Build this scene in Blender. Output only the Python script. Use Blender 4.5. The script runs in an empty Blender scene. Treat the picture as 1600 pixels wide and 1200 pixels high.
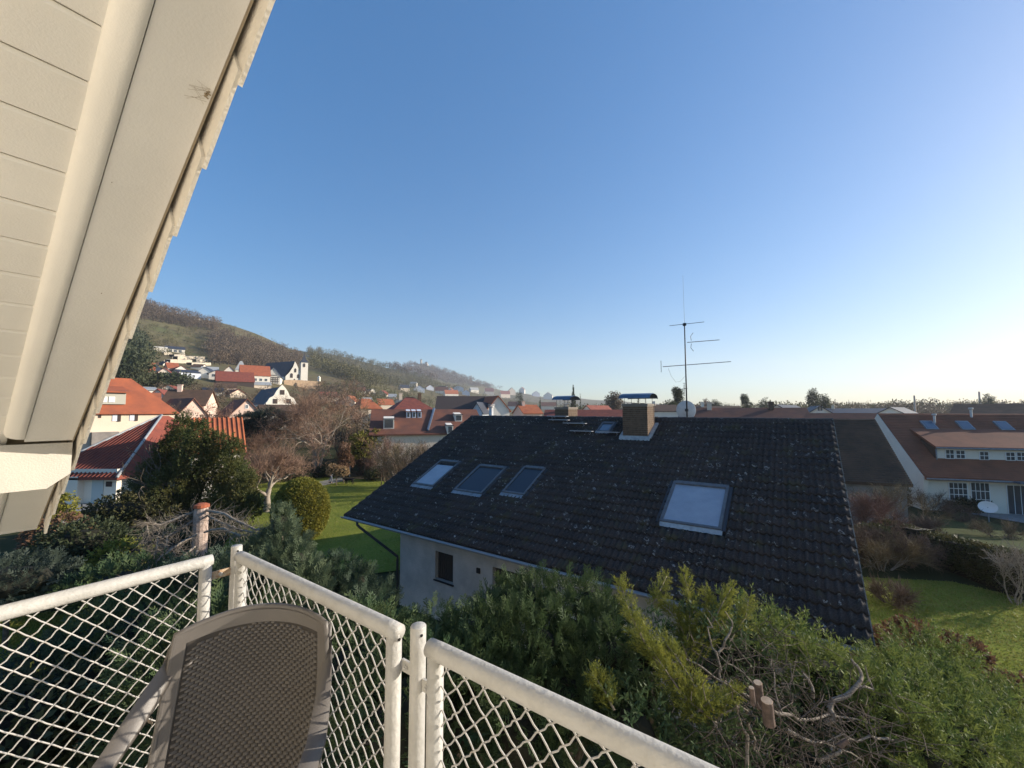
import bpy, math, random
import numpy as np
from mathutils import Vector, Matrix
from math import radians as R, sin, cos, pi, tan

SC = bpy.context.scene
COL = SC.collection
rng = np.random.default_rng(7)
random.seed(7)
CZ = 6.7                                   # eye height above the neighbour's lawn

# ---------------------------------------------------------------- camera, sky, sun, exposure
PITCH = math.atan(42/635)
cam = bpy.data.cameras.new('camera'); camo = bpy.data.objects.new('camera', cam); COL.objects.link(camo)
camo.location = (0, 0, CZ); camo.rotation_euler = (pi/2 + PITCH, 0, 0)
cam.sensor_width = 36; cam.lens = 36*635/1600; cam.clip_start = .05; cam.clip_end = 20000
SC.camera = camo
SUN_AZ, SUN_EL = 79, 18                  # degrees right of the view direction, above the horizon
W = bpy.data.worlds.new('World'); SC.world = W; W.use_nodes = True
nt = W.node_tree; bg = nt.nodes['Background']
sky = nt.nodes.new('ShaderNodeTexSky'); sky.sky_type = 'NISHITA'; sky.sun_disc = False
sky.sun_elevation = R(SUN_EL); sky.sun_rotation = R(SUN_AZ)
sky.altitude = 100; sky.air_density = 1.0; sky.dust_density = .8; sky.ozone_density = 3.6
hsv = nt.nodes.new('ShaderNodeHueSaturation'); hsv.inputs['Saturation'].default_value = 1.5; hsv.inputs['Hue'].default_value = .506
skg = nt.nodes.new('ShaderNodeGamma'); skg.inputs[1].default_value = .68; nt.links.new(sky.outputs[0], skg.inputs[0]); nt.links.new(skg.outputs[0], hsv.inputs['Color']); nt.links.new(hsv.outputs[0], bg.inputs[0]); bg.inputs[1].default_value = .15
sd = Vector((sin(R(SUN_AZ))*cos(R(SUN_EL)), cos(R(SUN_AZ))*cos(R(SUN_EL)), sin(R(SUN_EL))))
sl = bpy.data.lights.new('sun', 'SUN'); sl.energy = 4.6; sl.angle = R(.53); sl.color = (1, .89, .75)
so = bpy.data.objects.new('sun', sl); COL.objects.link(so); so.rotation_euler = sd.to_track_quat('Z', 'Y').to_euler()
SC.view_settings.view_transform = 'Standard'; SC.view_settings.look = 'None'
SC.view_settings.exposure = 1.0; SC.view_settings.gamma = 1
SC.render.engine = 'CYCLES'; SC.cycles.use_denoising = True
SC.cycles.max_bounces = 6; SC.cycles.transparent_max_bounces = 8
SC.cycles.volume_bounces = 0

# ---------------------------------------------------------------- photo ray helpers (true distances)
_ca, _sa = cos(PITCH), sin(PITCH)
def ray(px, py):
    xc = (px-800)/635; yc = (600-py)/635
    return Vector((xc, _ca-yc*_sa, _sa+yc*_ca))
def at(px, py, Y):
    r = ray(px, py); return Vector((0, 0, CZ)) + r*(Y/r.y)
def atz(px, py, z):
    r = ray(px, py); return Vector((0, 0, CZ)) + r*((z-CZ)/r.z)
D1 = Vector((-.8165, .57735, 0)); D3 = Vector((.57735, .8165, 0)); UP = Vector((0, 0, 1))
def own(u, w, z): return D1*u + D3*w + Vector((0, 0, CZ+z))     # own-house frame, z from the eye

# ---------------------------------------------------------------- materials
def mat(name, col, rough=.8, var=.0, scale=4, bump=0, bscale=30, spec=.3, metal=0, col2=None, coords='pos', detail=5, stretch=None, trans=0, mix_lo=.35, mix_hi=.65):
    m = bpy.data.materials.new(name); m.use_nodes = True; n = m.node_tree.nodes; l = m.node_tree.links
    b = n['Principled BSDF']; b.inputs['Roughness'].default_value = rough
    b.inputs['Specular IOR Level'].default_value = spec; b.inputs['Metallic'].default_value = metal
    c = (*col, 1); b.inputs['Base Color'].default_value = c
    if coords == 'pos': src = n.new('ShaderNodeNewGeometry').outputs['Position']
    else: src = n.new('ShaderNodeTexCoord').outputs['Object']
    if stretch:
        mp = n.new('ShaderNodeMapping'); mp.inputs['Scale'].default_value = stretch; l.new(src, mp.inputs[0]); src = mp.outputs[0]
    if col2 is None and var: col2 = tuple(x*(1-var) for x in col); 
    if col2 is not None:
        t = n.new('ShaderNodeTexNoise'); t.inputs['Scale'].default_value = scale; t.inputs['Detail'].default_value = detail; t.inputs['Roughness'].default_value = .65
        l.new(src, t.inputs['Vector'])
        r = n.new('ShaderNodeMapRange'); r.inputs[1].default_value = mix_lo; r.inputs[2].default_value = mix_hi; l.new(t.outputs[0], r.inputs[0])
        x = n.new('ShaderNodeMix'); x.data_type = 'RGBA'; x.inputs[6].default_value = c; x.inputs[7].default_value = (*col2, 1)
        l.new(r.outputs[0], x.inputs[0]); l.new(x.outputs[2], b.inputs['Base Color'])
        m['mixout'] = 1
    if bump:
        t2 = n.new('ShaderNodeTexNoise'); t2.inputs['Scale'].default_value = bscale; t2.inputs['Detail'].default_value = 6
        l.new(src, t2.inputs['Vector']); bp = n.new('ShaderNodeBump'); bp.inputs['Strength'].default_value = bump; bp.inputs['Distance'].default_value = .02
        l.new(t2.outputs[0], bp.inputs['Height']); l.new(bp.outputs[0], b.inputs['Normal'])
    if trans:
        tr = n.new('ShaderNodeBsdfTranslucent'); ad = n.new('ShaderNodeMixShader'); ad.inputs[0].default_value = trans
        if col2 is not None: l.new(x.outputs[2], tr.inputs[0])
        else: tr.inputs[0].default_value = c
        l.new(b.outputs[0], ad.inputs[1]); l.new(tr.outputs[0], ad.inputs[2]); l.new(ad.outputs[0], n['Material Output'].inputs[0])
    return m
def leafmat(name, col, col2, scale=3, trans=.25, rough=.6):
    return mat(name, col, rough, col2=col2, scale=scale, trans=trans, spec=.2, detail=3)

M = {}
M['cream'] = mat('cream_paint', (.74,.67,.50), .75, .10, 3, .25, 60)
M['cream2'] = mat('cream_board_paint', (.83,.79,.71), .7, .07, 1.8, .10, 160)
M['greycream'] = mat('greyer_cream_board', (.76,.73,.67), .8, .09, 1.2, .10, 120)  # slightly greyer and darker than the other cream boards
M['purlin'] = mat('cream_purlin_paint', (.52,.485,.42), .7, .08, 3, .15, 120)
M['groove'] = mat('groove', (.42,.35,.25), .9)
M['render_white'] = mat('white_wall_render', (.78,.74,.66), .9, .06, 2, .3, 60)
def galv():
    m = mat('white_painted_steel', (.43,.42,.39), .5, spec=.35, col2=(.35,.34,.31), scale=16, bump=.25, bscale=70, mix_lo=.42, mix_hi=.75)
    return m
M['rail'] = galv()
M['wire'] = mat('white_painted_wire', (.40,.39,.37), .5, spec=.35, col2=(.29,.25,.2), scale=40, mix_lo=.55, mix_hi=.7)
M['rust'] = mat('rusty_bracket', (.5,.42,.3), .7, col2=(.32,.16,.07), scale=60)
M['hole'] = mat('dark_hole', (.01,.01,.01), .9)
M['chair'] = mat('taupe_plastic', (.112,.101,.09), .45, .10, 6, .06, 200, spec=.45)
M['chairshade'] = mat('taupe_plastic_gap_shade', (.042,.037,.032), .6, spec=.3)  # darker copy of the plastic; shade of the weave gaps as colour
M['bark'] = mat('grey_brown_bark', (.17,.135,.10), .95, col2=(.08,.065,.05), scale=12, bump=.5, bscale=40)
M['bark_pale'] = mat('pale_bark', (.36,.31,.25), .95, col2=(.22,.18,.14), scale=14, bump=.4, bscale=40)
M['deadwood'] = mat('dead_grey_wood', (.30,.26,.21), .95, col2=(.17,.14,.11), scale=20, bump=.4, bscale=60)
M['bark_red'] = mat('reddish_yew_bark', (.19,.135,.11), .95, col2=(.10,.075,.06), scale=14, bump=.4, bscale=40)
M['cutwood'] = mat('fresh_cut_wood', (.50,.39,.28), .8, col2=(.34,.24,.16), scale=18)
M['twig'] = mat('brown_twigs', (.17,.115,.08), .9, col2=(.10,.07,.055), scale=1.5)
M['twig_red'] = mat('reddish_twigs', (.24,.125,.085), .9, col2=(.15,.09,.07), scale=1.2)
M['twig_ochre'] = mat('ochre_twigs', (.23,.17,.085), .9, col2=(.14,.11,.07), scale=1)

# ---------------------------------------------------------------- mesh helpers
class MB:
    def __init__(s): s.v=[]; s.f=[]; s.mi=[]
    def add(s, vs, fs, mi=0):
        k=len(s.v); s.v += [tuple(v) for v in vs]; s.f += [tuple(i+k for i in f) for f in fs]; s.mi += [mi]*len(fs)
    def hexa(s, c, mi=0):   # 8 corners: bottom 4 ccw, top 4
        s.add(c, [(3,2,1,0),(4,5,6,7),(0,1,5,4),(1,2,6,5),(2,3,7,6),(3,0,4,7)], mi)
    def box(s, o, ax, ay, az, mi=0):   # centre-less: corner + three edge vectors
        o=Vector(o); ax=Vector(ax); ay=Vector(ay); az=Vector(az)
        s.hexa([o,o+ax,o+ax+ay,o+ay,o+az,o+ax+az,o+ax+ay+az,o+ay+az], mi)
    def cbox(s, c, ax, ay, az, mi=0):
        c=Vector(c); ax=Vector(ax); ay=Vector(ay); az=Vector(az); s.box(c-(ax+ay+az)/2, ax, ay, az, mi)
    def tube(s, pts, rad, n=8, cap=True, mi=0, closed=False):
        pts=[Vector(p) for p in pts]; N=len(pts)
        if not hasattr(rad,'__len__'): rad=[rad]*N
        ref=None; rings=[]
        for i,p in enumerate(pts):
            d=(pts[min(i+1,N-1)]-pts[max(i-1,0)]).normalized()
            if ref is None:
                a=d.orthogonal().normalized()
            else:
                a=(ref-d*ref.dot(d)); a = a.normalized() if a.length>1e-6 else d.orthogonal().normalized()
            ref=a; b=d.cross(a)
            rings.append([p+(a*cos(2*pi*k/n)+b*sin(2*pi*k/n))*rad[i] for k in range(n)])
        vs=[v for r in rings for v in r]; fs=[]
        for i in range(N-1):
            for k in range(n):
                k2=(k+1)%n; fs.append((i*n+k,i*n+k2,(i+1)*n+k2,(i+1)*n+k))
        if cap: fs += [tuple(reversed(range(n))), tuple((N-1)*n+k for k in range(n))]
        s.add(vs, fs, mi)
    def grid(s, rows, mi=0, flip=False):
        a=len(rows); b=len(rows[0]); vs=[v for r in rows for v in r]; fs=[]
        for i in range(a-1):
            for j in range(b-1):
                f=(i*b+j,i*b+j+1,(i+1)*b+j+1,(i+1)*b+j); fs.append(tuple(reversed(f)) if flip else f)
        s.add(vs,fs,mi)
    def obj(s, name, mats, parent=None, smooth=False, **props):
        me=bpy.data.meshes.new(name); me.from_pydata(s.v,[],s.f)
        if not isinstance(mats,(list,tuple)): mats=[mats]
        for m in mats: me.materials.append(m)
        if len(mats)>1: me.polygons.foreach_set('material_index', s.mi)
        if smooth: me.polygons.foreach_set('use_smooth',[True]*len(s.f))
        me.update()
        return link(name, me, parent, **props)
def link(name, me, parent=None, **props):
    o=bpy.data.objects.new(name, me); COL.objects.link(o)
    if parent is not None:
        o.parent=parent; o.matrix_parent_inverse = parent.matrix_basis.inverted()
    for k,v in props.items(): o[k]=v
    return o
def thing(name, label, cat, loc=(0,0,0), group=None, rz=0):
    o=bpy.data.objects.new(name, None); COL.objects.link(o); o.empty_display_size=.2
    o.location=loc; o.rotation_euler=(0,0,rz); o['label']=label; o['category']=cat
    if group: o['group']=group
    return o
def tag(o, label, cat, group=None):
    o['label']=label; o['category']=cat
    if group: o['group']=group
    return o
def fastmesh(name, V, F, mats, parent=None, smooth=False, mi=None, **props):
    """V (n,3) float, F (m,3|4) int."""
    V=np.asarray(V,dtype=np.float32); F=np.asarray(F,dtype=np.int32); k=F.shape[1]
    me=bpy.data.meshes.new(name); me.vertices.add(len(V)); me.vertices.foreach_set('co',V.ravel())
    me.loops.add(F.size); me.loops.foreach_set('vertex_index',F.ravel())
    me.polygons.add(len(F)); me.polygons.foreach_set('loop_start',np.arange(0,F.size,k,dtype=np.int32))
    me.polygons.foreach_set('loop_total',np.full(len(F),k,dtype=np.int32))
    if not isinstance(mats,(list,tuple)): mats=[mats]
    for m in mats: me.materials.append(m)
    if mi is not None: me.polygons.foreach_set('material_index',np.asarray(mi,dtype=np.int32))
    if smooth: me.polygons.foreach_set('use_smooth',np.ones(len(F),dtype=bool))
    me.update(calc_edges=True)
    return link(name, me, parent, **props)
def basis(d, roll):
    """rows of d (n,3) unit -> rotation matrices (n,3,3) with columns x,y,z: y = d"""
    ref=np.tile([0.,0.,1.],(len(d),1)); ref[np.abs(d[:,2])>.97]=[1,0,0]
    x=np.cross(d,ref); x/=np.linalg.norm(x,axis=1)[:,None]; z=np.cross(x,d)
    c=np.cos(roll)[:,None]; s_=np.sin(roll)[:,None]
    x2=x*c+z*s_; z2=-x*s_+z*c
    return np.stack([x2,d,z2],axis=2)
def scatter(protos, P, d, size, roll=None):
    """copies of proto (V,F tri) at P with y axis along d -> V,F"""
    n=len(P); roll=rng.uniform(-.6,.6,n) if roll is None else roll
    B=basis(d,roll); Vs=[];Fs=[];off=0
    pick=rng.integers(0,len(protos),n)
    for k,(pv,pf) in enumerate(protos):
        i=np.where(pick==k)[0]
        if len(i)==0: continue
        V=np.einsum('nij,vj->nvi',B[i],pv)*size[i][:,None,None]+P[i][:,None,:]
        F=pf[None,:,:]+(np.arange(len(i))*len(pv))[:,None,None]+off
        Vs.append(V.reshape(-1,3)); Fs.append(F.reshape(-1,3)); off+=len(i)*len(pv)
    return np.concatenate(Vs), np.concatenate(Fs)
def nrm(a): return a/np.maximum(np.linalg.norm(a,axis=1),1e-9)[:,None]
def merge(parts):
    Vs=[];Fs=[];o=0
    for V,F in parts: Vs.append(V);Fs.append(F+o);o+=len(V)
    return np.concatenate(Vs),np.concatenate(Fs)

# leaf-spray prototypes -------------------------------------------------------
def blade(p, d, n, L, w):     # slim diamond, 2 tris
    p=np.array(p);d=np.array(d)/np.linalg.norm(d);s=np.cross(d,n);s/=max(np.linalg.norm(s),1e-6)
    return np.array([p,p+d*L*.45+s*w,p+d*L,p+d*L*.45-s*w])
def mk(blades):
    V=np.concatenate(blades);F=[]
    for i in range(len(blades)): F+= [(4*i,4*i+1,4*i+2),(4*i,4*i+2,4*i+3)]
    return V,np.array(F)
def proto_cypress(seed, nb=6, w=.026):
    r=np.random.default_rng(seed);B=[]
    B.append(blade((0,0,0),(0,1,0),(0,0,1),1,.03))
    for i in range(nb):
        t=.1+.85*i/nb
        for sgn in (-1,1):
            L=.5*(1-t*.75)*r.uniform(.7,1.15); a=r.uniform(.55,.95); dz=r.uniform(-.25,.3)
            d=np.array([sgn*sin(a),cos(a),dz]); p=np.array([0,t,0])
            B.append(blade(p,d,(0,0,1),L,w))
            for k in (.35,.65):
                q=p+d/np.linalg.norm(d)*L*k
                B.append(blade(q,(sgn*sin(a+.6*(1 if r.random()<.5 else -1)),cos(a-.5),r.uniform(-.4,.4)),(0,0,1),L*.5,w*.8))
    return mk(B)
def proto_needles(seed, n=26, L=.28, w=.022, up=.9):
    r=np.random.default_rng(seed);B=[blade((0,0,0),(0,1,0),(0,0,1),1,.02)]
    for i in range(n):
        t=r.uniform(.05,1);a=r.uniform(0,2*pi)
        d=np.array([cos(a),up,sin(a)*.8]); B.append(blade((0,t,0),d,(r.normal(),r.normal(),r.normal()),L*(1.15-t*.5)*r.uniform(.7,1.1),w))
    return mk(B)
def proto_branchy(seed, nb=4):   # spruce/yew shoot: axis with side shoots, each with needles
    r=np.random.default_rng(seed);B=[]
    def shoot(p,d,L,n):
        d=d/np.linalg.norm(d);B.append(blade(p,d,(0,0,1),L,.012))
        for i in range(n):
            t=(i+.5)/n;a=r.uniform(0,2*pi);o=np.cross(d,(0,0,1.));o/=np.linalg.norm(o);q=np.cross(d,o)
            dd=d*.8+o*cos(a)+q*sin(a)*.7;B.append(blade(p+d*L*t,dd,r.normal(size=3),.11*r.uniform(.8,1.2),.012))
    shoot(np.zeros(3),np.array([0,1.,0]),1,9)
    for i in range(nb):
        t=.15+.7*i/nb
        for sgn in (-1,1):
            shoot(np.array([0,t,0]),np.array([sgn*.9,.8,r.uniform(-.15,.15)]),.55*(1-t*.6)*r.uniform(.8,1.1),5)
    return mk(B)
def proto_leaf(seed,n=7):
    r=np.random.default_rng(seed);B=[]
    for i in range(n):
        d=r.normal(size=3)+np.array([0,1.1,0]);B.append(blade(r.normal(size=3)*.3,d,r.normal(size=3),r.uniform(.6,1),.2))
    return mk(B)
P_CYP=[proto_cypress(i) for i in range(4)]
P_CYPL=[proto_cypress(i+9,4,.04) for i in range(3)]
P_NDL=[proto_needles(i,20,.28,.026) for i in range(3)]
P_SPR=[proto_branchy(i) for i in range(3)]
P_YEW=[proto_needles(i+40,12,.36,.042,.7) for i in range(4)]
P_LEAF=[proto_leaf(i) for i in range(4)]
P_TUFT=[proto_leaf(i+20,4) for i in range(3)]

def lobe_points(n, c, rad, shell=.55, zmin=-1.0):
    """random points in the outer part of an ellipsoid plus outward direction"""
    d=nrm(rng.normal(size=(int(n*1.6)+8,3))); d=d[d[:,2]>zmin][:n]
    r=shell+(1-shell)*rng.random(len(d))**.6
    return np.array(c)+d*r[:,None]*np.array(rad), d
def foliage(name, lobes, protos, material, size, up=.5, jit=.35, parent=None, shell=.55, zmin=-.7, droop=0, **props):
    Ps=[];Ds=[]
    for (c,rad,n) in lobes:
        p,d=lobe_points(n,c,rad,shell,zmin); Ps.append(p); Ds.append(nrm(d+np.array([0,0,up-droop])+rng.normal(size=d.shape)*jit))
    P=np.concatenate(Ps);D=np.concatenate(Ds)
    V,F=scatter(protos,P,D,rng.uniform(size[0],size[1],len(P)),rng.uniform(-pi,pi,len(P)))
    return fastmesh(name,V,F,material,parent,**props)

# bare-branch generator -------------------------------------------------------
class Branches:
    def __init__(s): s.seg=[]; s.tips=[]
    def grow(s,p,d,L,r,depth,spread=.6,up=.1,kids=(2,3),taper=.62,shrink=.72,wig=.18,nseg=3):
        p=np.array(p,float);d=np.array(d,float);d/=np.linalg.norm(d);pts=[p];r0=r
        for i in range(nseg):
            d=d+rng.normal(size=3)*wig+np.array([0,0,up*.3]);d/=np.linalg.norm(d)
            q=p+d*L/nseg;r1=r0*(taper**(1/nseg));s.seg.append((p,q,r0,r1,depth));p=q;r0=r1;pts.append(p)
        if depth<=0: s.tips.append((p,d));return
        for k in range(random.randint(*kids)):
            o=rng.normal(size=3);o-=d*o.dot(d);o/=np.linalg.norm(o)
            a=spread*random.uniform(.6,1.2);dd=d*cos(a)+o*sin(a)+np.array([0,0,up])
            t=random.choice([1,1,.66]);b=pts[-1] if t==1 else pts[-2]
            s.grow(b,dd,L*shrink*random.uniform(.8,1.15),r0*random.uniform(.65,.9),depth-1,spread,up,kids,taper,shrink,wig,nseg)
def segmesh(segs,n=3):
    A=np.array([x[0] for x in segs]);Bq=np.array([x[1] for x in segs]);ra=np.array([x[2] for x in segs]);rb=np.array([x[3] for x in segs])
    d=nrm(Bq-A);B=basis(d,np.zeros(len(d)));V=[]
    for (P,r) in ((A,ra),(Bq,rb)):
        for k in range(n):
            a=2*pi*k/n;V.append(P+(B[:,:,0]*cos(a)+B[:,:,2]*sin(a))*r[:,None])
    V=np.stack(V,axis=1).reshape(-1,3);F=[]
    for k in range(n):
        k2=(k+1)%n;F+= [(k,k2,n+k2),(k,n+k2,n+k)]
    F=np.array(F)[None]+(np.arange(len(segs))*2*n)[:,None,None]
    return V,F.reshape(-1,3)
def ribbons(segs):
    """fine twigs as slim flat strips, 2 triangles each"""
    A=np.array([x[0] for x in segs]);Bq=np.array([x[1] for x in segs]);ra=np.array([x[2] for x in segs]);rb=np.array([x[3] for x in segs])
    d=nrm(Bq-A);o=rng.normal(size=d.shape);o-=d*np.sum(o*d,1)[:,None];o=nrm(o)
    V=np.stack([A-o*ra[:,None],A+o*ra[:,None],Bq+o*rb[:,None],Bq-o*rb[:,None]],1).reshape(-1,3)
    F=(np.array([(0,1,2),(0,2,3)])[None]+(np.arange(len(segs))*4)[:,None,None]).reshape(-1,3); return V,F
def twigs_along(segs,n,L,r,up=.6,spread=.9):
    """n fine twigs starting on random segments"""
    idx=rng.integers(0,len(segs),n);out=[]
    for i in idx:
        a,b=segs[i][0],segs[i][1];t=rng.random();p=a+(b-a)*t
        d=(b-a)/max(np.linalg.norm(b-a),1e-6)+rng.normal(size=3)*spread+np.array([0,0,up]);d/=np.linalg.norm(d)
        l=L*rng.uniform(.5,1.2);q=p+d*l*.5;d2=d+rng.normal(size=3)*.25;e=q+d2/np.linalg.norm(d2)*l*.5
        out.append((p,q,r,r*.8,0));out.append((q,e,r*.8,r*.4,0))
    return out

exec_order = []
M['flap'] = mat('verge_tile_cream', (.78,.72,.62), .8, .15, 6, .3, 80)

# ================================================================ OWN HOUSE: gable overhang, wall, balcony slab
T32 = .6249; Z0 = 1.954
def ur(u, w, dz=0): return own(u, w, Z0 - T32*u + dz)           # point on the underside plane of the overhang
RK = (D1*1 + UP*(-T32)).normalized(); RN = (UP*1 + D1*T32).normalized()   # down-slope and roof normal
house = thing('own_house', 'cream painted gable overhang of the house the balcony belongs to, top left', 'house', own(1, -3, -CZ))
mb = MB()      # wall behind the balcony and floor slab
mb.box(own(-6,-1.75,-CZ), D1*12, D3*.3, UP*(CZ-1.0)); 
mb.obj('lower_wall', M['render_white'], house)
mb = MB()
up0, up1 = -2.4, 4.0
w0=-1.45
mb.hexa([own(-6,w0-.3,-1.0),own(4.0,w0-.3,-1.0),own(4.0,w0,-1.0),own(-6,w0,-1.0),
         own(-6,w0-.3,.9),own(4.0,w0-.3,-.4),own(4.0,w0,-.4),own(-6,w0,.9)])
mb.hexa([own(-6,w0-.3,.9),own(4.0,w0-.3,-.4),own(4.0,w0,-.4),own(-6,w0,.9),
         own(-5,w0-.3,1.2),own(-2.2,w0-.3,3.2),own(-2.2,w0,3.2),own(-5,w0,1.2)])
mb.obj('gable_wall', M['render_white'], house)
mb = MB(); mb.box(own(-2.6,-1.45,-1.79), D1*4.95, D3*2.42, UP*.16); mb.obj('balcony_slab', M['greycream'], house)
# soffit boards: run outward (w) between the wall and the edge trim, one object each
bw=.1675; u = 1.954/T32*0 - 2.3
k=0; s0=-2.317
while True:
    ua = s0 + k*bw*.848; ub = ua + (bw-.0035)*.848
    if ub > 4.44: break
    mb=MB(); wo=.225; z=.04
    a=[ur(ua,wo,z),ur(ub,wo,z),ur(ub,-1.6,z),ur(ua,-1.6,z)]
    e=[ur(ua+.007,wo,z-.007),ur(ub-.007,wo,z-.007),ur(ub-.007,-1.6,z-.007),ur(ua+.007,-1.6,z-.007)]
    t=[p+RN*.018 for p in a]
    mb.add([*e,*a,*t],[(0,1,2,3),(0,4,5,1),(1,5,6,2),(2,6,7,3),(3,7,4,0),(4,8,9,5),(5,9,10,6),(6,10,11,7),(7,11,8,4),(11,10,9,8)])
    mb.obj('soffit_board', M['cream2'], house); k+=1
# small stains, nails and a cobweb on the boards
M['grime']=mat('grime',(.30,.24,.16),.9)
for i in range(9):
    uu=random.uniform(.8,3.3); ww=random.choice([random.uniform(.05,.2),random.uniform(.29,.44)]); dz=.04 if ww<.22 else 0; r_=random.uniform(.0012,.0025); mb=MB(); c=ur(uu,ww,dz); mb.tube([c-RN*.0015,c+RN*.001],r_,6); mb.obj('nail',M['grime'],house)
mb=MB()
for i in range(12):
    c=ur(1.50+random.uniform(-.02,.05),.452-random.uniform(0,.02),-.004); e=ur(1.50+random.uniform(-.02,.05),.452-random.uniform(.005,.06),-.002-random.uniform(0,.006)); mb.tube([c,c.lerp(e,.5)-RN*.004,e],.00035,3,cap=False)
for i in range(7): c=ur(1.50+random.uniform(-.005,.015),.45-random.uniform(0,.012),-.005); mb.tube([c,c+Vector((random.uniform(-.01,.01),random.uniform(-.01,.01),-.006))],.0025,4)
o=mb.obj('cobweb',M['grime'],house); o['kind']='stuff'
# roof deck over everything, rounded trim strip, verge soffit board
mb=MB()
def slab(mb,u0,u1,wa,wb,za,zb,mi=0):
    mb.hexa([ur(u0,wb,za),ur(u1,wb,za),ur(u1,wa,za),ur(u0,wa,za),ur(u0,wb,zb),ur(u1,wb,zb),ur(u1,wa,zb),ur(u0,wa,zb)],mi)
slab(mb,-2.4,4.46,-6,.455,.064,.24)
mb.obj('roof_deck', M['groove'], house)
mb=MB(); rows=[]
prof=[(.203,.045),(.208,.024),(.216,.010),(.230,.001),(.252,-.005),(.278,-.007),(.2795,.004)]
for uu in np.linspace(-2.3,3.36,30): rows.append([ur(uu,w,dz) for w,dz in prof])
mb.grid(rows,flip=True); mb.obj('edge_moulding', M['cream2'], house, smooth=True)
mb=MB(); rows=[]
for uu in np.linspace(3.56,4.44,6): rows.append([ur(uu,w,dz) for w,dz in prof])
mb.grid(rows,flip=True); mb.obj('edge_moulding', M['cream2'], house, smooth=True)
for a,b in ((-2.3,3.392),(3.552,4.44)):
    mb=MB(); slab(mb,a,b,.281,.458,0,.0635); mb.obj('verge_board', M['greycream'], house)
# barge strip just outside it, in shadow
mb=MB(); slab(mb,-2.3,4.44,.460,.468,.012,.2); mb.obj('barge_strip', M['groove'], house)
# projecting purlin with chamfered end
mb=MB()
pu=3.408; zt=Z0-T32*pu-.004; 
pr=[(-1.44,zt),(.462,zt),(.462,zt-.175),(.375,zt-.248),(-1.44,zt-.248)]
f0=[own(pu,w,z) for w,z in pr]; f1=[own(pu+.14,w,z-.0885*0) for w,z in pr]
f1[0]=own(pu+.14,-1.44,zt-.09); f1[1]=own(pu+.14,.462,zt-.09)
mb.add(f0+f1,[(0,1,2,3,4),(9,8,7,6,5),(0,5,6,1),(1,6,7,2),(2,7,8,3),(3,8,9,4),(4,9,5,0)])
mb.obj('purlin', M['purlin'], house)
mb=MB(); slab(mb,4.44,4.462,-1.6,.458,-.004,.22); mb.obj('eaves_fascia', M['greycream'], house)
# verge tiles: each with a flap hanging outside the board, lapping outwards over the next
us=[.873,.994,1.193,1.398,1.596,1.794,1.990,2.16,2.373,2.527]; st=.2725
uk=1.193*1.388
for i in range(-13,11):
    ue=uk+st*i; u0=ue-st-.03; u1=ue
    if u1>4.55: break
    mb=MB()
    # flap: tapers outwards towards its lower end
    wa0,wa1=.474,.486; t=.012; lo=-.074; 
    c=[ur(u0,wa0,lo),ur(u1,wa1,lo-.008),ur(u1,wa1+t,lo-.008),ur(u0,wa0+t,lo)]
    sk=RN*.30
    c=[c[0],c[1],c[2],c[3]]
    top=[p+RN*(.30 if j in(0,3) else .335) for j,p in enumerate(c)]
    mb.hexa([*c,*top])
    # top part lying on the roof
    a=[ur(u0,.30,.225),ur(u1,.30,.25),ur(u1,wa1+t,.25),ur(u0,wa0+t,.225)]
    mb.hexa([*a,*[p+RN*.016 for p in a]])
    mb.obj('verge_tile', M['flap'], house)

# ================================================================ RAILING
def panel(name,label,P,U,length,ztop,zbot,first_post=True,last_post=True,hand=1):
    """P: plan point at start (top tube axis), U: plan direction"""
    t=thing('mesh_railing',label,'railing',(P.x,P.y,CZ+zbot))
    t['group']='mesh panels of the balcony railing'
    N=UP.cross(U); rt=.0255
    zt=ztop-rt; A=Vector((P.x,P.y,CZ+zt)); B=A+U*length
    mb=MB(); mb.tube([A-U*rt*.9,A+U*.02,B-U*.02,B+U*rt*.9],[rt*.96,rt,rt,rt*.96],16); mb.obj('top_tube',M['rail'],t,smooth=True)
    zb=CZ+zbot
    mb=MB(); mb.tube([Vector((A.x,A.y,zb)),Vector((B.x,B.y,zb))],rt*.8,12); mb.obj('bottom_tube',M['rail'],t,smooth=True)
    for q in (A,B):
        mb=MB(); mb.tube([Vector((q.x,q.y,zb-.02)),Vector((q.x,q.y,CZ+zt-.006))],rt*.93,14); o=mb.obj('upright',M['rail'],t,smooth=True)
    mb=MB(); e=B+U*(rt*.93); mb.tube([e+UP*-.02+U*-.001,e+UP*-.02+U*.0025],.0045,8); mb.obj('vent_hole',M['hole'],t)
    # woven wires, two diagonal families clipped to the frame
    H=ztop-2*rt-(zbot+rt*.8)-.004; Z=CZ+zbot+rt*.8+.002; L=length-2*rt; s0=A+U*rt; pitch=.0655
    for fam in (0,1):
        n=int((L+H)/pitch)+1
        for i in range(n):
            c=(i+.5)*pitch-(H if fam==0 else 0)
            # fam0: x = c + h ; fam1: x = c - h
            if fam==0: h0=max(0,-c); h1=min(H,L-c); x=lambda h:c+h
            else: h0=max(0,c-L); h1=min(H,c); x=lambda h:c-h
            if h1-h0<.02: continue
            step=pitch/4; pts=[]; h=h0; amp=.0042 if fam==hand else .0022
            m=max(2,int((h1-h0)/step)); 
            for j in range(m+1):
                h=h0+(h1-h0)*j/m; ph=(h/pitch)*2*pi*1.0+(pi if i%2 else 0)+(0 if fam else pi/2)
                off=amp*cos(ph)*(1 if fam else -1)
                pin=(.0035 if fam==hand else .0008)*sin(ph*2)
                q=Vector((s0.x,s0.y,Z))+U*(x(h)+pin)+UP*h+N*off; pts.append(q)
            mb=MB(); mb.tube(pts,.0024,5,cap=False); mb.obj('wire',M['wire'],t,smooth=True)
    return t
W_R=.85
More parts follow.
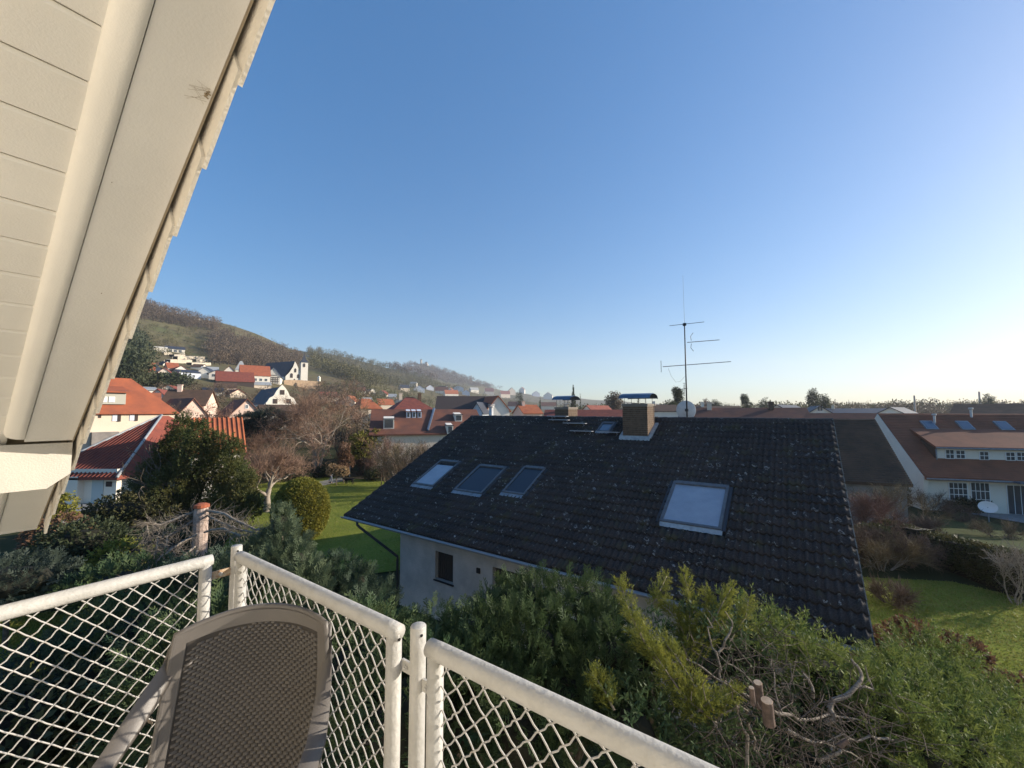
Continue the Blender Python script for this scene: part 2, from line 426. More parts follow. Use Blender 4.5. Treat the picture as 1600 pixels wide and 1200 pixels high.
panel('p','white mesh railing panel in front of the chair, between corner post and round post',own(2.125,W_R,0),-D1,1.08,-.648,-1.6,hand=0)
panel('p','white mesh railing panel running out of the picture at bottom right, above the conifers',own(.865,W_R,0),-D1,2.35,-.648,-1.6,hand=0)
panel('p','white mesh railing panel on the left below the cream overhang',own(2.2,.735,0),-D3,2.0,-.648,-1.6,hand=1)
def post(u,w,ztop,label,sides):
    p=own(u,w,0); t=thing('railing_post',label,'post',(p.x,p.y,CZ-1.7)); t['group']='round posts between the railing panels'
    mb=MB(); mb.tube([Vector((p.x,p.y,CZ-1.72)),Vector((p.x,p.y,CZ+ztop-.003)),Vector((p.x,p.y,CZ+ztop))],[.0235,.0235,.0215],18); mb.obj('tube',M['rail'],t,smooth=True)
    mb=MB(); q=Vector((p.x,p.y,CZ+ztop-.02)); e=q-D1*.0225; 
    n=(Vector((-p.x,-p.y,0)).normalized()*.6-D1*.8).normalized(); mb.tube([q+n*.0225,q+n*.0245],.0045,8); mb.obj('bolt_hole',M['hole'],t)
    for (d,L,z) in sides:
        mb=MB(); c=q+d*(.0235+L/2); c.z=CZ+z; n=UP.cross(d)
        mb.cbox(c,d*L,n*.008,UP*.034); b=mb.obj('bracket',M['rust'] if L>.06 else M['rail'],t)
        mb=MB(); s=-n if n.dot(Vector((p.x,p.y,0)))>0 else n
        mb.tube([c+s*.004,c+s*.010],.009,6); mb.tube([c+s*.010,c+s*.014],.005,8); mb.obj('bolt',M['rail'],b)
post(.957,.868,-.640,'round white post between the two front railing panels',[(D1,.045,-.775),(-D1,.045,-.80)])
cp=own(2.215,.862,0)
post(2.215,.862,-.640,'round white corner post behind the chair, joined to the left panel by a rusty bracket',[(-D1,.042,-.74),(-D3,.082,-.75)])

# ================================================================ CHAIR
CF=(-(D1+D3)).normalized(); CRt=Vector((CF.y,-CF.x,0))            # facing direction; its right-hand side seen from the front
CRt=(-D1+D3).normalized()
cb=own(1.605,.715,0)-CF*.0; cbase=Vector((cb.x,cb.y,CZ-1.63))+CF*.30   # point on the floor below the seat
def cp_(r,f,z): return cbase+CRt*r+CF*f+UP*z
chair=thing('garden_chair','taupe plastic rattan-look armchair standing against the corner of the railing','chair',cbase)
def backpt(s,t,off=0):
    """s -1..1 across, t 0..1 from seat to top"""
    z=.40+.53*t*(1 - .0*s*s) 
    top=.53*t
    hw=.240+.010*sin(t*pi)-.007*t
    z=.395+top*.985-(.036*s*s*t**3)
    f=-.19-.115*t-.02*sin(t*pi) + .085*abs(s)**2.2
    return cp_(s*hw, f+off, z)
def backgrid(s0,s1,t0,t1,ns,ntt,off): return [[backpt(s0+(s1-s0)*j/ns,t0+(t1-t0)*i/ntt,off) for j in range(ns+1)] for i in range(ntt+1)]
def shellpart(name,mb,m): return mb.obj(name,m,chair,smooth=True)
# rim of the backrest: frame around the woven panel, with thickness
S1,TT0,TT1=.87,.02,.92
mb=MB(); TH=.014
for (a,b,c,d,ns,nn) in ((-1,-S1,0,1,3,18),(S1,1,0,1,3,18),(-S1,S1,TT1,1,18,3),(-S1,S1,0,TT0,18,1)):
    mb.grid(backgrid(a,b,c,d,ns,nn,0),flip=True); mb.grid(backgrid(a,b,c,d,ns,nn,-TH))
edge=[backpt(-1,i/18) for i in range(19)]+[backpt(-1+2*j/24,1) for j in range(1,25)]+[backpt(1,1-i/18) for i in range(1,19)]
edgeb=[p-CF*TH for p in edge]; mb.grid([edge,edgeb])
ro=shellpart('backrest_rim',mb,M['chair'])
mb=MB(); mb.tube([p-CF*.012+UP*.004 for p in edge],.0105,7); shellpart('rolled_edge',mb,M['chair'])
mb=MB(); mb.grid(backgrid(-S1,S1,TT0,TT1,20,20,-.008),flip=True); mb.grid(backgrid(-S1,S1,TT0,TT1,20,20,-.014)); shellpart('backrest_panel',mb,M['chairshade'])  # dark backing behind the weave, gap shade painted in
# woven strips: small pillowed cells in staggered columns
V=[];F=[]
nc,nr=19,49
for i in range(nr):
    for j in range(nc):
        off=.5 if i%2 else 0
        ta=TT0+(TT1-TT0)*(i+.10)/nr; tb=TT0+(TT1-TT0)*(i+.92)/nr
        sa=-S1+2*S1*(j+off+.07)/(nc+.5); sb=-S1+2*S1*(j+off+.93)/(nc+.5)
        sm=(sa+sb)/2; tm=(ta+tb)/2
        if tb>.92-.06*sm*sm: continue
        k=len(V); da=(sb-sa)*.3; dt=(tb-ta)*.3
        for (s,t,o) in ((sa,ta,-.0085),(sb,ta,-.0085),(sb,tb,-.0085),(sa,tb,-.0085),(sm-da,tm-dt,-.001),(sm+da,tm-dt,-.001),(sm+da,tm+dt,-.001),(sm-da,tm+dt,-.001),(sm,tm,.0012)): V.append(backpt(s,t,o))
        F+=[(k,k+1,k+5),(k,k+5,k+4),(k+1,k+2,k+6),(k+1,k+6,k+5),(k+2,k+3,k+7),(k+2,k+7,k+6),(k+3,k,k+4),(k+3,k+4,k+7),(k+4,k+5,k+8),(k+5,k+6,k+8),(k+6,k+7,k+8),(k+7,k+4,k+8)]
o=fastmesh('weave',np.array([tuple(v) for v in V]),np.array(F),M['chair'],chair); o['kind']='stuff'
# seat
def seatpt(s,t,dz=0): return cp_(s*(.235+.02*t), -.20+.44*t, .40+.012*t-.02*(1-s*s)*sin(pi*t)-(.03*max(0,t-.85)/.15)+dz)
mb=MB(); g=[[seatpt(-1+2*j/12,i/12) for j in range(13)] for i in range(13)]; h=[[seatpt(-1+2*j/12,i/12,-.03) for j in range(13)] for i in range(13)]
mb.grid(g); mb.grid(h,flip=True)
ring=lambda q:[q[0][j] for j in range(13)]+[q[i][12] for i in range(1,13)]+[q[12][j] for j in range(11,-1,-1)]+[q[i][0] for i in range(11,-1,-1)]
mb.grid([ring(g),ring(h)],flip=True); shellpart('seat',mb,M['chair'])
# arms: wide bands sweeping down and forward from the back
def sweep(mb,pts,wid,th):
    """pts: (r,f,z,tilt) band centre; wid list; flat band with thickness"""
    rows=[]
    for i,(r,f,z,a) in enumerate(pts):
        side=Vector((cos(a),0,sin(a)))   # in (right, fwd, up)
        wv=wid[i]/2; c=[(r-side.x*wv,f,z-side.z*wv),(r+side.x*wv,f,z+side.z*wv)]
        d=(pts[min(i+1,len(pts)-1)][1]-pts[max(i-1,0)][1], pts[min(i+1,len(pts)-1)][2]-pts[max(i-1,0)][2]); L=math.hypot(*d) or 1
        nx,nz=-d[1]/L,d[0]/L
        nv=(-side.z*nz*0, nx*th, nz*th) if abs(side.x)>.5 else (th,0,0)
        rows.append([cp_(*c[0]),cp_(*c[1]),cp_(c[1][0]-nv[0],c[1][1]-nv[1],c[1][2]-nv[2]),cp_(c[0][0]-nv[0],c[0][1]-nv[1],c[0][2]-nv[2]),cp_(*c[0])])
    mb.grid(rows); mb.add([rows[0][k] for k in range(4)],[(0,1,2,3)]); mb.add([rows[-1][k] for k in range(4)],[(3,2,1,0)])
for sg in (-1,1):
    pts=[];wd=[]
    for i in range(17):
        t=i/16
        f=-.285+.56*t; z=.845-.19*min(1,t*2.0)**.85 + .012*sin(pi*max(0,t-.4)/.6) -.03*max(0,t-.85)/.15
        r=sg*(.234+.048*sin(pi*min(1,t*1.25)*.5)); a=(1.25*(1-min(1,t*2.2)))*(-sg*-1)
        pts.append((r,f,z,a)); wd.append(.042+.010*sin(pi*t))
    mb=MB(); sweep(mb,pts,wd,.016); shellpart('armrest',mb,M['chair'])
for sg in (-1,1):
    # front leg: from arm to floor, rear leg: from back to floor (angle section)
    for (nm,a,b) in (('leg',(sg*.275,.245,.63),(sg*.285,.275,0)),('leg',(sg*.235,-.20,.42),(sg*.265,-.33,0))):
        mb=MB(); A=cp_(*a);Bq=cp_(*b); wv=CRt*(-sg*.05); ff=CF*(.05 if a[1]<0 else -.05); t=.007
        mb.hexa([Bq,Bq+wv,Bq+wv+CF*t,Bq+CF*t,A,A+wv*1.2,A+wv*1.2+CF*t,A+CF*t])
        mb.hexa([Bq,Bq+ff,Bq+ff-CRt*(sg*t),Bq-CRt*(sg*t),A,A+ff*1.2,A+ff*1.2-CRt*(sg*t),A-CRt*(sg*t)])
        mb.obj(nm,M['chair'],chair)

# ================================================================ NEIGHBOUR HOUSE
def tilemat():
    m=bpy.data.materials.new('dark_lichened_concrete_tile'); m.use_nodes=True; n=m.node_tree.nodes; l=m.node_tree.links; b=n['Principled BSDF']
    b.inputs['Roughness'].default_value=.72; b.inputs['Specular IOR Level'].default_value=.3
    g=n.new('ShaderNodeNewGeometry')
    def ramp(src,a,c): r=n.new('ShaderNodeMapRange'); r.inputs[1].default_value=a; r.inputs[2].default_value=c; l.new(src,r.inputs[0]); return r.outputs[0]
    def mix(f,c1,c2):
        x=n.new('ShaderNodeMix'); x.data_type='RGBA'; l.new(f,x.inputs[0])
        for s,i in ((c1,6),(c2,7)):
            if isinstance(s,tuple): x.inputs[i].default_value=(*s,1)
            else: l.new(s,x.inputs[i])
        return x.outputs[2]
    def math_(op,a,c): x=n.new('ShaderNodeMath'); x.operation=op; 
    big=n.new('ShaderNodeTexNoise'); big.inputs['Scale'].default_value=.9; big.inputs['Detail'].default_value=6; l.new(g.outputs[0],big.inputs[0])
    fine=n.new('ShaderNodeTexNoise'); fine.inputs['Scale'].default_value=35; fine.inputs['Detail'].default_value=6; l.new(g.outputs[0],fine.inputs[0])
    c=mix(ramp(big.outputs[0],.35,.7),(.046,.035,.031),(.016,.014,.014))
    c=mix(ramp(fine.outputs[0],.45,.75),c,(.085,.070,.058))
    # moss
    ms=n.new('ShaderNodeTexNoise'); ms.inputs['Scale'].default_value=2.2; ms.inputs['Detail'].default_value=8; l.new(g.outputs[0],ms.inputs[0])
    c=mix(ramp(ms.outputs[0],.56,.7),c,(.06,.052,.028))
    # lichen: rings and blots in scattered cells
    for sc,thr,lo,hi,colr in ((5.0,.87,.042,.072,(.26,.26,.25)),(6.5,.92,-1,.038,(.36,.36,.34)),(14,.93,-1,.03,(.22,.22,.2))):
        nz=n.new('ShaderNodeTexNoise'); nz.inputs['Scale'].default_value=30; nz.inputs['Detail'].default_value=4; l.new(g.outputs[0],nz.inputs[0])
        ad=n.new('ShaderNodeVectorMath'); ad.operation='MULTIPLY_ADD'; l.new(nz.outputs[1],ad.inputs[0]); ad.inputs[1].default_value=(.07,.07,.07); l.new(g.outputs[0],ad.inputs[2])
        v=n.new('ShaderNodeTexVoronoi'); v.inputs['Scale'].default_value=sc; l.new(ad.outputs[0],v.inputs['Vector'])
        sep=n.new('ShaderNodeSeparateColor'); l.new(v.outputs['Color'],sep.inputs[0])
        cell=n.new('ShaderNodeMath'); cell.operation='GREATER_THAN'; cell.inputs[1].default_value=thr; l.new(sep.outputs[0],cell.inputs[0])
        d=n.new('ShaderNodeMath'); d.operation='DIVIDE'; l.new(v.outputs['Distance'],d.inputs[0]); d.inputs[1].default_value=sc if False else 1.0
        up=n.new('ShaderNodeMath'); up.operation='LESS_THAN'; up.inputs[1].default_value=hi*sc; l.new(v.outputs['Distance'],up.inputs[0])
        lw=n.new('ShaderNodeMath'); lw.operation='GREATER_THAN'; lw.inputs[1].default_value=lo*sc; l.new(v.outputs['Distance'],lw.inputs[0])
        a1=n.new('ShaderNodeMath'); a1.operation='MULTIPLY'; l.new(cell.outputs[0],a1.inputs[0]); l.new(up.outputs[0],a1.inputs[1])
        a2=n.new('ShaderNodeMath'); a2.operation='MULTIPLY'; l.new(a1.outputs[0],a2.inputs[0]); l.new(lw.outputs[0],a2.inputs[1])
        a3=n.new('ShaderNodeMath'); a3.operation='MULTIPLY'; l.new(a2.outputs[0],a3.inputs[0]); pm=n.new('ShaderNodeTexNoise'); pm.inputs['Scale'].default_value=.55; pm.inputs['Detail'].default_value=5; pm.inputs['Roughness'].default_value=.7; l.new(g.outputs[0],pm.inputs[0]); fm=n.new('ShaderNodeMath'); fm.operation='MULTIPLY'; l.new(ramp(fine.outputs[0],.40,.55),fm.inputs[0]); l.new(ramp(pm.outputs[0],.36,.52),fm.inputs[1]); l.new(fm.outputs[0],a3.inputs[1])
        c=mix(a3.outputs[0],c,colr)
    l.new(c,b.inputs['Base Color'])
    bp=n.new('ShaderNodeBump'); bp.inputs['Strength'].default_value=.35; bp.inputs['Distance'].default_value=.01; l.new(fine.outputs[0],bp.inputs['Height']); l.new(bp.outputs[0],b.inputs['Normal'])
    return m
M['tile']=tilemat()
M['wallgrey']=mat('grey_rough_render',(.50,.48,.45),.95,col2=(.36,.35,.33),scale=1.3,bump=.5,bscale=25)
M['dark']=mat('dark_shutter',(.022,.022,.025),.6)
M['slatdark']=mat('dark_brown_slat',(.045,.038,.033),.7)
M['zinc']=mat('zinc_sheet',(.30,.32,.34),.45,col2=(.20,.21,.22),scale=6,metal=.3)
M['zincpale']=mat('weathered_lead',(.42,.43,.42),.6,col2=(.27,.28,.28),scale=9)
M['zincblue']=mat('blue_zinc_hood',(.16,.21,.28),.35,metal=.6,col2=(.10,.13,.17),scale=3)
M['gutter']=mat('grey_gutter',(.33,.34,.36),.5,metal=.2)
M['darkmetal']=mat('dark_metal',(.05,.05,.055),.5,metal=.3)
M['glass_sky']=mat('skylight_glass',(.10,.13,.17),.04,spec=1.0)
M['glass_pale']=mat('glass_pale_blind_and_sky',(.33,.35,.39),.07,spec=.8,col2=(.28,.30,.34),scale=2.5)  # pale tone serves a blind and, on another skylight, painted sky reflection
M['glass_dark2']=mat('dark_skylight_glass',(.03,.035,.045),.12,spec=.35)
M['skyframe']=mat('dark_skylight_frame',(.14,.145,.15),.45,col2=(.09,.09,.095),scale=8)
M['glass_dark']=mat('window_glass',(.025,.03,.035),.05,spec=.9)
M['brick']=mat('yellow_brown_brick',(.165,.11,.072),.9,col2=(.09,.062,.042),scale=9,bump=.3,bscale=60)
M['mortar']=mat('mortar',(.22,.19,.155),.95)
M['dish']=mat('pale_grey_dish',(.62,.60,.57),.5,col2=(.50,.49,.47),scale=5)
M['whitepaint']=mat('white_window_paint',(.78,.78,.76),.5)

PR=R(26.5); HER=atz(1365,1015,CZ-3.9); HE=(atz(538,805,CZ-3.9)-HER).normalized(); HN=Vector((-HE.y,HE.x,0)); 
if HN.y<0: HN=-HN
HS=HN*cos(PR)+UP*sin(PR); HNN=-HN*sin(PR)+UP*cos(PR)   # up-slope, normal
HL=14.92; SL=8.06
def hr(a,s,h=0): return HER+HE*a+HS*s+HNN*h
nh=thing('neighbour_house','long low house with dark lichen-spotted tiled roof, skylights and two brick chimneys','house',HER+HE*7+HN*5-UP*2.8)
# walls: inset below the roof, gable ends
ridge=hr(0,SL); DEP=(ridge-HER).dot(HN)
def hw(a,n,z): p=HER+HE*a+HN*n; return Vector((p.x,p.y,z))
mb=MB(); A0,A1,N0,N1=.45,12.45,.6,2*DEP-.6
zt0=2.8+.6*tan(PR)-.1
def wallbox(mb,a0,a1,n0,n1,z0,z1): mb.hexa([hw(a0,n0,z0),hw(a1,n0,z0),hw(a1,n1,z0),hw(a0,n1,z0),hw(a0,n0,z1),hw(a1,n0,z1),hw(a1,n1,z1),hw(a0,n1,z1)])
# front wall with two window openings, other walls plain
wins=[(9.93,10.72,1.26,2.15),(7.0,8.36,1.2,2.15),(1.5,3.2,1.0,2.1)]
acuts=sorted([A0,A1]+[x for w in wins for x in w[:2]])
for i in range(len(acuts)-1):
    a,b=acuts[i],acuts[i+1]; hit=[w for w in wins if abs(w[0]-a)<.01 and abs(w[1]-b)<.01]
    if hit: wallbox(mb,a,b,N0,N0+.3,-.6,hit[0][2]); wallbox(mb,a,b,N0,N0+.3,hit[0][3],zt0)
    else: wallbox(mb,a,b,N0,N0+.3,-.6,zt0)
for a in (A0,A1-.3):
    n0=N0+.3
    mb.add([hw(a,n0,-.6),hw(a,N1,-.6),hw(a,N1,zt0),hw(a,DEP,2.8+DEP*tan(PR)-.12),hw(a,n0,zt0),hw(a+.3,n0,-.6),hw(a+.3,N1,-.6),hw(a+.3,N1,zt0),hw(a+.3,DEP,2.8+DEP*tan(PR)-.12),hw(a+.3,n0,zt0)],
     [(0,1,2,3,4),(9,8,7,6,5),(0,5,6,1),(1,6,7,2),(4,9,5,0)])
wallbox(mb,A0+.3,A1-.3,N1-.3,N1,-.6,zt0)
mb.obj('wall',M['wallgrey'],nh)
for (a,b,z0,z1) in wins:
    mb=MB(); wallbox(mb,a+.001,b-.001,N0+.14,N0+.18,z0,z1); f=mb.obj('window',M['slatdark'],nh)
    nslat=int((b-a)/.09)
    for k in range(nslat):
        x0=a+.01+k*(b-a-.02)/nslat
        mb=MB(); wallbox(mb,x0,x0+.07,N0+.115,N0+.137,z0+.01,z1-.01); mb.obj('slat',M['slatdark'],f)
    mb=MB(); wallbox(mb,a-.04,b+.04,N0-.04,N0+.12,z0-.045,z0-.002); mb.obj('sill',M['dark'],f)
mb=MB(); wallbox(mb,8.82,8.95,N0-.04,N0-.002,1.85,2.0); mb.obj('wall_vent',M['dark'],nh)
# roof boards under the tiles, both slopes, eaves soffit
mb=MB()
mb.hexa([hr(.02,.03,-.16),hr(HL-.02,.03,-.16),hr(HL-.02,SL,-.16),hr(.02,SL,-.16),hr(.02,.03,-.035),hr(HL-.02,.03,-.035),hr(HL-.02,SL,-.035),hr(.02,SL,-.035)])
HS2=-HN*cos(PR)+UP*sin(PR)
bk=HER+HN*2*DEP
def hb(a,s,h=0): return bk+HE*a+HS2*s+(HN*sin(PR)+UP*cos(PR))*h
mb.hexa([hb(0,0,-.16),hb(0,SL,-.16),hb(HL,SL,-.16),hb(HL,0,-.16),hb(0,0,.02),hb(0,SL,.02),hb(HL,SL,.02),hb(HL,0,.02)])
mb.obj('roof_deck',M['darkmetal'],nh)
# tiles
NC,NR=50,24; cw=(HL-.02)/NC; ch=SL/NR
xs=np.array([0,.06,.11,.17,.26,.34,.5,.57,.63,.69,.78,.86,1.0]); hs=np.array([.0,.0,.018,.052,.054,.018,.0,.0,.018,.052,.054,.018,.0])
tw=cw*1.04
Vt=[];Ft=[]
for (y,hh) in ((-.02,0),(ch+.05,0)):
    for x,h in zip(xs,hs): Vt.append((x*tw,y,h*.9+.0))
nx=len(xs)
for x,h in zip(xs,hs): Vt.append((x*tw,-.018,h*.9-.046))
for i in range(nx-1): Ft+=[(i,i+1,nx+i+1),(i,nx+i+1,nx+i),(2*nx+i,2*nx+i+1,i+1),(2*nx+i,i+1,i)]
Vt=np.array(Vt);Ft=np.array(Ft)
skyl=[(2.48,3.93,2.15,4.02),(12.28,13.4,2.15,3.95),(9.9,11.2,2.15,3.88),(8.28,9.2,2.4,4.06),(6.93,7.45,6.84,7.58),(5.25,6.25,6.4,7.5)]
tm=bpy.data.meshes.new('tile'); tm.from_pydata(Vt.tolist(),[],Ft.tolist()); tm.materials.append(M['tile']); tm.polygons.foreach_set('use_smooth',[True]*len(Ft)); 
for i,p in enumerate(tm.polygons): 
    if i%4>=2: p.use_smooth=False
cells=[]
tilt=.050
for r in range(NR):
    for c in range(NC):
        a=c*cw; s=r*ch
        if any(a+cw*.6>s0[0] and a+cw*.4<s0[1] and s+ch*.6>s0[2] and s+ch*.5<s0[3] for s0 in skyl): continue
        p=hr(a,s); cells.append(((p-Vector((0,0,CZ))).length,a,s))
cells.sort(); bigV=[];bigF=[]
def tilemat4(a,s):
    j=[random.uniform(-1,1) for _ in range(4)]
    ydir=(HS*ch*1.15-HNN*tilt).normalized(); 
    ydir=(ydir+HE*j[0]*.006).normalized(); xdir=(-HE).normalized(); xdir=(xdir-ydir*xdir.dot(ydir)+HNN*j[1]*.012).normalized(); zdir=xdir.cross(ydir)
    o=hr(a+cw,s,.048+.003*j[2])+HS*.003*j[3]
    return Matrix(((xdir.x,ydir.x,zdir.x,o.x),(xdir.y,ydir.y,zdir.y,o.y),(xdir.z,ydir.z,zdir.z,o.z),(0,0,0,1)))
inv=nh.matrix_basis.inverted()
for k,(dd,a,s) in enumerate(cells):
    mt=tilemat4(a,s)
    if k<300:
        o=bpy.data.objects.new('tile',tm); COL.objects.link(o); o.parent=nh; o.matrix_parent_inverse=Matrix(); o.matrix_basis=inv@mt
    else:
        mm=np.array(mt); bigV.append(Vt@mm[:3,:3].T+mm[:3,3]); bigF.append(Ft+len(bigF)*len(Vt))
fastmesh('tiles',np.concatenate(bigV),np.concatenate(bigF),M['tile'],nh,smooth=True,kind='stuff')
# ridge tiles
rl=.36
for k in range(int(HL/rl)+1):
    a0=k*rl-.02; a1=min(a0+rl+.035,HL+.02); mb=MB(); rows=[]
    dz=random.uniform(-.006,.006)
    for (a,rad) in ((a0,.135),(a1,.118)):
        c=hr(a,SL,-.035+dz); rows.append([c+HN*(rad*cos(t))*-1+UP*(rad*.8*sin(t)) for t in np.linspace(-.15,pi+.15,9)])
    mb.grid(rows); mb.grid([[rows[0][j] for j in range(9)],[rows[0][j]*.9+hr(a0,SL,-.035)*.1 for j in range(9)]]); mb.obj('ridge_tile',M['tile'],nh,smooth=True)
# right verge: barge flaps, one per course
M['verge_grey']=mat('pale_lichened_verge',(.20,.20,.17),.9,col2=(.09,.09,.085),scale=7)
for r in range(NR):
    mb=MB(); p=hr(-.012,r*ch-.02,.035); q=hr(-.012,r*ch+ch+.01,.01)
    mb.hexa([p-HNN*.14,p-HNN*.14-HE*.022,q-HNN*.14-HE*.018,q-HNN*.14,p,p-HE*.022,q-HE*.018,q]); mb.obj('verge_tile',M['verge_grey'],nh)
for r in range(NR):
    mb=MB(); p=hr(HL-.008,r*ch-.02,.035); q=hr(HL-.008,r*ch+ch+.01,.01)
    mb.hexa([p-HNN*.14+HE*.022,p-HNN*.14,q-HNN*.14,q-HNN*.14+HE*.018,p+HE*.022,p,q,q+HE*.018]); mb.obj('verge_tile',M['verge_grey'],nh)
# gutter and downpipe
mb=MB(); rows=[]
for a in np.linspace(-.03,HL+.03,40):
    c=hr(a,-.02,-.02)-HN*.065; rows.append([c-HN*(.065*cos(t))-UP*(.065*sin(t)) for t in np.linspace(0,pi,9)])
mb.grid(rows); rows2=[[p+ (p-(r_[0]+r_[8])/2).normalized()*.004 for p in r_] for r_ in rows]; mb.grid(rows2,flip=True)
mb.tube([r_[0] for r_ in rows],.009,6); mb.obj('gutter',M['gutter'],nh,smooth=True)
ge=hr(14.0,-.02,-.02)-HN*.065; wc=hw(A1+.06,N0-.06,0)
mb=MB(); mb.tube([ge-UP*.05,ge-UP*.16,ge-UP*.24-HE*.1+HN*.03,Vector((wc.x,wc.y,1.62)),Vector((wc.x,wc.y,1.45)),Vector((wc.x,wc.y,-.4))],.045,10); mb.obj('downpipe',M['darkmetal'],nh,smooth=True)
# skylights
def skylight(a0,a1,s0,s1,glass,label=None,fr=.075,h=.09,inner=.0):
    mb=MB()
    def bar(aa,ab,sa,sb,hh): mb.hexa([hr(aa,sa,-.03),hr(ab,sa,-.03),hr(ab,sb,-.03),hr(aa,sb,-.03),hr(aa,sa,hh),hr(ab,sa,hh),hr(ab,sb,hh),hr(aa,sb,hh)])
    bar(a0,a0+fr,s0,s1,h); bar(a1-fr,a1,s0,s1,h); bar(a0+fr,a1-fr,s0,s0+fr,h-.004); bar(a0+fr,a1-fr,s1-fr*1.7,s1,h+.02)
    f=mb.obj('skylight',M['skyframe'],nh)
    if label: f['label']=label
    mb=MB(); mb.hexa([hr(a0+fr+.001,s0+fr+.001,0),hr(a1-fr-.001,s0+fr+.001,0),hr(a1-fr-.001,s1-fr*1.7-.001-inner,0),hr(a0+fr+.001,s1-fr*1.7-.001-inner,0),
        hr(a0+fr+.001,s0+fr+.001,h-.03),hr(a1-fr-.001,s0+fr+.001,h-.03),hr(a1-fr-.001,s1-fr*1.7-.001-inner,h-.03),hr(a0+fr+.001,s1-fr*1.7-.001-inner,h-.03)]); mb.obj('pane',glass,f)
    mb=MB(); nn=14; rows=[[hr(a0-.03+(a1-a0+.06)*i/nn,s0-.005,.055) for i in range(nn+1)],[hr(a0-.03+(a1-a0+.06)*i/nn,s0-.17,.050+.012*sin(i*2.6)) for i in range(nn+1)]]
    mb.grid(rows,flip=True); mb.grid([[p-HNN*.004 for p in r] for r in rows]); mb.obj('apron',M['zincpale'] if a0<4 else M['zinc'],f)
    mb=MB()
    for (x0,x1) in ((a0-.09,a0-.002),(a1+.002,a1+.09)): mb.hexa([hr(x0,s0-.02,0),hr(x1,s0-.02,0),hr(x1,s1+.05,0),hr(x0,s1+.05,0),hr(x0,s0-.02,.05),hr(x1,s0-.02,.058),hr(x1,s1+.05,.058),hr(x0,s1+.05,.05)])
    mb.hexa([hr(a0,s1+.002,0),hr(a1,s1+.002,0),hr(a1,s1+.1,0),hr(a0,s1+.1,0),hr(a0,s1+.002,.06),hr(a1,s1+.002,.06),hr(a1,s1+.1,.05),hr(a0,s1+.1,.05)])
    mb.obj('flashing',M['darkmetal'],f)
skylight(2.48,3.93,2.22,4.0,M['glass_pale'],'large skylight with a pale blind')
skylight(12.28,13.4,2.22,3.95,M['glass_pale'],'skylight reflecting the bright sky',inner=.22)  # sky reflection put into the pale pane colour
skylight(9.9,11.2,2.22,3.88,M['glass_dark2'] if 'glass_dark2' in M else M['glass_sky'],'wide dark skylight')
skylight(8.28,9.2,2.47,4.06,M['glass_dark2'],'narrow dark skylight')
skylight(6.93,7.45,6.86,7.58,M['glass_sky'],'small roof hatch window',fr=.05,h=.07)
# metal roof steps
for a0,a1,s in ((9.16,10.15,7.86),(8.94,9.9,7.52),(8.03,9.05,7.24),(7.49,8.44,6.6),(6.41,7.24,6.58)):
    mb=MB(); c=hr(a0,s,.16); L=a1-a0
    mb.box(c-HN*.10,HE*L,HN*.2,UP*.02); mb.box(c-HN*.105,HE*L,HN*.004,UP*.035)
    for t in (.15,.85): mb.tube([c+HE*L*t,hr(a0+L*t,s+.12,.03),hr(a0+L*t,s-.15,.03)],.012,5)
    mb.obj('roof_step',M['gutter'],nh)
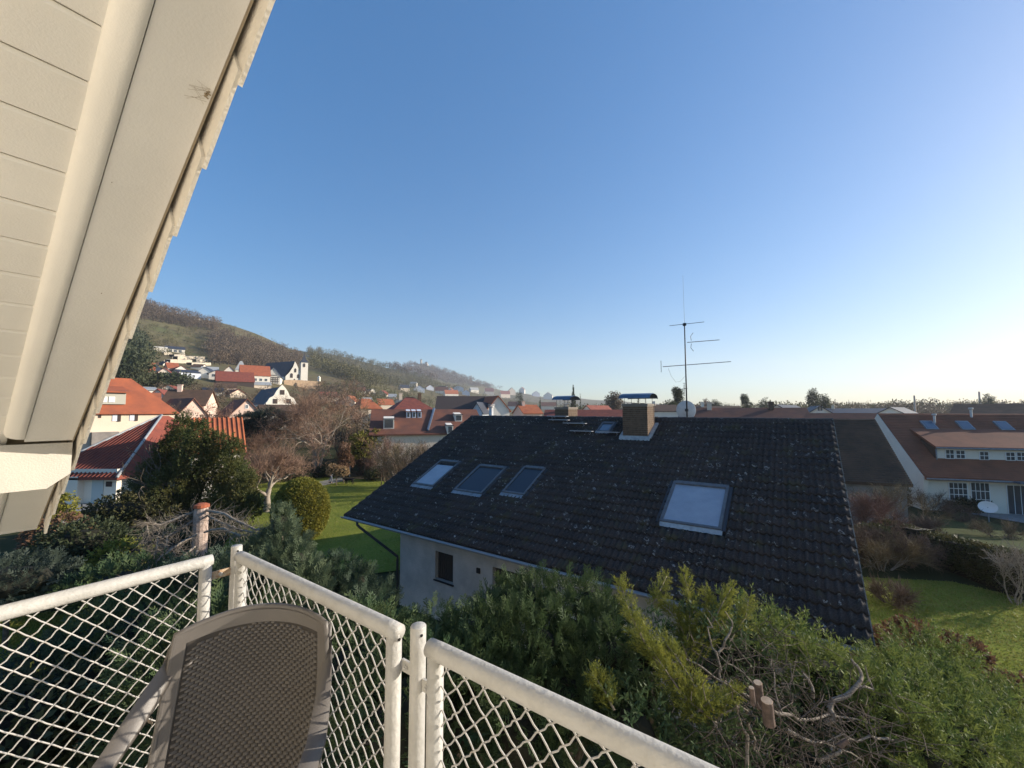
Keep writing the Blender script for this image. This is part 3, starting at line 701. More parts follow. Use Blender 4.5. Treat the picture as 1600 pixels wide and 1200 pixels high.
# chimneys of brick, courses with recessed joints, parent > brickwork
def chimney(a0,a1,s0,s1,ztop,hoodh,label,full,nn=None):
    base=hr((a0+a1)/2,(s0+s1)/2); 
    nA=(hr(0,s0)-HER).dot(HN); nB=(hr(0,s1)-HER).dot(HN); zb=hr(0,s0).z-.15
    if nn: nA,nB=nn; zb=CZ-.9
    mb=MB(); wallbox(mb,a0+.012,a1-.012,nA+.012,nB-.012,zb,ztop-.03); c=mb.obj('chimney',M['mortar'],nh); c['label']=label
    bm=MB(); bh=.075; z=zb; row=0
    while z+bh<ztop:
        for side in range(4):
            if side in (0,2): n=nA if side==0 else nB-.02; L=a1-a0
            else: L=nB-nA
            bl=.235; off=-(row%2)*.12; x=off
            while x<L:
                xa=max(x,0)+.004; xb=min(x+bl,L)-.006
                if xb-xa>.03:
                    j=random.uniform(0,.004)
                    if side==0: wallbox(bm,a0+xa,a0+xb,nA-j,nA+.02,z,z+bh-.012)
                    elif side==2: wallbox(bm,a0+xa,a0+xb,nB-.02,nB+j,z,z+bh-.012)
                    elif side==1: wallbox(bm,a0-j,a0+.02,nA+xa,nA+xb,z,z+bh-.012)
                    else: wallbox(bm,a1-.02,a1+j,nA+xa,nA+xb,z,z+bh-.012)
                x+=bl
        z+=bh; row+=1
    bo=bm.obj('bricks',M['brick'],c); bo['kind']='stuff'
    mb=MB(); wallbox(mb,a0-.02,a1+.02,nA-.02,nB+.02,ztop-.045,ztop+.03); mb.obj('chimney_crown',M['mortar'],c)
    # lead flashing
    mb=MB()
    mb.hexa([hr(a0-.1,s0-.16,.05),hr(a1+.1,s0-.16,.05),hr(a1+.1,s0+.005,.055),hr(a0-.1,s0+.005,.055),hr(a0-.1,s0-.16,.058),hr(a1+.1,s0-.16,.058),hr(a1+.1,s0+.005,.14),hr(a0-.1,s0+.005,.14)])
    for (x0,x1) in ((a0-.13,a0-.001),(a1+.001,a1+.13)): mb.hexa([hr(x0,s0,.04),hr(x1,s0,.04),hr(x1,s1+.12,.04),hr(x0,s1+.12,.04),hr(x0,s0,.10),hr(x1,s0,.10),hr(x1,s1+.12,.10),hr(x0,s1+.12,.10)])
    if not nn: mb.obj('flashing',M['zincpale'],c)
    # curved sheet hood on thin legs
    mb=MB(); rows=[]; zz=ztop+hoodh
    ax0,ax1=a0-.12,a1+.12; nm=(nA+nB)/2; hwd=(nB-nA)/2+.06
    for a in (ax0,ax0+.05,ax1-.05,ax1): 
        k=.02 if a in(ax0,ax1) else 0
        rows.append([hw(a,nm-hwd*cos(t),zz-k+.19*sin(t)**.8) for t in np.linspace(0,pi,11)])
    mb.grid(rows,flip=True); mb.grid([[p-UP*.006 for p in r_] for r_ in rows]); mb.obj('hood',M['zincblue'],c,smooth=True)
    mb=MB()
    for a in (a0+.06,a0+(a1-a0)*.35,a0+(a1-a0)*.65,a1-.06):
        for n_ in (nA+.06,nB-.06): mb.tube([hw(a,n_,ztop+.02),hw(a,n_,zz+.09)],.008,5)
    for a in (a0+.3,a1-.3): mb.tube([hw(a,nm,ztop),hw(a,nm,ztop+.06)],.09,10)
    mb.obj('hood_leg',M['darkmetal'],c)
chimney(5.32,6.24,6.42,7.42,CZ+.23,.24,'large brick chimney in front of the ridge',True)
chimney(9.45,10.15,0,0,CZ+.14,.38,'smaller brick chimney behind the ridge',True,(7.6,8.55))

# ---- antenna mast with dish behind the ridge
mast=hw(4.36,DEP+.35,0); mz=CZ-.7; 
an=thing('aerial_mast','tall thin roof aerial mast with three antennas, standing on the ridge of the dark roof','aerial',(mast.x,mast.y,mz))
Ym=mast.y
def mp(px,py): return at(px,py,Ym)
top=mp(1071,506); bot=Vector((mast.x,mast.y,mz))
top=Vector((mast.x,mast.y,top.z))
mb=MB(); mb.tube([bot,bot.lerp(top,.5),top],[.028,.026,.02],10); mb.obj('mast',M['darkmetal'],an,smooth=True)
mb=MB(); w_=mp(1070,430); mb.tube([top,Vector((mast.x-.01,mast.y,w_.z))],[.006,.003],5); mb.obj('whip',M['darkmetal'],an)
def line3(name,pts,r,side=None,extra=None):
    mb=MB(); mb.tube(pts,r,6)
    if extra: extra(mb)
    return mb.obj(name,M['darkmetal'],an)
# top dipole
a=mp(1046,509); b=mp(1100,503); line3('dipole',[a,b],.010)
mb=MB(); c=Vector((mast.x,mast.y,mp(1071,507).z)); mb.cbox(c,Vector((.1,0,0)),Vector((0,.1,0)),UP*.1); mb.obj('clamp',M['darkmetal'],an)
# yagis: boom plus vertical/cross elements
def yagi(x0,y0,x1,y1,n,el,vert,corner=False):
    A=at(x0,y0,Ym-.1);B=at(x1,y1,Ym+.5);d=(B-A).normalized();s_=UP if vert else UP.cross(d).normalized()
    def ex(mb):
        for i in range(n):
            c=A.lerp(B,(i+.5)/n); mb.tube([c-s_*el/2,c+s_*el/2],.0045,4)
        if corner:
            for sg in (-1,1):
                pts=[A.lerp(B,.12)+UP*sg*.06, A.lerp(B,.10)+UP*sg*.22, A.lerp(B,.18)+UP*sg*.36]; mb.tube(pts,.010,5)
    return line3('antenna_boom',[A,B],.013,None,ex)
yagi(1074,535,1124,531,12,.10,False,True)
yagi(1036,573,1142,565,11,.22,False)
mb=MB(); e=at(1033,572,Ym-.1); mb.tube([Vector((e.x,e.y,at(1033,564,Ym).z)),Vector((e.x,e.y,at(1033,582,Ym).z))],.010,5); mb.obj('reflector_rod',M['darkmetal'],an)
e0=at(1048,600,Ym-.05).z
cpt=[at(1044,575,Ym-.05),at(1049,588,Ym),at(1056,597,Ym),at(1063,596,Ym),at(1070,588,Ym)]; mb=MB(); mb.tube(cpt,.004,4); mb.obj('cable',M['darkmetal'],an)
mb=MB(); mb.tube([at(1074,607,Ym),at(1058,609,Ym)],.014,5)
for yy in (599,603,606,611,615,618): mb.tube([at(1067,yy,Ym),at(1070.5,yy,Ym)],.006,4)
mb.tube([at(1069,598,Ym),at(1069,619,Ym)],.010,4); mb.obj('small_antenna',M['darkmetal'],an)
dc=at(1072,641,Ym+.22)
ds=thing('satellite_dish','pale grey round satellite dish seen from behind at the foot of the aerial mast','satellite dish',dc)
mb=MB(); rows=[]; ddir=Vector((-.12,-1,.05)).normalized(); dx=ddir.cross(UP).normalized(); dy=dx.cross(ddir)
for r_ in np.linspace(0.001,.36,7): rows.append([dc+(dx*cos(t)+dy*sin(t)*1.03)*r_-ddir*(-.07*(1-(r_/.36)**2)) for t in np.linspace(0,2*pi,29)])
mb.grid(rows,flip=True); mb.grid([[p-ddir*.008 for p in q] for q in rows]); mb.tube([p for p in rows[-1]],.007,5); mb.obj('reflector',M['dish'],ds,smooth=True)
mb=MB(); mb.tube([dc+ddir*.05,Vector((mast.x,mast.y,dc.z))],.02,6); mb.cbox(dc+ddir*.06,dx*.12,ddir*.05,dy*.1); mb.obj('mount',M['darkmetal'],ds)
# small lamp-like vent and white flue behind the ridge
vt=at(766,650,23); tag_=thing('flue_pipe','pale capped flue pipe sticking up behind the left end of the dark ridge','flue',(vt.x,vt.y,CZ-1.2))
mb=MB(); a=at(767.5,636,23); mb.tube([Vector((a.x,a.y,CZ-1.3)),a-UP*.02],.12,12); mb.obj('pipe',M['dish'],tag_,smooth=True)
mb=MB(); mb.tube([a-UP*.02,a+UP*.04],.17,12); mb.tube([a+UP*.1,a+UP*.14],.2,12); mb.obj('cap',M['dish'],tag_)

# ================================================================ TERRAIN
def px2(a): return math.atan((a-800)/635)
def prof(pts):
    th=np.array([px2(x) for x,y in pts]); e=np.array([(642-y)/635*cos(px2(x)) for x,y in pts]); return th,e
RIDGES=[(60,650,1.5,prof([(-900,430),(0,440),(100,452),(180,463),(215,473),(240,480),(300,498),(350,509),(400,524),(440,539),(475,553),(520,567),(560,581),(600,596),(650,613),(700,626),(800,640),(900,641)])),
        (450,1000,1.2,prof([(300,520),(440,541),(475,546),(505,549),(530,554),(560,562),(590,570),(620,577),(650,587),(700,603),(760,616),(830,628),(950,640),(1000,641)])),
        (1000,1900,1.3,prof([(480,600),(560,585),(600,576),(625,571),(640,568),(655,567),(668,569),(700,581),(740,594),(770,604),(800,612),(840,618),(900,622),(1000,629),(1100,635),(1300,639),(1600,640),(2200,641)]))]
def smooth(x): x=np.clip(x,0,1); return x*x*(3-2*x)
def terr(X,Y):
    X=np.asarray(X,float);Y=np.asarray(Y,float); th=np.arctan2(X,Y); r=np.hypot(X,Y); z=np.zeros_like(r)
    z=-1.5*smooth((X-14)/14)*smooth((Y-16)/14)*smooth((120-r)/40)
    z=z-.7*smooth((-X-3)/7)*smooth((Y-13)/7)*smooth((75-r)/15)
    for (r0,r1,p,(T,E_)) in RIDGES:
        e=np.interp(th,T,E_); e=np.where(th<T[0],e*smooth((th+2.6)/1.2),e)
        t=(r-r0)/(r1-r0); f=np.clip(t,0,1)**p*np.where(t>.9,1,1); f=np.where(t>1,1-.35*(t-1),f); f=np.clip(f,-.2,1)
        h=(e*r1+ (6.7 if r1>0 else 0)*np.clip(t,0,1))*f
        z=np.where(t<=0,z,np.maximum(z,h))
    z=np.where(r>60,z+ (np.sin(X*.03)+np.sin(Y*.023+X*.011))*.006*np.clip(r-60,0,400)*np.clip(z/30,0,1),z)
    return z
def tz(x,y): return float(terr(x,y))
def hit(px,py,near=40):
    r_=ray(px,py); r_/=math.hypot(r_.x,r_.y); d=near; 
    while d<4000:
        p=Vector((0,0,CZ))+r_*d
        if p.z<=tz(p.x,p.y): return Vector((p.x,p.y,tz(p.x,p.y)))
        d*=1.004
    return Vector((r_.x*4000,r_.y*4000,0))
rad=np.concatenate([[0,4,8,12,16],np.geomspace(20,2400,95),[3200,4500,6500,9000]]); NA=420
ths=np.linspace(-pi,pi,NA,endpoint=False); th=np.concatenate([ths])
RR,TT=np.meshgrid(rad,th,indexing='ij'); X=RR*np.sin(TT);Y=RR*np.cos(TT);Z=terr(X,Y)
ii,jj=np.meshgrid(np.arange(len(rad)-1),np.arange(NA),indexing='ij'); j2=(jj+1)%NA
F=np.stack([ii*NA+jj,(ii+1)*NA+jj,(ii+1)*NA+j2,ii*NA+j2],axis=-1).reshape(-1,4)[:, ::-1]
M['ground']=mat('mottled_ground',(.055,.055,.028),1,col2=(.035,.045,.018),scale=.12,bump=.6,bscale=3,spec=.03)
# hill material: vineyard olive, brown wood, green meadow
def hillmat():
    m=bpy.data.materials.new('hillside'); m.use_nodes=True; n=m.node_tree.nodes;l=m.node_tree.links;b=n['Principled BSDF'];b.inputs['Roughness'].default_value=1;b.inputs['Specular IOR Level'].default_value=.05
    g=n.new('ShaderNodeNewGeometry')
    def noise(s,d=5):
        t=n.new('ShaderNodeTexNoise');t.inputs['Scale'].default_value=s;t.inputs['Detail'].default_value=d;l.new(g.outputs[0],t.inputs[0]);return t.outputs[0]
    def rmp(s,a,c): r=n.new('ShaderNodeMapRange');r.inputs[1].default_value=a;r.inputs[2].default_value=c;l.new(s,r.inputs[0]);return r.outputs[0]
    def mix(f,a,c):
        x=n.new('ShaderNodeMix');x.data_type='RGBA';l.new(f,x.inputs[0])
        for s,i in((a,6),(c,7)):
            if isinstance(s,tuple):x.inputs[i].default_value=(*s,1)
            else:l.new(s,x.inputs[i])
        return x.outputs[2]
    c=mix(rmp(noise(.012),.42,.58),(.125,.115,.05),(.12,.085,.05))
    c=mix(rmp(noise(.035),.55,.68),c,(.07,.095,.03))
    c=mix(rmp(noise(.15,6),.45,.7),c,(.06,.05,.03))
    # vine rows
    mp=n.new('ShaderNodeMapping');mp.inputs['Rotation'].default_value=(0,0,.5);l.new(g.outputs[0],mp.inputs[0])
    w=n.new('ShaderNodeTexWave');w.inputs['Scale'].default_value=.12;w.inputs['Distortion'].default_value=1.5;w.inputs['Detail'].default_value=3;l.new(mp.outputs[0],w.inputs[0])
    c=mix(rmp(w.outputs[0],.55,.9),c,(.16,.14,.075))
    l.new(c,b.inputs['Base Color'])
    return m
M['hill']=hillmat()
mi=((RR[ii,jj]>75)&(Z[ii,jj]>1.5)).astype(int).reshape(-1)
o=fastmesh('ground',np.stack([X,Y,Z],-1).reshape(-1,3),F,[M['ground'],M['hill']],None,smooth=True,mi=mi); o['kind']='structure'

# ---- lawns, paths (thin sheets following the ground)
def lawnmat(name,c1,c2,c3):
    m=mat(name,c1,1,col2=c2,scale=.5,bump=.8,bscale=14,spec=.03); n=m.node_tree.nodes;l=m.node_tree.links
    mx=[x for x in n if x.type=='MIX'][0]; t=n.new('ShaderNodeTexNoise');t.inputs['Scale'].default_value=9;t.inputs['Detail'].default_value=8
    g=[x for x in n if x.type=='NEW_GEOMETRY'][0]; l.new(g.outputs[0],t.inputs[0]); r=n.new('ShaderNodeMapRange');r.inputs[1].default_value=.5;r.inputs[2].default_value=.75;l.new(t.outputs[0],r.inputs[0])
    x=n.new('ShaderNodeMix');x.data_type='RGBA';l.new(r.outputs[0],x.inputs[0]);l.new(mx.outputs[2],x.inputs[6]);x.inputs[7].default_value=(*c3,1);l.new(x.outputs[2],n['Principled BSDF'].inputs['Base Color']);return m
M['lawn']=lawnmat('lawn_grass',(.19,.215,.036),(.12,.16,.028),(.26,.235,.07))
M['soil']=mat('garden_soil',(.10,.07,.045),1,col2=(.05,.038,.025),scale=2,bump=.8,bscale=18)
M['path']=mat('paving',(.30,.29,.28),.9,col2=(.20,.195,.19),scale=1.5,bump=.3,bscale=12)
def inpoly(x,y,poly):
    c=np.zeros(x.shape,bool); n=len(poly)
    for i in range(n):
        x1,y1=poly[i];x2,y2=poly[(i+1)%n]
        k=((y1>y)!=(y2>y))&(x<(x2-x1)*(y-y1)/(y2-y1+1e-12)+x1); c^=k
    return c
def sheet(name,poly,m,h=.012,kind='structure',step=None):
    """polygon (world xy) draped on the terrain"""
    pts=[Vector((x,y,0)) for x,y in poly]; xs=[p[0] for p in poly]; ys=[p[1] for p in poly]
    import bmesh
    bm=bmesh.new(); vs=[bm.verts.new((x,y,0)) for x,y in poly]; bm.faces.new(vs)
    st=step or 3.0
    for k in np.arange(math.floor(min(xs)/st)*st,max(xs),st): bmesh.ops.bisect_plane(bm,geom=bm.verts[:]+bm.edges[:]+bm.faces[:],plane_co=(k,0,0),plane_no=(1,0,0))
    for k in np.arange(math.floor(min(ys)/st)*st,max(ys),st): bmesh.ops.bisect_plane(bm,geom=bm.verts[:]+bm.edges[:]+bm.faces[:],plane_co=(0,k,0),plane_no=(0,1,0))
    for v in bm.verts: v.co.z=tz(v.co.x,v.co.y)+h
    for f in bm.faces:
        if f.normal.z<0: f.normal_flip()
    me=bpy.data.meshes.new(name); bm.to_mesh(me); bm.free(); me.materials.append(m); o=link(name,me); o['kind']=kind; return o
def gp(px,py,z=0.0):
    p=atz(px,py,z)
    for _ in range(6): p=atz(px,py,tz(p.x,p.y))
    return (p.x,p.y)
def gb(px,py): x,y=gp(px,py); return Vector((x,y,tz(x,y)))
# left/middle lawn behind the garden, right lawn, small lawn below the balcony
LAWN1=[gp(340,870),gp(380,800),gp(395,760),gp(470,742),gp(520,736),gp(590,748),gp(700,758),(2,24),(-2.0,21.8),gp(640,890),gp(560,900)]
sheet('lawn',LAWN1,M['lawn'],.03)
LAWN2=[(7,2.5),(14,2),(24,6),(19.5,13.5),(17.2,16.4),(13.5,16.9),(12.2,15.0),(8.6,10.2)]
sheet('lawn',LAWN2,M['lawn'],.03)
LAWN3=[gp(-150,1010),gp(30,960),gp(150,955),gp(175,1000),gp(150,1050),gp(20,1120),gp(-150,1150)]
sheet('lawn',LAWN3,M['lawn'],.03)
LAWN4=[gp(1440,850,-1.2),gp(1460,812,-1.4),gp(1500,800,-1.5),gp(1590,830,-1.4),gp(1640,870,-1.3),gp(1560,885,-1.2)]
M['lawn_dark']=lawnmat('dark_green_lawn',(.07,.09,.035),(.06,.07,.03),(.10,.09,.05));  # darker, duller green than the other lawns
sheet('lawn',LAWN4,M['lawn_dark'],.04)
sheet('path',[gp(480,757),gp(560,741),gp(575,743),gp(495,762)],M['path'],.05)
sheet('path',[gp(75,805),gp(100,795),gp(150,835),gp(130,842)],M['path'],.10)
sheet('driveway',[gp(60,850),gp(70,770),gp(190,778),gp(200,800),gp(130,812)],M['path'],.05)
sheet('planting_bed',[gp(500,745),gp(600,735),gp(690,742),gp(700,757),gp(600,752),gp(560,749)],M['soil'],.06)
# grass blades on the two nearest lawns
def blades(name,poly,n,hgt,m,h0=.03):
    xs=np.array([p[0] for p in poly]);ys=np.array([p[1] for p in poly]); x=rng.uniform(xs.min(),xs.max(),n*3);y=rng.uniform(ys.min(),ys.max(),n*3);k=inpoly(x,y,poly);x=x[k][:n];y=y[k][:n];z=terr(x,y)+h0
    a=rng.uniform(0,2*pi,len(x));hh=rng.uniform(.5,1.2,len(x))*hgt;w=.012+.004*rng.random(len(x));lean=rng.normal(size=(len(x),2))*hgt*.45
    V=np.stack([np.stack([x-np.cos(a)*w,y-np.sin(a)*w,z],1),np.stack([x+np.cos(a)*w,y+np.sin(a)*w,z],1),np.stack([x+lean[:,0],y+lean[:,1],z+hh],1)],1).reshape(-1,3)
    o=fastmesh(name,V,np.arange(len(V)).reshape(-1,3),m); o['kind']='stuff'; tag(o,'short winter grass blades growing on the sunlit lawn','grass'); return o
M['blade']=leafmat('grass_blade',(.19,.215,.04),(.25,.23,.07),2.5)
blades('grass',LAWN2,45000,.07,M['blade'])['label']='short grass growing on the lawn right of the dark roof'
blades('grass',LAWN1,26000,.09,M['blade'])['label']='short grass growing on the lawn left of the dark roof'
blades('grass',LAWN3,7000,.07,M['blade'])['label']='shaded grass behind the left mesh panel'

# ================================================================ GARDEN TREES AND SHRUBS
M['yew']=leafmat('dark_green_yew',(.062,.085,.026),(.12,.11,.034),1.0)
M['topiary']=leafmat('golden_green_topiary',(.24,.21,.03),(.14,.15,.03),2.2)
M['cedar']=leafmat('grey_green_cedar',(.06,.08,.06),(.045,.06,.045),1)
M['hedge']=leafmat('brown_green_hedge',(.085,.075,.03),(.05,.06,.022),1.6)
M['bluecyp']=leafmat('blue_grey_cypress',(.125,.155,.085),(.06,.09,.05),2.5)
M['greencyp']=leafmat('dark_green_cypress',(.085,.12,.045),(.04,.07,.03),4)
M['darkcyp']=leafmat('dark_cypress',(.045,.085,.04),(.09,.12,.045),3.2)
M['tealcyp']=leafmat('teal_cypress',(.040,.068,.045),(.06,.085,.05),3)
M['gold']=leafmat('golden_conifer',(.27,.27,.05),(.14,.165,.035),6,trans=.35)
M['spruce']=leafmat('fresh_green_spruce',(.21,.24,.06),(.075,.12,.035),5,trans=.3)
M['ever']=leafmat('far_evergreen',(.045,.06,.03),(.07,.08,.035),.6)
M['dryleaf']=leafmat('dry_brown_leaf',(.20,.11,.06),(.12,.07,.045),2)
M['innershade']=mat('foliage_inner_shade',(.022,.022,.014),1)  # filler inside crowns and hedge; their inner shade put into colour
def plant(name,label,cat,base,group=None): return thing(name,label,cat,base,group)
def blob(parent,name,c,rad,m,k=.85,seed=0):  # added solid core that closes a crown and darkens its inside
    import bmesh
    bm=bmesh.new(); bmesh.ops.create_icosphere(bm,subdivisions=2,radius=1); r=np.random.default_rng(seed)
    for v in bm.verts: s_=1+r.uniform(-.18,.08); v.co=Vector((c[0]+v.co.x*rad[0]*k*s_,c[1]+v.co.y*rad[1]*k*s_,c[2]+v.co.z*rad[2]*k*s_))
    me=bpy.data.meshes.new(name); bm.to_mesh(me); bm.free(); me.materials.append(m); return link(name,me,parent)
# clipped egg-shaped topiary
b=gb(469,842); tp=plant('topiary_bush','clipped egg-shaped golden green bush, sunlit on its right side, on the lawn','bush',b)
R0=1.46
foliage('foliage',[((b.x,b.y,b.z+1.62),(R0,R0,1.80),10500)],P_TUFT,M['topiary'],(.09,.145),up=.2,jit=.5,parent=tp,shell=.965,zmin=-.88)
blob(tp,'shade_core',(b.x,b.y,b.z+1.62),(R0,R0,1.80),M['innershade'],.95)
mb=MB(); mb.tube([(b.x,b.y,b.z-.1),(b.x,b.y,b.z+.6)],.12,8); mb.obj('trunk',M['bark'],tp)
# big loose yew
yb=gb(298,838); yw=plant('yew_tree','big loose dark green yew with golden sunlit side, left of the pollarded tree','tree',yb)
def cc(px,py,Y): p=at(px,py,Y); return (p.x,p.y,p.z)
L=[]
for (px,py,rx,rz,n) in [(284,672,.35,.75,150),(284,700,.7,1.0,360),(258,712,.35,.8,160),(258,740,.8,1.0,400),(310,685,.4,.8,180),(308,720,.9,1.1,460),(338,700,.35,.8,160),(338,735,.9,1.1,440),(362,712,.35,.9,170),(366,750,.75,1.1,400),(384,765,.45,.9,200),(235,745,.5,.8,220),(228,775,.9,.9,420),(275,765,1.2,1.2,600),(320,775,1.3,1.2,620),(358,788,1.0,1.1,500),(212,805,.9,.7,320),(255,812,1.2,.8,420),(300,815,1.3,.8,420),(350,818,1.2,.7,380),(386,795,.6,.8,240)]:
    Yd=yb.y+random.uniform(-1.2,.6); L.append((cc(px,py,Yd),(rx,rx*1.1,rz),int(n*1.5)))
foliage('foliage',L,P_YEW,M['yew'],(.30,.56),up=.7,jit=.45,parent=yw,shell=.45)
br=Branches()
for k in range(5): br.grow((yb.x+rng.normal()*.2,yb.y,yb.z),(rng.normal()*.25,rng.normal()*.2,1),2.4,.14,3,.5,.1)
V,F=segmesh(br.seg,5); fastmesh('trunk',V,F,M['bark'],yw)
M['twig_tan']=mat('tan_twigs',(.30,.19,.125),.9,col2=(.20,.12,.085),scale=.7)
# bare trees ------------------------------------------------------
def bare_tree(name,label,base,H,spread,twigm,barkm,ntw,twl,seed,depth=5,r0=.2,kids=(2,3),stems=1,up=.12,twr=.008,lean=(0,0),group=None,sd=.6):
    global rng; random.seed(seed); keep=rng; rng=np.random.default_rng(seed)
    t=plant(name,label,'tree' if H>3 else 'shrub',base,group); b_=Branches()
    for k in range(stems):
        d=(lean[0]+rng.normal()*.12*(stems>1)*spread,lean[1]+rng.normal()*.12*(stems>1)*spread,1); b_.grow(base,d,H*.30,r0/(stems**.4),depth,sd*spread,up,kids,.62,.76)
    main=[s for s in b_.seg if s[4]>=2]; fine=[s for s in b_.seg if s[4]<2]
    V,F=segmesh(main,6); fastmesh('trunk',V,F,barkm,t)
    tw=twigs_along(fine,ntw,twl,twr); V1,F1=segmesh(fine,3); V2,F2=ribbons(tw); V,F=merge([(V1,F1),(V2,F2)]); fastmesh('twigs',V,F,twigm,t)
    rng=keep; return t,b_
b=gb(494,746); bare_tree('bare_tree','large bare spreading tree with a pale forked trunk and tan twigs on the lawn',b,10.8,1.25,M['twig_tan'],M['bark_pale'],12000,1.0,11,depth=6,r0=.36,kids=(2,3),stems=4,up=.03,twr=.008,sd=.55)
b=gb(417,800); bare_tree('pollarded_tree','short pollarded tree with dense pinkish brown shoots beside the yew',b,5.6,1.3,M['twig_tan'],M['bark_pale'],2400,1.2,5,depth=4,r0=.26,kids=(3,4),up=.25,twr=.007,sd=.8)

# ================================================================ BUILDINGS OF THE NEIGHBOURHOOD
M['clay']=mat('orange_clay_tiles',(.42,.135,.055),.85,col2=(.30,.09,.045),scale=.8,bump=.6,bscale=5)
M['clay_bright']=mat('bright_orange_tiles',(.38,.11,.05),.85,col2=(.27,.085,.045),scale=.8)
M['redtile']=mat('red_tiles',(.24,.065,.04),.85,col2=(.15,.045,.035),scale=1.2,bump=.5,bscale=6)
M['brownroof']=mat('red_brown_roof',(.19,.075,.045),.85,col2=(.12,.055,.04),scale=.6,bump=.5,bscale=4)
M['darkroof']=mat('dark_brown_roof',(.12,.068,.042),.9,col2=(.07,.045,.03),scale=.8,bump=.5,bscale=5)
M['slate']=mat('blue_slate_roof',(.045,.055,.075),.6,col2=(.03,.035,.05),scale=.6)
M['orangeroof']=mat('terracotta_roof',(.27,.10,.052),.8,col2=(.19,.075,.042),scale=.7,bump=.5,bscale=7)
M['quarry']=mat('pale_quarry_stone',(.54,.48,.38),.95,col2=(.40,.34,.26),scale=.25)
M['w1']=mat('white_plaster',(.80,.74,.63),.9,.08,.8)
M['w2']=mat('cream_plaster',(.72,.60,.46),.9,.08,.8)
M['w3']=mat('pink_plaster',(.70,.52,.42),.9,.08,.8)
M['w4']=mat('blue_white_plaster',(.62,.66,.72),.9,.08,.8)
M['stonewall']=mat('sandstone_wall',(.42,.30,.19),.95,col2=(.30,.21,.14),scale=.7,bump=.6,bscale=2)
M['timber']=mat('dark_timber',(.06,.045,.04),.9)
M['glassf']=mat('far_window_glass',(.05,.06,.07),.15,spec=.8)
M['shut']=mat('blue_grey_shutter',(.45,.52,.52),.7)
M['gardenwall2']=mat('grey_green_plaster',(.42,.41,.34),.9)
M['gardenwall']=mat('grey_garden_wall',(.30,.27,.24),.95,col2=(.2,.18,.16),scale=1)

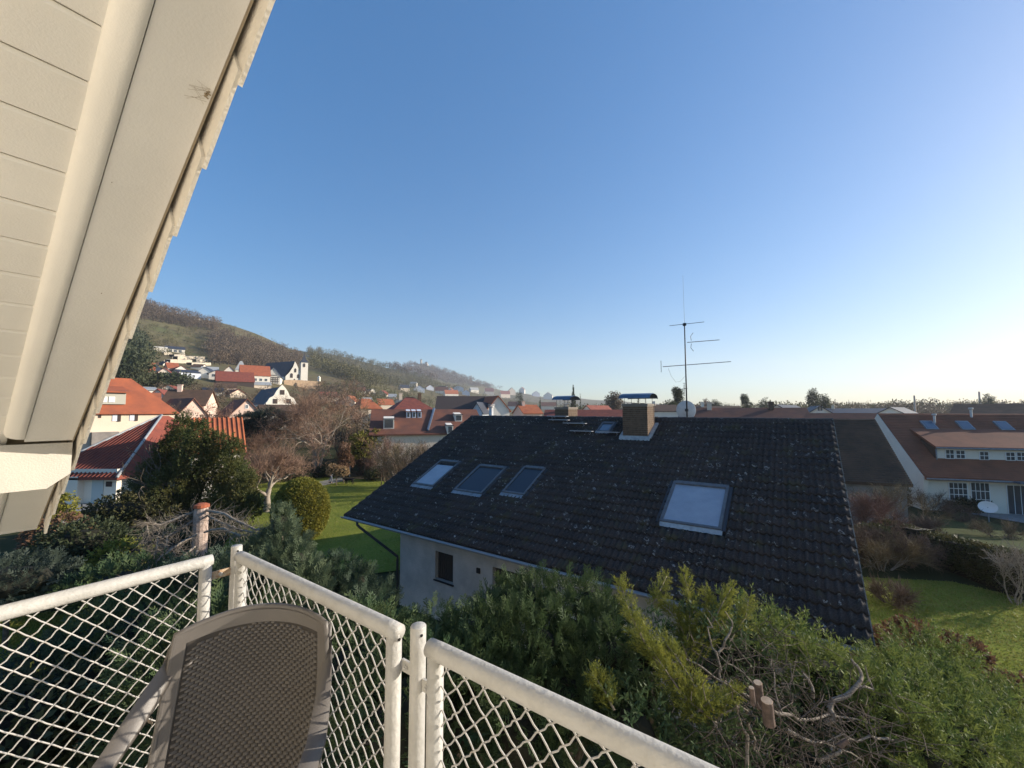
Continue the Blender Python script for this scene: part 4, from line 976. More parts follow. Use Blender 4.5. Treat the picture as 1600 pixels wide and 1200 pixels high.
def house(name,label,cat,base,W_,D_,he,hr_,yaw,roof,wall,ridge='x',wins=(),over=.35,hip=0,chim=0,group=None,sink=3,rid=None,floor=None,gwin=(),tlab=None,ribs=0):
    """base: ground point under the centre of the front; yaw: rotation of the front from facing the camera (rad).
    local x along the front, y into depth. ridge 'x': eaves front; 'y': gable front"""
    base=Vector(base); f=Vector((base.x,base.y,0)).normalized(); a0=math.atan2(-f.x,f.y)+yaw
    X_=Vector((cos(a0),sin(a0),0)); Y_=Vector((-sin(a0),cos(a0),0)); O=base
    def q(x,y,z): return O+X_*x+Y_*y+UP*z
    t=thing(name,label,cat,O,group); h=W_/2
    mb=MB(); 
    if ridge=='x':
        vs=[q(-h,0,-sink),q(h,0,-sink),q(h,D_,-sink),q(-h,D_,-sink),q(-h,0,he),q(h,0,he),q(h,D_,he),q(-h,D_,he),q(-h+hip*.98,D_/2,hr_-.12),q(h-hip*.98,D_/2,hr_-.12)]
        fs=[(0,1,5,4),(2,3,7,6),(1,2,6,9,5) ,(3,0,4,8,7)] if not hip else [(0,1,5,4),(2,3,7,6),(1,2,6,5),(3,0,4,7)]
    else:
        vs=[q(-h,0,-sink),q(h,0,-sink),q(h,D_,-sink),q(-h,D_,-sink),q(-h,0,he),q(h,0,he),q(h,D_,he),q(-h,D_,he),q(0,hip*.98,hr_-.12),q(0,D_-hip*.98,hr_-.12)]
        fs=[(0,1,5,8,4),(2,3,7,9,6),(1,2,6,5),(3,0,4,7)]
    mb.add(vs,fs); mb.obj('wall',wall,t)
    # roof slabs with thickness
    mb=MB(); th=.16
    if ridge=='x':
        sl=(hr_-he)/(D_/2); o=over
        for sg in (0,1):
            y0=-o if sg==0 else D_+o
            e0,e1=q(-h-o,y0,he-sl*o),q(h+o,y0,he-sl*o); r0,r1=q(-h-o+hip*(1+o/ (D_/2)) if hip else -h-o,D_/2,hr_),q(h+o-hip*(1+o/(D_/2)) if hip else h+o,D_/2,hr_)
            c=[e0,e1,r1,r0]; mb.hexa([p-UP*th for p in c]+c)
        if hip:
            for sx in (-1,1):
                e0,e1=q(sx*(h+o),-o,he-sl*o),q(sx*(h+o),D_+o,he-sl*o); r=q(sx*(h+o-hip*(1+o/(D_/2))),D_/2,hr_)
                c=[e0,e1,r]; mb.add([p-UP*th for p in c]+c,[(0,1,2),(3,4,5),(0,1,4,3),(1,2,5,4),(2,0,3,5)])
    else:
        sl=(hr_-he)/h; o=over
        for sx in (-1,1):
            e0,e1=q(sx*(h+o),-o,he-sl*o),q(sx*(h+o),D_+o,he-sl*o); r0,r1=q(0,-o,hr_),q(0,D_+o,hr_)
            c=[e0,e1,r1,r0]; mb.hexa([p-UP*th for p in c]+c)
    ro=mb.obj('roof',roof,t)
    if ribs:   # raised tile ribs running up the front slope(s)
        mb=MB(); n=int(W_/ribs) if ridge=='x' else int(D_/ribs)
        for i in range(n+1):
            if ridge=='x':
                x=-h-over+.1+i*(W_+2*over-.2)/n; mb.tube([q(x,-over,he-sl*over+.03),q(x,D_/2,hr_+.03)],.07,5,cap=False)
            else:
                y=-over+.1+i*(D_+2*over-.2)/n; 
                for sx in (-1,1): mb.tube([q(sx*(h+over),y,he-sl*over+.03),q(0,y,hr_+.03)],.07,5,cap=False)
        r2=mb.obj('tile_ribs',roof,ro,smooth=True); r2['kind']='stuff'
    for k in range(chim):
        cx=(-.25+.5*k)*W_ if ridge=='x' else .1*W_; cy=D_*.45 if ridge=='x' else D_*(.3+.4*k)
        mb=MB(); mb.box(q(cx-.35,cy-.35,hr_-1.2),X_*.7,Y_*.7,UP*2.0); mb.box(q(cx-.42,cy-.42,hr_+.8),X_*.84,Y_*.84,UP*.12); mb.obj('chimney',wall if k%2==0 else M['brick'],ro)
    for (x,z,w,hh) in wins:
        mb=MB(); mb.box(q(x-w/2-.08,-.05,z-.08),X_*(w+.16),Y_*.08,UP*(hh+.16)); fr=mb.obj('window',M['whitepaint'],t)
        mb=MB()
        for (a,b) in ((x-w/2,x-.03),(x+.03,x+w/2)): mb.box(q(a,-.065,z),X_*(b-a),Y_*.03,UP*hh)
        mb.obj('pane',M['glassf'],fr)
    return t,q,X_,Y_
def gbd(px,py,near=45): 
    r_=ray(px,py)
    return hit(px,py,near)
def at_g(px,Y): p=at(px,642,Y); return Vector((p.x,p.y,tz(p.x,p.y)))
def zpx(py,Y): return CZ+(642-py)/635*Y

# --- right: dark brown roof behind the neighbour's house
b=at_g(1352,29.0); t,q,X_,Y_=house('outbuilding','long dark brown tiled roof over a low grey wall, right of the dark roof','house',(b.x-3.2,29.0,-.1),9.0,9.6,zpx(745,28.6)+.1,zpx(654,33.5)+.1,R(15),M['darkroof'],M['gardenwall'],'x',over=.25,sink=1)
# course lines on that roof: shallow steps
def courses(t,q,W_,D_,he,hr_,over,n,m,name='tile_courses'):
    mb=MB(); h=W_/2+over; sl=(hr_-he)/(D_/2)
    for i in range(n):
        y0=-over+(D_/2+over)*i/n; y1=-over+(D_/2+over)*(i+1)/n
        z0=he+sl*y0; z1=he+sl*y1
        mb.add([q(-h,y0-.02,z0+.05),q(h,y0-.02,z0+.05),q(h,y1,z1+.01),q(-h,y1,z1+.01),q(-h,y0-.02,z0+.0),q(h,y0-.02,z0+.0)],[(0,1,2,3),(4,5,1,0)])
    o=mb.obj(name,m,t); o['kind']='stuff'; return o
courses(t,q,9.0,9.6,zpx(745,28.6)+.1,zpx(654,33.5)+.1,.25,34,M['darkroof'])
# --- right: terraced house with white dormer band
TY=34.; g0=-1.5
tb=at(1443,742,TY); TX=Vector((.955,-.296,0)).normalized(); 
def tq(x,y,z): return Vector((tb.x,tb.y,0))+TX*x+Vector((-TX.y,TX.x,0))*y+UP*z
TN=Vector((-TX.y,TX.x,0))
te=thing('terraced_house','red roofed terraced house with a long white dormer band and three skylights, right edge','house',tq(8,3,g0))
ez=zpx(742,TY); rz=zpx(647,TY+7.0); TD=6.3; TL=24; sl=(rz-ez)/TD
mb=MB(); 
mb.add([tq(0,.5,g0-1),tq(0,TD*2-.5,g0-1),tq(0,TD*2-.5,ez),tq(0,TD,rz+.02),tq(0,.0,ez-.1),tq(.3,.5,g0-1),tq(.3,TD*2-.5,g0-1),tq(.3,TD*2-.5,ez),tq(.3,TD,rz+.02),tq(.3,.0,ez-.1)],[(0,1,2,3,4),(9,8,7,6,5),(0,4,9,5),(3,2,7,8),(4,3,8,9)])
mb.obj('gable_wall',M['w1'],te)
mb=MB(); mb.box(tq(.3,.5,g0-1),TX*TL,TN*.3,UP*(ez-g0+1.3)); mb.box(tq(.3,TD*2-.8,g0-1),TX*TL,TN*.3,UP*(ez-g0+1)); mb.box(tq(TL,.8,g0-1),TX*.3,TN*(TD*2-1.6),UP*(ez-g0+1)); mb.obj('wall',M['w1'],te)
mb=MB(); 
c=[tq(.05,-.15,ez-sl*.15),tq(TL+.6,-.15,ez-sl*.15),tq(TL+.6,TD,rz),tq(.05,TD,rz)]; mb.hexa([p-UP*.18 for p in c]+[p+UP*.06 for p in c])
c=[tq(.05,TD*2+.15,ez-sl*.15),tq(.05,TD,rz),tq(TL+.6,TD,rz),tq(TL+.6,TD*2+.15,ez-sl*.15)]; mb.hexa([p-UP*.18 for p in c]+[p+UP*.06 for p in c])
tro=mb.obj('roof',M['orangeroof'],te)
mb=MB()
nco=36
for i in range(nco):
    y0=-.15+(TD+.15)*i/nco; y1=-.15+(TD+.15)*(i+1)/nco; z0=ez+sl*y0; z1=ez+sl*y1
    mb.add([tq(.05,y0-.02,z0+.11),tq(TL+.6,y0-.02,z0+.11),tq(TL+.6,y1,z1+.075),tq(.05,y1,z1+.075),tq(.05,y0-.02,z0+.06),tq(TL+.6,y0-.02,z0+.06)],[(0,1,2,3),(4,5,1,0)])
o=mb.obj('tile_courses',M['orangeroof'],tro); o['kind']='stuff'
# dormer: white front wall, flat-pitched roof slab merging into the main roof
def onY(px,py,yl):   # intersect pixel ray with terrace-local plane y=yl
    r_=ray(px,py); P0=tq(0,yl,CZ); k=(P0-Vector((0,0,CZ))).dot(TN)/r_.dot(TN); p=Vector((0,0,CZ))+r_*k; d=p-tq(0,0,0); return d.dot(TX),p.z
dy=1.55
dx0,dzb=onY(1464,722,dy); _,dzt=onY(1464,699,dy)
mb=MB(); mb.box(tq(dx0,dy,dzb-.5),TX*(TL-dx0-1),TN*.25,UP*(dzt-dzb+.5)); dw=mb.obj('dormer_wall',M['w1'],te)
mb=MB(); mb.add([tq(dx0-.02,dy,dzb-.4),tq(dx0-.02,dy,dzt),tq(dx0-.02,dy+2.6,dzt+1.3),tq(dx0-.02,dy+2.2,dzt)],[(0,1,2,3)])
mb.hexa([tq(dx0-.12,dy+.02,dzb-.3),tq(dx0-.01,dy+.02,dzb-.3),tq(dx0-.01,dy+3.4,dzt+.9),tq(dx0-.12,dy+3.4,dzt+.9),tq(dx0-.12,dy+.02,dzt),tq(dx0-.01,dy+.02,dzt),tq(dx0-.01,dy+3.4,dzt+1.0),tq(dx0-.12,dy+3.4,dzt+1.0)]); mb.obj('dormer_cheek',M['darkroof'],te)
yq=(dzt-ez)/sl; s2=.36; yj=(dzt+.1-s2*(dy-.35)-ez)/(sl-s2)
c=[tq(dx0-.2,dy-.35,dzt+.02),tq(TL,dy-.35,dzt+.02),tq(TL,yj+.1,ez+sl*(yj+.1)+.08),tq(dx0-.2,yj+.1,ez+sl*(yj+.1)+.08)]
mb=MB(); mb.hexa([p-UP*.10 for p in c]+[p+UP*.08 for p in c]); mb.obj('dormer_roof',M['orangeroof'],te)
mb=MB(); mb.tube([tq(dx0-.2,dy-.38,dzt-.02),tq(TL,dy-.38,dzt-.02)],.07,7); mb.tube([tq(.1,-.2,ez-.2),tq(TL,-.2,ez-.2)],.08,7); mb.tube([tq(dx0-.05,dy-.1,dzt-.1),tq(dx0-.05,dy-.1,dzb-.1)],.05,6); mb.obj('gutter',M['zinc'],te,smooth=True)
def twin(x0,x1,z0,z1,y,nx=2,nz=2,lab=None,m=None):
    mb=MB(); mb.box(tq(x0,y-.06,z0),TX*(x1-x0),TN*.08,UP*(z1-z0)); f=mb.obj('window',M['whitepaint'],te)
    w=(x1-x0); h=(z1-z0); bx=.055; 
    for i in range(nx):
        for k in range(nz):
            a=x0+bx+(w-bx)*i/nx; c_=z0+bx+(h-bx)*k/nz
            mb=MB(); mb.box(tq(a,y-.075,c_),TX*((w-bx)/nx-bx),TN*.03,UP*((h-bx)/nz-bx)); mb.obj('pane',M['glassf'],f)
for (a,b_,c_,d_) in ((1477,1491,702,717),(1493,1508,703,717),(1530,1545,705,719),(1571,1586,706,720),(1588,1603,706,720)):
    x0,z1=onY(a,c_,dy); x1,z0=onY(b_,d_,dy); x0,_=onY(a,d_,dy); twin(x0,x1,z0,z1,dy)
for (a,b_,c_,d_) in ((1443,1453,656,672),(1497,1521,659,673),(1556,1580,660,674)):
    pass
for (px_) in (1451,1507,1567):     # skylights high on the slope
    y_=4.9; x_,_z=onY(px_,666,y_); zc=ez+sl*y_; dv=(TN+UP*sl).normalized(); nv=(UP-TN*sl).normalized()
    mb=MB(); c=tq(x_,y_,zc)+nv*.14; mb.cbox(c,TX*.9,dv*1.2,nv*.14); f=mb.obj('skylight',M['zinc'],te); mb=MB(); mb.cbox(c+nv*.075,TX*.72,dv*.98,nv*.02); mb.obj('pane',M['glass_sky'],f)
for px_,y_ in ((1460,5.2),(1518,5.9)):
    x_,_z=onY(px_,655,y_); zc=ez+sl*y_; mb=MB(); mb.tube([tq(x_,y_,zc),tq(x_,y_,zc+.75)],.09,8); mb.tube([tq(x_,y_,zc+.8),tq(x_,y_,zc+.95)],.16,8); mb.obj('vent_pipe',M['dish'],te)
gy=.5
x0,z1=onY(1481,753,gy); x1,z0=onY(1512,775,gy); twin(x0,x1,z0-.4,z1,gy,4,3)
x0,z1=onY(1515,753,gy); x1,z0=onY(1547,781,gy); twin(x0,x1,z0-.7,z1,gy,4,3)
x0,z1=onY(1571,757,gy); x1,z0=onY(1600,798,gy); twin(x0,x1+.3,g0+.02,z1,gy,3,1)
mb=MB(); x0,z1=onY(1570,750,gy); mb.box(tq(x0,-.9,ez-.25),TX*8,TN*1.4,UP*.12); mb.obj('canopy',M['zincblue'],te)
b=tq(3.5,-1.6,0); sheet('patio',[(tq(2,.4,0).x,tq(2,.4,0).y),(tq(22,.4,0).x,tq(22,.4,0).y),(tq(22,-4.0,0).x,tq(22,-4.0,0).y),(tq(4.5,-3.0,0).x,tq(4.5,-3.0,0).y)],M['path'],.06)
# dish standing in the terrace garden
dc=at(1543.5,792,30.5); sdh=thing('satellite_dish','white oval satellite dish on a short post on the patio of the terraced house','satellite dish',(dc.x,dc.y,tz(dc.x,dc.y)))
ddir=(Vector((-dc.x,-dc.y,0)).normalized()+Vector((.15,0,.35))).normalized(); dx=ddir.cross(UP).normalized(); dyv=dx.cross(ddir)
mb=MB(); rows=[[dc+(dx*cos(t)+dyv*sin(t)*.85)*r_-ddir*(.10*(1-(r_/.5)**2)) for t in np.linspace(0,2*pi,25)] for r_ in np.linspace(.001,.5,6)]
mb.grid(rows); mb.grid([[p-ddir*.01 for p in q_] for q_ in rows],flip=True); mb.obj('reflector',M['whitepaint'],sdh,smooth=True)
mb=MB(); mb.tube([(dc.x,dc.y,tz(dc.x,dc.y)-.05),dc-ddir*.12],.04,8); mb.obj('post',M['zinc'],sdh)
# grey wall piece and dark carport between outbuilding and terrace
# --- further roofs at right
def far(label,pxc,pyb,Y,pw,pe,pr,depth,yaw,roof,wall,ridge='x',chim=0,wins=(),hip=0,name='house',over=.3,group=None,sink=4):
    """far house placed by its bearing, base row, true distance Y and sizes; pe/pr: eave and ridge rows"""
    p=at(pxc,pyb,Y); k=Y/635; base=Vector((p.x,p.y,p.z)); 
    return house(name,label,'house',base,pw*k,depth,(pyb-pe)*k,(pyb-pr)*k,yaw,roof,wall,ridge,[(x*k,z*k,w*k,h_*k) for (x,z,w,h_) in wins],over,hip*k,chim,group,sink)
far('long orange roof running behind the dark brown roof',1345,676,52,170,668,646,9,R(0),M['orangeroof'],M['w2'])
far('long red brown roof left of the orange roof, behind the ridge of the dark roof',1160,670,60,180,660,637,10,R(4),M['brownroof'],M['w2'],chim=2)
far('long red roof behind the two brick chimneys',915,668,62,130,660,640,10,R(0),M['redtile'],M['w2'],chim=1)
far('dark house with pale pointed gable among the far roofs',1215,655,85,42,645,632,14,R(-15),M['slate'],M['w1'],'y')
far('house with white gable and small window left of the orange roof end',1282,656,80,34,646,634,12,R(8),M['slate'],M['w1'],'y',wins=((0,14,6,6),))
far('low white gabled house under the tall thin mast',1392,656,90,34,646,636,14,R(-10),M['slate'],M['w1'],'y')
far('dark brown roof with a pale vent at the right edge of the picture',1575,655,56,120,648,630,10,R(-4),M['darkroof'],M['w2'],chim=0)
far('dark flat-looking roof between the far gables',1330,656,110,90,645,638,14,0,M['slate'],M['w2'],chim=1)
far('dark brown roof behind the dish',1120,657,95,70,644,634,12,R(5),M['darkroof'],M['w1'],chim=1)
far('small white house with red roof just right of the small brick chimney',917,650,110,24,644,633,12,R(-30),M['redtile'],M['w1'],'y')
far('white low house right of the far conifer',990,652,120,60,641,635,12,R(-30),M['darkroof'],M['w1'],chim=1)
far('dark far roof behind the big chimney',1045,655,100,90,642,632,12,0,M['darkroof'],M['w1'],chim=1)
# --- centre left: long brown roof row with three small dormers
t,q,X_,Y_=far('long red brown roof with three small white dormers and a blue metal seam',672,712,48,172,676,640,12,R(6),M['brownroof'],M['w2'],name='row_house')
k=48/635
def roofbox(t,q,x,zf,w,h_,he,hr_,D_,m,mroof,name='dormer'):
    y=D_/2*(zf-he)/(hr_-he); mb=MB(); mb.hexa([q(x-w/2,y-.05,zf-.1),q(x+w/2,y-.05,zf-.1),q(x+w/2,y+1.6,zf-.1),q(x-w/2,y+1.6,zf-.1),q(x-w/2,y-.05,zf+h_),q(x+w/2,y-.05,zf+h_),q(x+w/2,y+1.8,zf+h_+.3),q(x-w/2,y+1.8,zf+h_+.3)]); d=mb.obj(name,m,t)
    mb=MB(); mb.box(q(x-w/2-.1,y-.15,zf+h_),X_*(w+.2),Y_*1.9,UP*.08); mb.obj('dormer_roof',mroof,d)
    mb=MB(); mb.box(q(x-w/2+.12,y-.08,zf+.1),X_*(w-.24),Y_*.04,UP*(h_-.2)); mb.obj('pane',M['glassf'],d)
he,hh=(712-676)*k,(712-640)*k
for xx in (641,650,659): roofbox(t,q,(xx-672)*k,(712-654)*k,.5,.75,he,hh,12,M['w4'],M['redtile'])
roofbox(t,q,(610-672)*k,(712-670)*k,1.2,1.1,he,hh,12,M['w1'],M['slate'])
roofbox(t,q,(722-672)*k,(712-660)*k,.9,.8,he,hh,12,M['w1'],M['slate'])
roofbox(t,q,(702-672)*k,(712-678)*k,.7,.9,he,hh,12,M['w1'],M['slate'])
mb=MB(); sl_=(hh-he)/6; a=q((668-672)*k,0.2,he+.2*sl_+.12); bb=q((686-672)*k,5.9,he+5.9*sl_+.12); mb.tube([a,bb],.16,6); mb.obj('metal_seam',M['zincblue'],t)
far('steep red hip roof with two chimneys behind the brown row roof',648,640,90,62,640,619,14,R(10),M['redtile'],M['w2'],hip=26,chim=2,sink=6)
far('large dark hall roof with a row of white dormers, left of its orange end',728,650,80,92,640,617,13,R(0),M['timber'],M['w1'],chim=0,sink=6)
far('orange end roofs of the dark hall with a white gable',778,650,78,38,640,618,14,R(18),M['clay'],M['w1'],'y',sink=6)
far('orange house above the long brown roof at its left end',580,642,90,30,637,622,10,R(15),M['clay'],M['w2'],hip=10)
far('white house with dark roof in front of the dark hall, behind the flue pipe',745,650,74,18,642,628,8,R(-20),M['slate'],M['w4'],'y')
far('small red house with chimney right of the dark hall',833,652,100,30,645,632,9,R(20),M['clay'],M['w3'],chim=1)
# --- left: cream house with big orange hip roof
cb=at(190,700,46); t,q,X_,Y_=house('cream_house','cream plastered house with bright orange hipped roof and pale dormer, beside the cream overhang','house',(cb.x-1.5,46,tz(cb.x,46)-.4),11.6,9.5,zpx(641,46)+.4-tz(cb.x,46)+0,zpx(597,50)+.9-tz(cb.x,46),R(10),M['clay_bright'],M['w2'],'x',over=.35,hip=3.4,chim=0,wins=())
k=46/635; zb=tz(cb.x,46)-.4
def hwq(px,py): 
    r_=ray(px,py); P0=q(0,0,0); kk=(P0-Vector((0,0,CZ))).dot(Y_)/r_.dot(Y_); p=Vector((0,0,CZ))+r_*kk; d=p-P0; return d.dot(X_),p.z-P0.z
for (x0p,x1p,y0p,y1p) in ((176,183,644,658),(203,210,644,657)):
    x0,z1=hwq(x0p,y0p); x1,z0=hwq(x1p,y1p)
    mb=MB(); mb.box(q(x0,-.05,z0),X_*(x1-x0),Y_*.06,UP*(z1-z0)); w=mb.obj('window',M['w4'],t)
    mb=MB(); mb.box(q(x1+.01,-.08,z0-.05),X_*.28,Y_*.05,UP*(z1-z0+.1)); mb.obj('shutter',M['timber'],w)
x0,z1=hwq(154,646); x1,z0=hwq(158,653); mb=MB(); mb.box(q(x0,-.05,z0),X_*(x1-x0),Y_*.06,UP*(z1-z0)); mb.obj('window',M['timber'],t)
x0,z1=hwq(142,674); x1,z0=hwq(183,690); mb=MB(); mb.box(q(x0,-.7,z0-1),X_*(x1-x0),Y_*.75,UP*(z1-z0+.9)); mb.obj('balcony_front',M['gardenwall'],t)
# dormer
x0,zt_=hwq(150,616); x1,zb_=hwq(198,633)
mb=MB(); mb.box(q(x0-1.0,.55,zb_+.1),X_*(x1-x0+1.0),Y_*2.8,UP*(zt_-zb_+.15)); d=mb.obj('dormer',M['gardenwall2'],t)
mb=MB(); mb.hexa([q(x0-1.3,.2,zt_+.25),q(x1+.25,.2,zt_+.25),q(x1+.25,3.6,zt_+.95),q(x0-1.3,3.6,zt_+.95),q(x0-1.3,.2,zt_+.4),q(x1+.25,.2,zt_+.4),q(x1+.25,3.6,zt_+1.15),q(x0-1.3,3.6,zt_+1.15)]); mb.obj('dormer_roof',M['clay_bright'],d)
for (a,b_) in ((160,169),(172,181)):
    xa,z1=hwq(a,619.5); xb,z0=hwq(b_,628.5); mb=MB(); mb.box(q(xa,.49,z0),X_*(xb-xa),Y_*.05,UP*(z1-z0)); mb.obj('window',M['whitepaint'],d)
mb=MB(); mb.cbox(q(-1.6,4.6,zpx(594,50)+.4-tz(cb.x,46)),X_*.8,Y_*.6,UP*1.2); mb.obj('chimney',M['w1'],t)
# --- left: low bungalow with red ribbed tile roof
bb=gb(180,787); bc=bb+Vector((0,8,0)); fc=Vector((bc.x,bc.y,0)).normalized()
t,q,X_,Y_=house('bungalow','low white bungalow with ribbed dark red hipped roof, half hidden by the yew','house',(bc.x,bc.y,bb.z),16,6.4,2.75,6.9,R(90)-math.atan2(-fc.x,fc.y),M['redtile'],M['w1'],'x',over=.5,hip=7,sink=.3)
mb=MB(); n=22; o_=.5; sl_=(6.9-2.75)/3.2; zc=2.75-sl_*o_; yl,yr=-o_,6.4+o_; ym=3.2; xh=-8-o_; xa=-8-o_+7*(1+o_/3.2); za=6.9
for i in range(1,n):
    y=yl+(yr-yl)*i/n; f=1-abs(y-ym)/(ym+o_); mb.tube([q(xh,y,zc+.04),q(xh+(xa-xh)*f,y,zc+(za-zc)*f+.04)],.075,5,cap=False)
r2=mb.obj('tile_ribs',M['redtile'],t,smooth=True); r2['kind']='stuff'
mb=MB(); mb.tube([q(xh,yl,zc+.06),q(xa,ym,za+.08)],.11,6); mb.tube([q(xh,yr,zc+.06),q(xa,ym,za+.08)],.11,6); mb.obj('hip_ridge',M['zincpale'],t,smooth=True)
mb=MB(); mb.box(q(-8.06,1.0,-.1),Y_*.9,X_*.05,UP*2.0); mb.obj('door',M['shut'],t)
mb=MB(); mb.box(q(-8.06,.35,1.35),Y_*.0+Y_*.45,X_*.05,UP*.4); mb.obj('window',M['timber'],t)
mb=MB(); mb.box(q(-8.5,2.6,-.1),Y_*3.8,X_*.5,UP*2.3); mb.obj('porch_wall',M['w1'],t)
b2=at_g(336,35); t,q,X_,Y_=house('garage_wing','white wall with ribbed orange-red tile roof seen through and right of the yew','house',(b2.x,35.5,tz(b2.x,35.5)),3.4,6.5,4.2,6.75,R(4),M['clay'],M['w1'],'x',over=.4,ribs=.30,sink=.3)
# --- left middle distance houses
far('dark brown roofs among bare shrubs below the hill town',283,660,75,56,632,607,10,R(-15),M['darkroof'],M['w3'],chim=1)
far('brown gabled house half hidden by bare trees',300,668,65,40,648,622,9,R(20),M['brownroof'],M['w3'],'y')
far('pinkish gabled house with brown roof in front of the big white gable',384,672,70,44,648,623,10,R(12),M['brownroof'],M['w3'],'y',wins=((0,34,3,5),))
far('small white flat house with posts on its roof above the orange hipped roof',224,622,85,32,608,603,8,R(8),M['zincpale'],M['w1'])
far('small house with white gable and dark red roof beside the flat white house',245,628,80,18,617,607,9,R(-12),M['redtile'],M['w1'],'y')
far('orange low roof right of the cream house',228,640,66,30,626,612,8,R(0),M['clay'],M['w3'])
# big white curved gable with slate roof
Y0=112; k=Y0/635; p=at(440,662,Y0)
def prism_gable(name,label,Y0,pyb,outline,depth,roofm,wallm,yaw,extra=None,group=None):
    """gable outline in photo rows/columns at true distance Y0, extruded back by depth"""
    pc=sum(x for x,y in outline)/len(outline); f=at(pc,642,Y0); f=Vector((f.x,f.y,0)).normalized(); a=math.atan2(-f.x,f.y)+yaw; X_=Vector((cos(a),sin(a),0));Y_=Vector((-sin(a),cos(a),0)); O=at(pc,pyb,Y0)
    def loc(px,py): 
        r_=ray(px,py); kk=(O-Vector((0,0,CZ))).dot(Y_)/r_.dot(Y_); return Vector((0,0,CZ))+r_*kk
    t=thing(name,label,'house',O,group); pts=[loc(x,y) for x,y in outline]; n=len(pts)
    mb=MB(); bk=[v+Y_*.5 for v in pts]; mb.add(pts+bk,[tuple(range(n)),tuple(reversed(range(n,2*n)))]+[(i,n+i,n+(i+1)%n,(i+1)%n) for i in range(n)]); mb.obj('gable_wall',wallm,t)
    return t,loc,X_,Y_,O
t,loc,X_,Y_,O=prism_gable('gabled_hall','large white house with a curved stepped gable and blue slate roof below the church',Y0,662,[(413,662),(413,632),(418,627),(421,622),(428,618),(432,611),(436,606),(441,601),(446,606),(450,612),(453,619),(459,622),(462,628),(467,634),(470,662)],20,M['slate'],M['w1'],R(14))
mb=MB(); L_,Rr,T_=loc(417,632),loc(465,632),loc(441,604); bk=Y_*24
mb.add([L_+Y_*.4,T_+Y_*.4,Rr+Y_*.4,L_+bk,T_+bk,Rr+bk],[(0,1,4,3),(1,2,5,4),(0,2,1),(3,4,5)]); mb.obj('roof',M['slate'],t)
mb=MB(); mb.add([L_+Y_*.4-UP*6,L_+Y_*.4,L_+bk,L_+bk-UP*6,Rr+Y_*.4-UP*6,Rr+Y_*.4,Rr+bk,Rr+bk-UP*6],[(0,1,2,3),(4,7,6,5)]); mb.obj('side_wall',M['w1'],t)
for (x,y) in ((430,627),(451,627),(441,613)):
    c=loc(x,y); mb=MB(); mb.cbox(c,X_*1.1,Y_*.15,UP*1.3); mb.obj('window',M['timber'],t)
far('low house with dark brown roof and white walls before the stepped gable',444,664,95,62,643,632,9,R(8),M['darkroof'],M['w1'],wins=((-20,12,8,6),(-2,10,8,7),(18,11,8,7)))

# ================================================================ HILL TOWN, CHURCH, CASTLE, WOODS
def hits(P):
    P=np.asarray(P,float); xc=(P[:,0]-800)/635; yc=(600-P[:,1])/635; r=np.stack([xc,_ca-yc*_sa,_sa+yc*_ca],1); h=np.hypot(r[:,0],r[:,1]); r/=h[:,None]
    out=np.full((len(P),3),np.nan); d=60.; todo=np.ones(len(P),bool)
    while d<2600 and todo.any():
        x,y,z=r[:,0]*d,r[:,1]*d,CZ+r[:,2]*d; g=terr(x,y); k=todo&(z<=g); out[k]=np.stack([x,y,g],1)[k]; todo&=~k; d*=1.008
    return out[~np.isnan(out[:,0])]
def inpx(poly,n,seed=0):
    r=np.random.default_rng(seed); P=np.array(poly,float); lo=P.min(0);hi=P.max(0); q=r.uniform(lo,hi,(n*4,2)); k=inpoly(q[:,0],q[:,1],poly); return q[k][:n]
M['wood_brown']=leafmat('winter_wood',(.17,.12,.075),(.10,.075,.05),.05,trans=.2)
M['wood_olive']=leafmat('olive_scrub',(.14,.13,.05),(.09,.08,.035),.06,trans=.2)
M['wood_dark']=leafmat('hill_evergreen',(.045,.06,.03),(.07,.075,.035),.08,trans=.15)
def wood(name,pos,hlo,hhi,per,m,label=None,wid=.45,seed=1,lift=.5,bl=(.16,.3)):
    """tree crowns of small slips at the given ground points, as one stuff mesh"""
    r=np.random.default_rng(seed); H=r.uniform(hlo,hhi,len(pos)); Ps=[];Ds=[];Ss=[]
    n=len(pos)*per; i=np.repeat(np.arange(len(pos)),per); d=nrm(r.normal(size=(n,3))); rr=r.random(n)**.4
    c=pos[i]+np.stack([np.zeros(n),np.zeros(n),H[i]*lift],1); P=c+d*rr[:,None]*np.stack([H[i]*wid,H[i]*wid,H[i]*.48],1)
    D=nrm(d*.6+r.normal(size=d.shape)*.5+np.array([0,0,.5])); V,F=scatter(P_TUFT,P,D,H[i]*r.uniform(bl[0],bl[1],n)); 
    # trunks
    t=[(pos[k]-np.array([0,0,1]),pos[k]+np.array([0,0,H[k]*.8]),H[k]*.03,H[k]*.01) for k in range(len(pos))]; V2,F2=segmesh(t,3); V,F=merge([(V,F),(V2,F2)])
    o=fastmesh(name,V,F,m); o['kind']='stuff'; tag(o,label or name.replace('_',' '),'woodland'); return o
A=hits(inpx([(335,525),(380,535),(430,545),(470,560),(470,575),(420,578),(370,572),(330,570),(322,545)],300,1)); B=hits(inpx([(205,480),(215,476),(245,483),(300,500),(340,510),(345,520),(300,515),(250,505),(205,500)],160,2))
Cc=hits(inpx([(480,548),(520,553),(560,563),(600,570),(640,585),(700,606),(740,612),(660,608),(600,605),(560,600),(520,588),(490,575)],750,3))
wood('bare_hillside_wood',np.concatenate([A,B]),9,14,44,M['wood_brown'],'brown leafless wood on the slope behind the church',.5,4,bl=(.07,.14))
wood('dark_hillside_wood',Cc,9,15,24,M['wood_olive'],'dark wooded hillside between the church hill and the castle hill',.5,5,bl=(.09,.18))
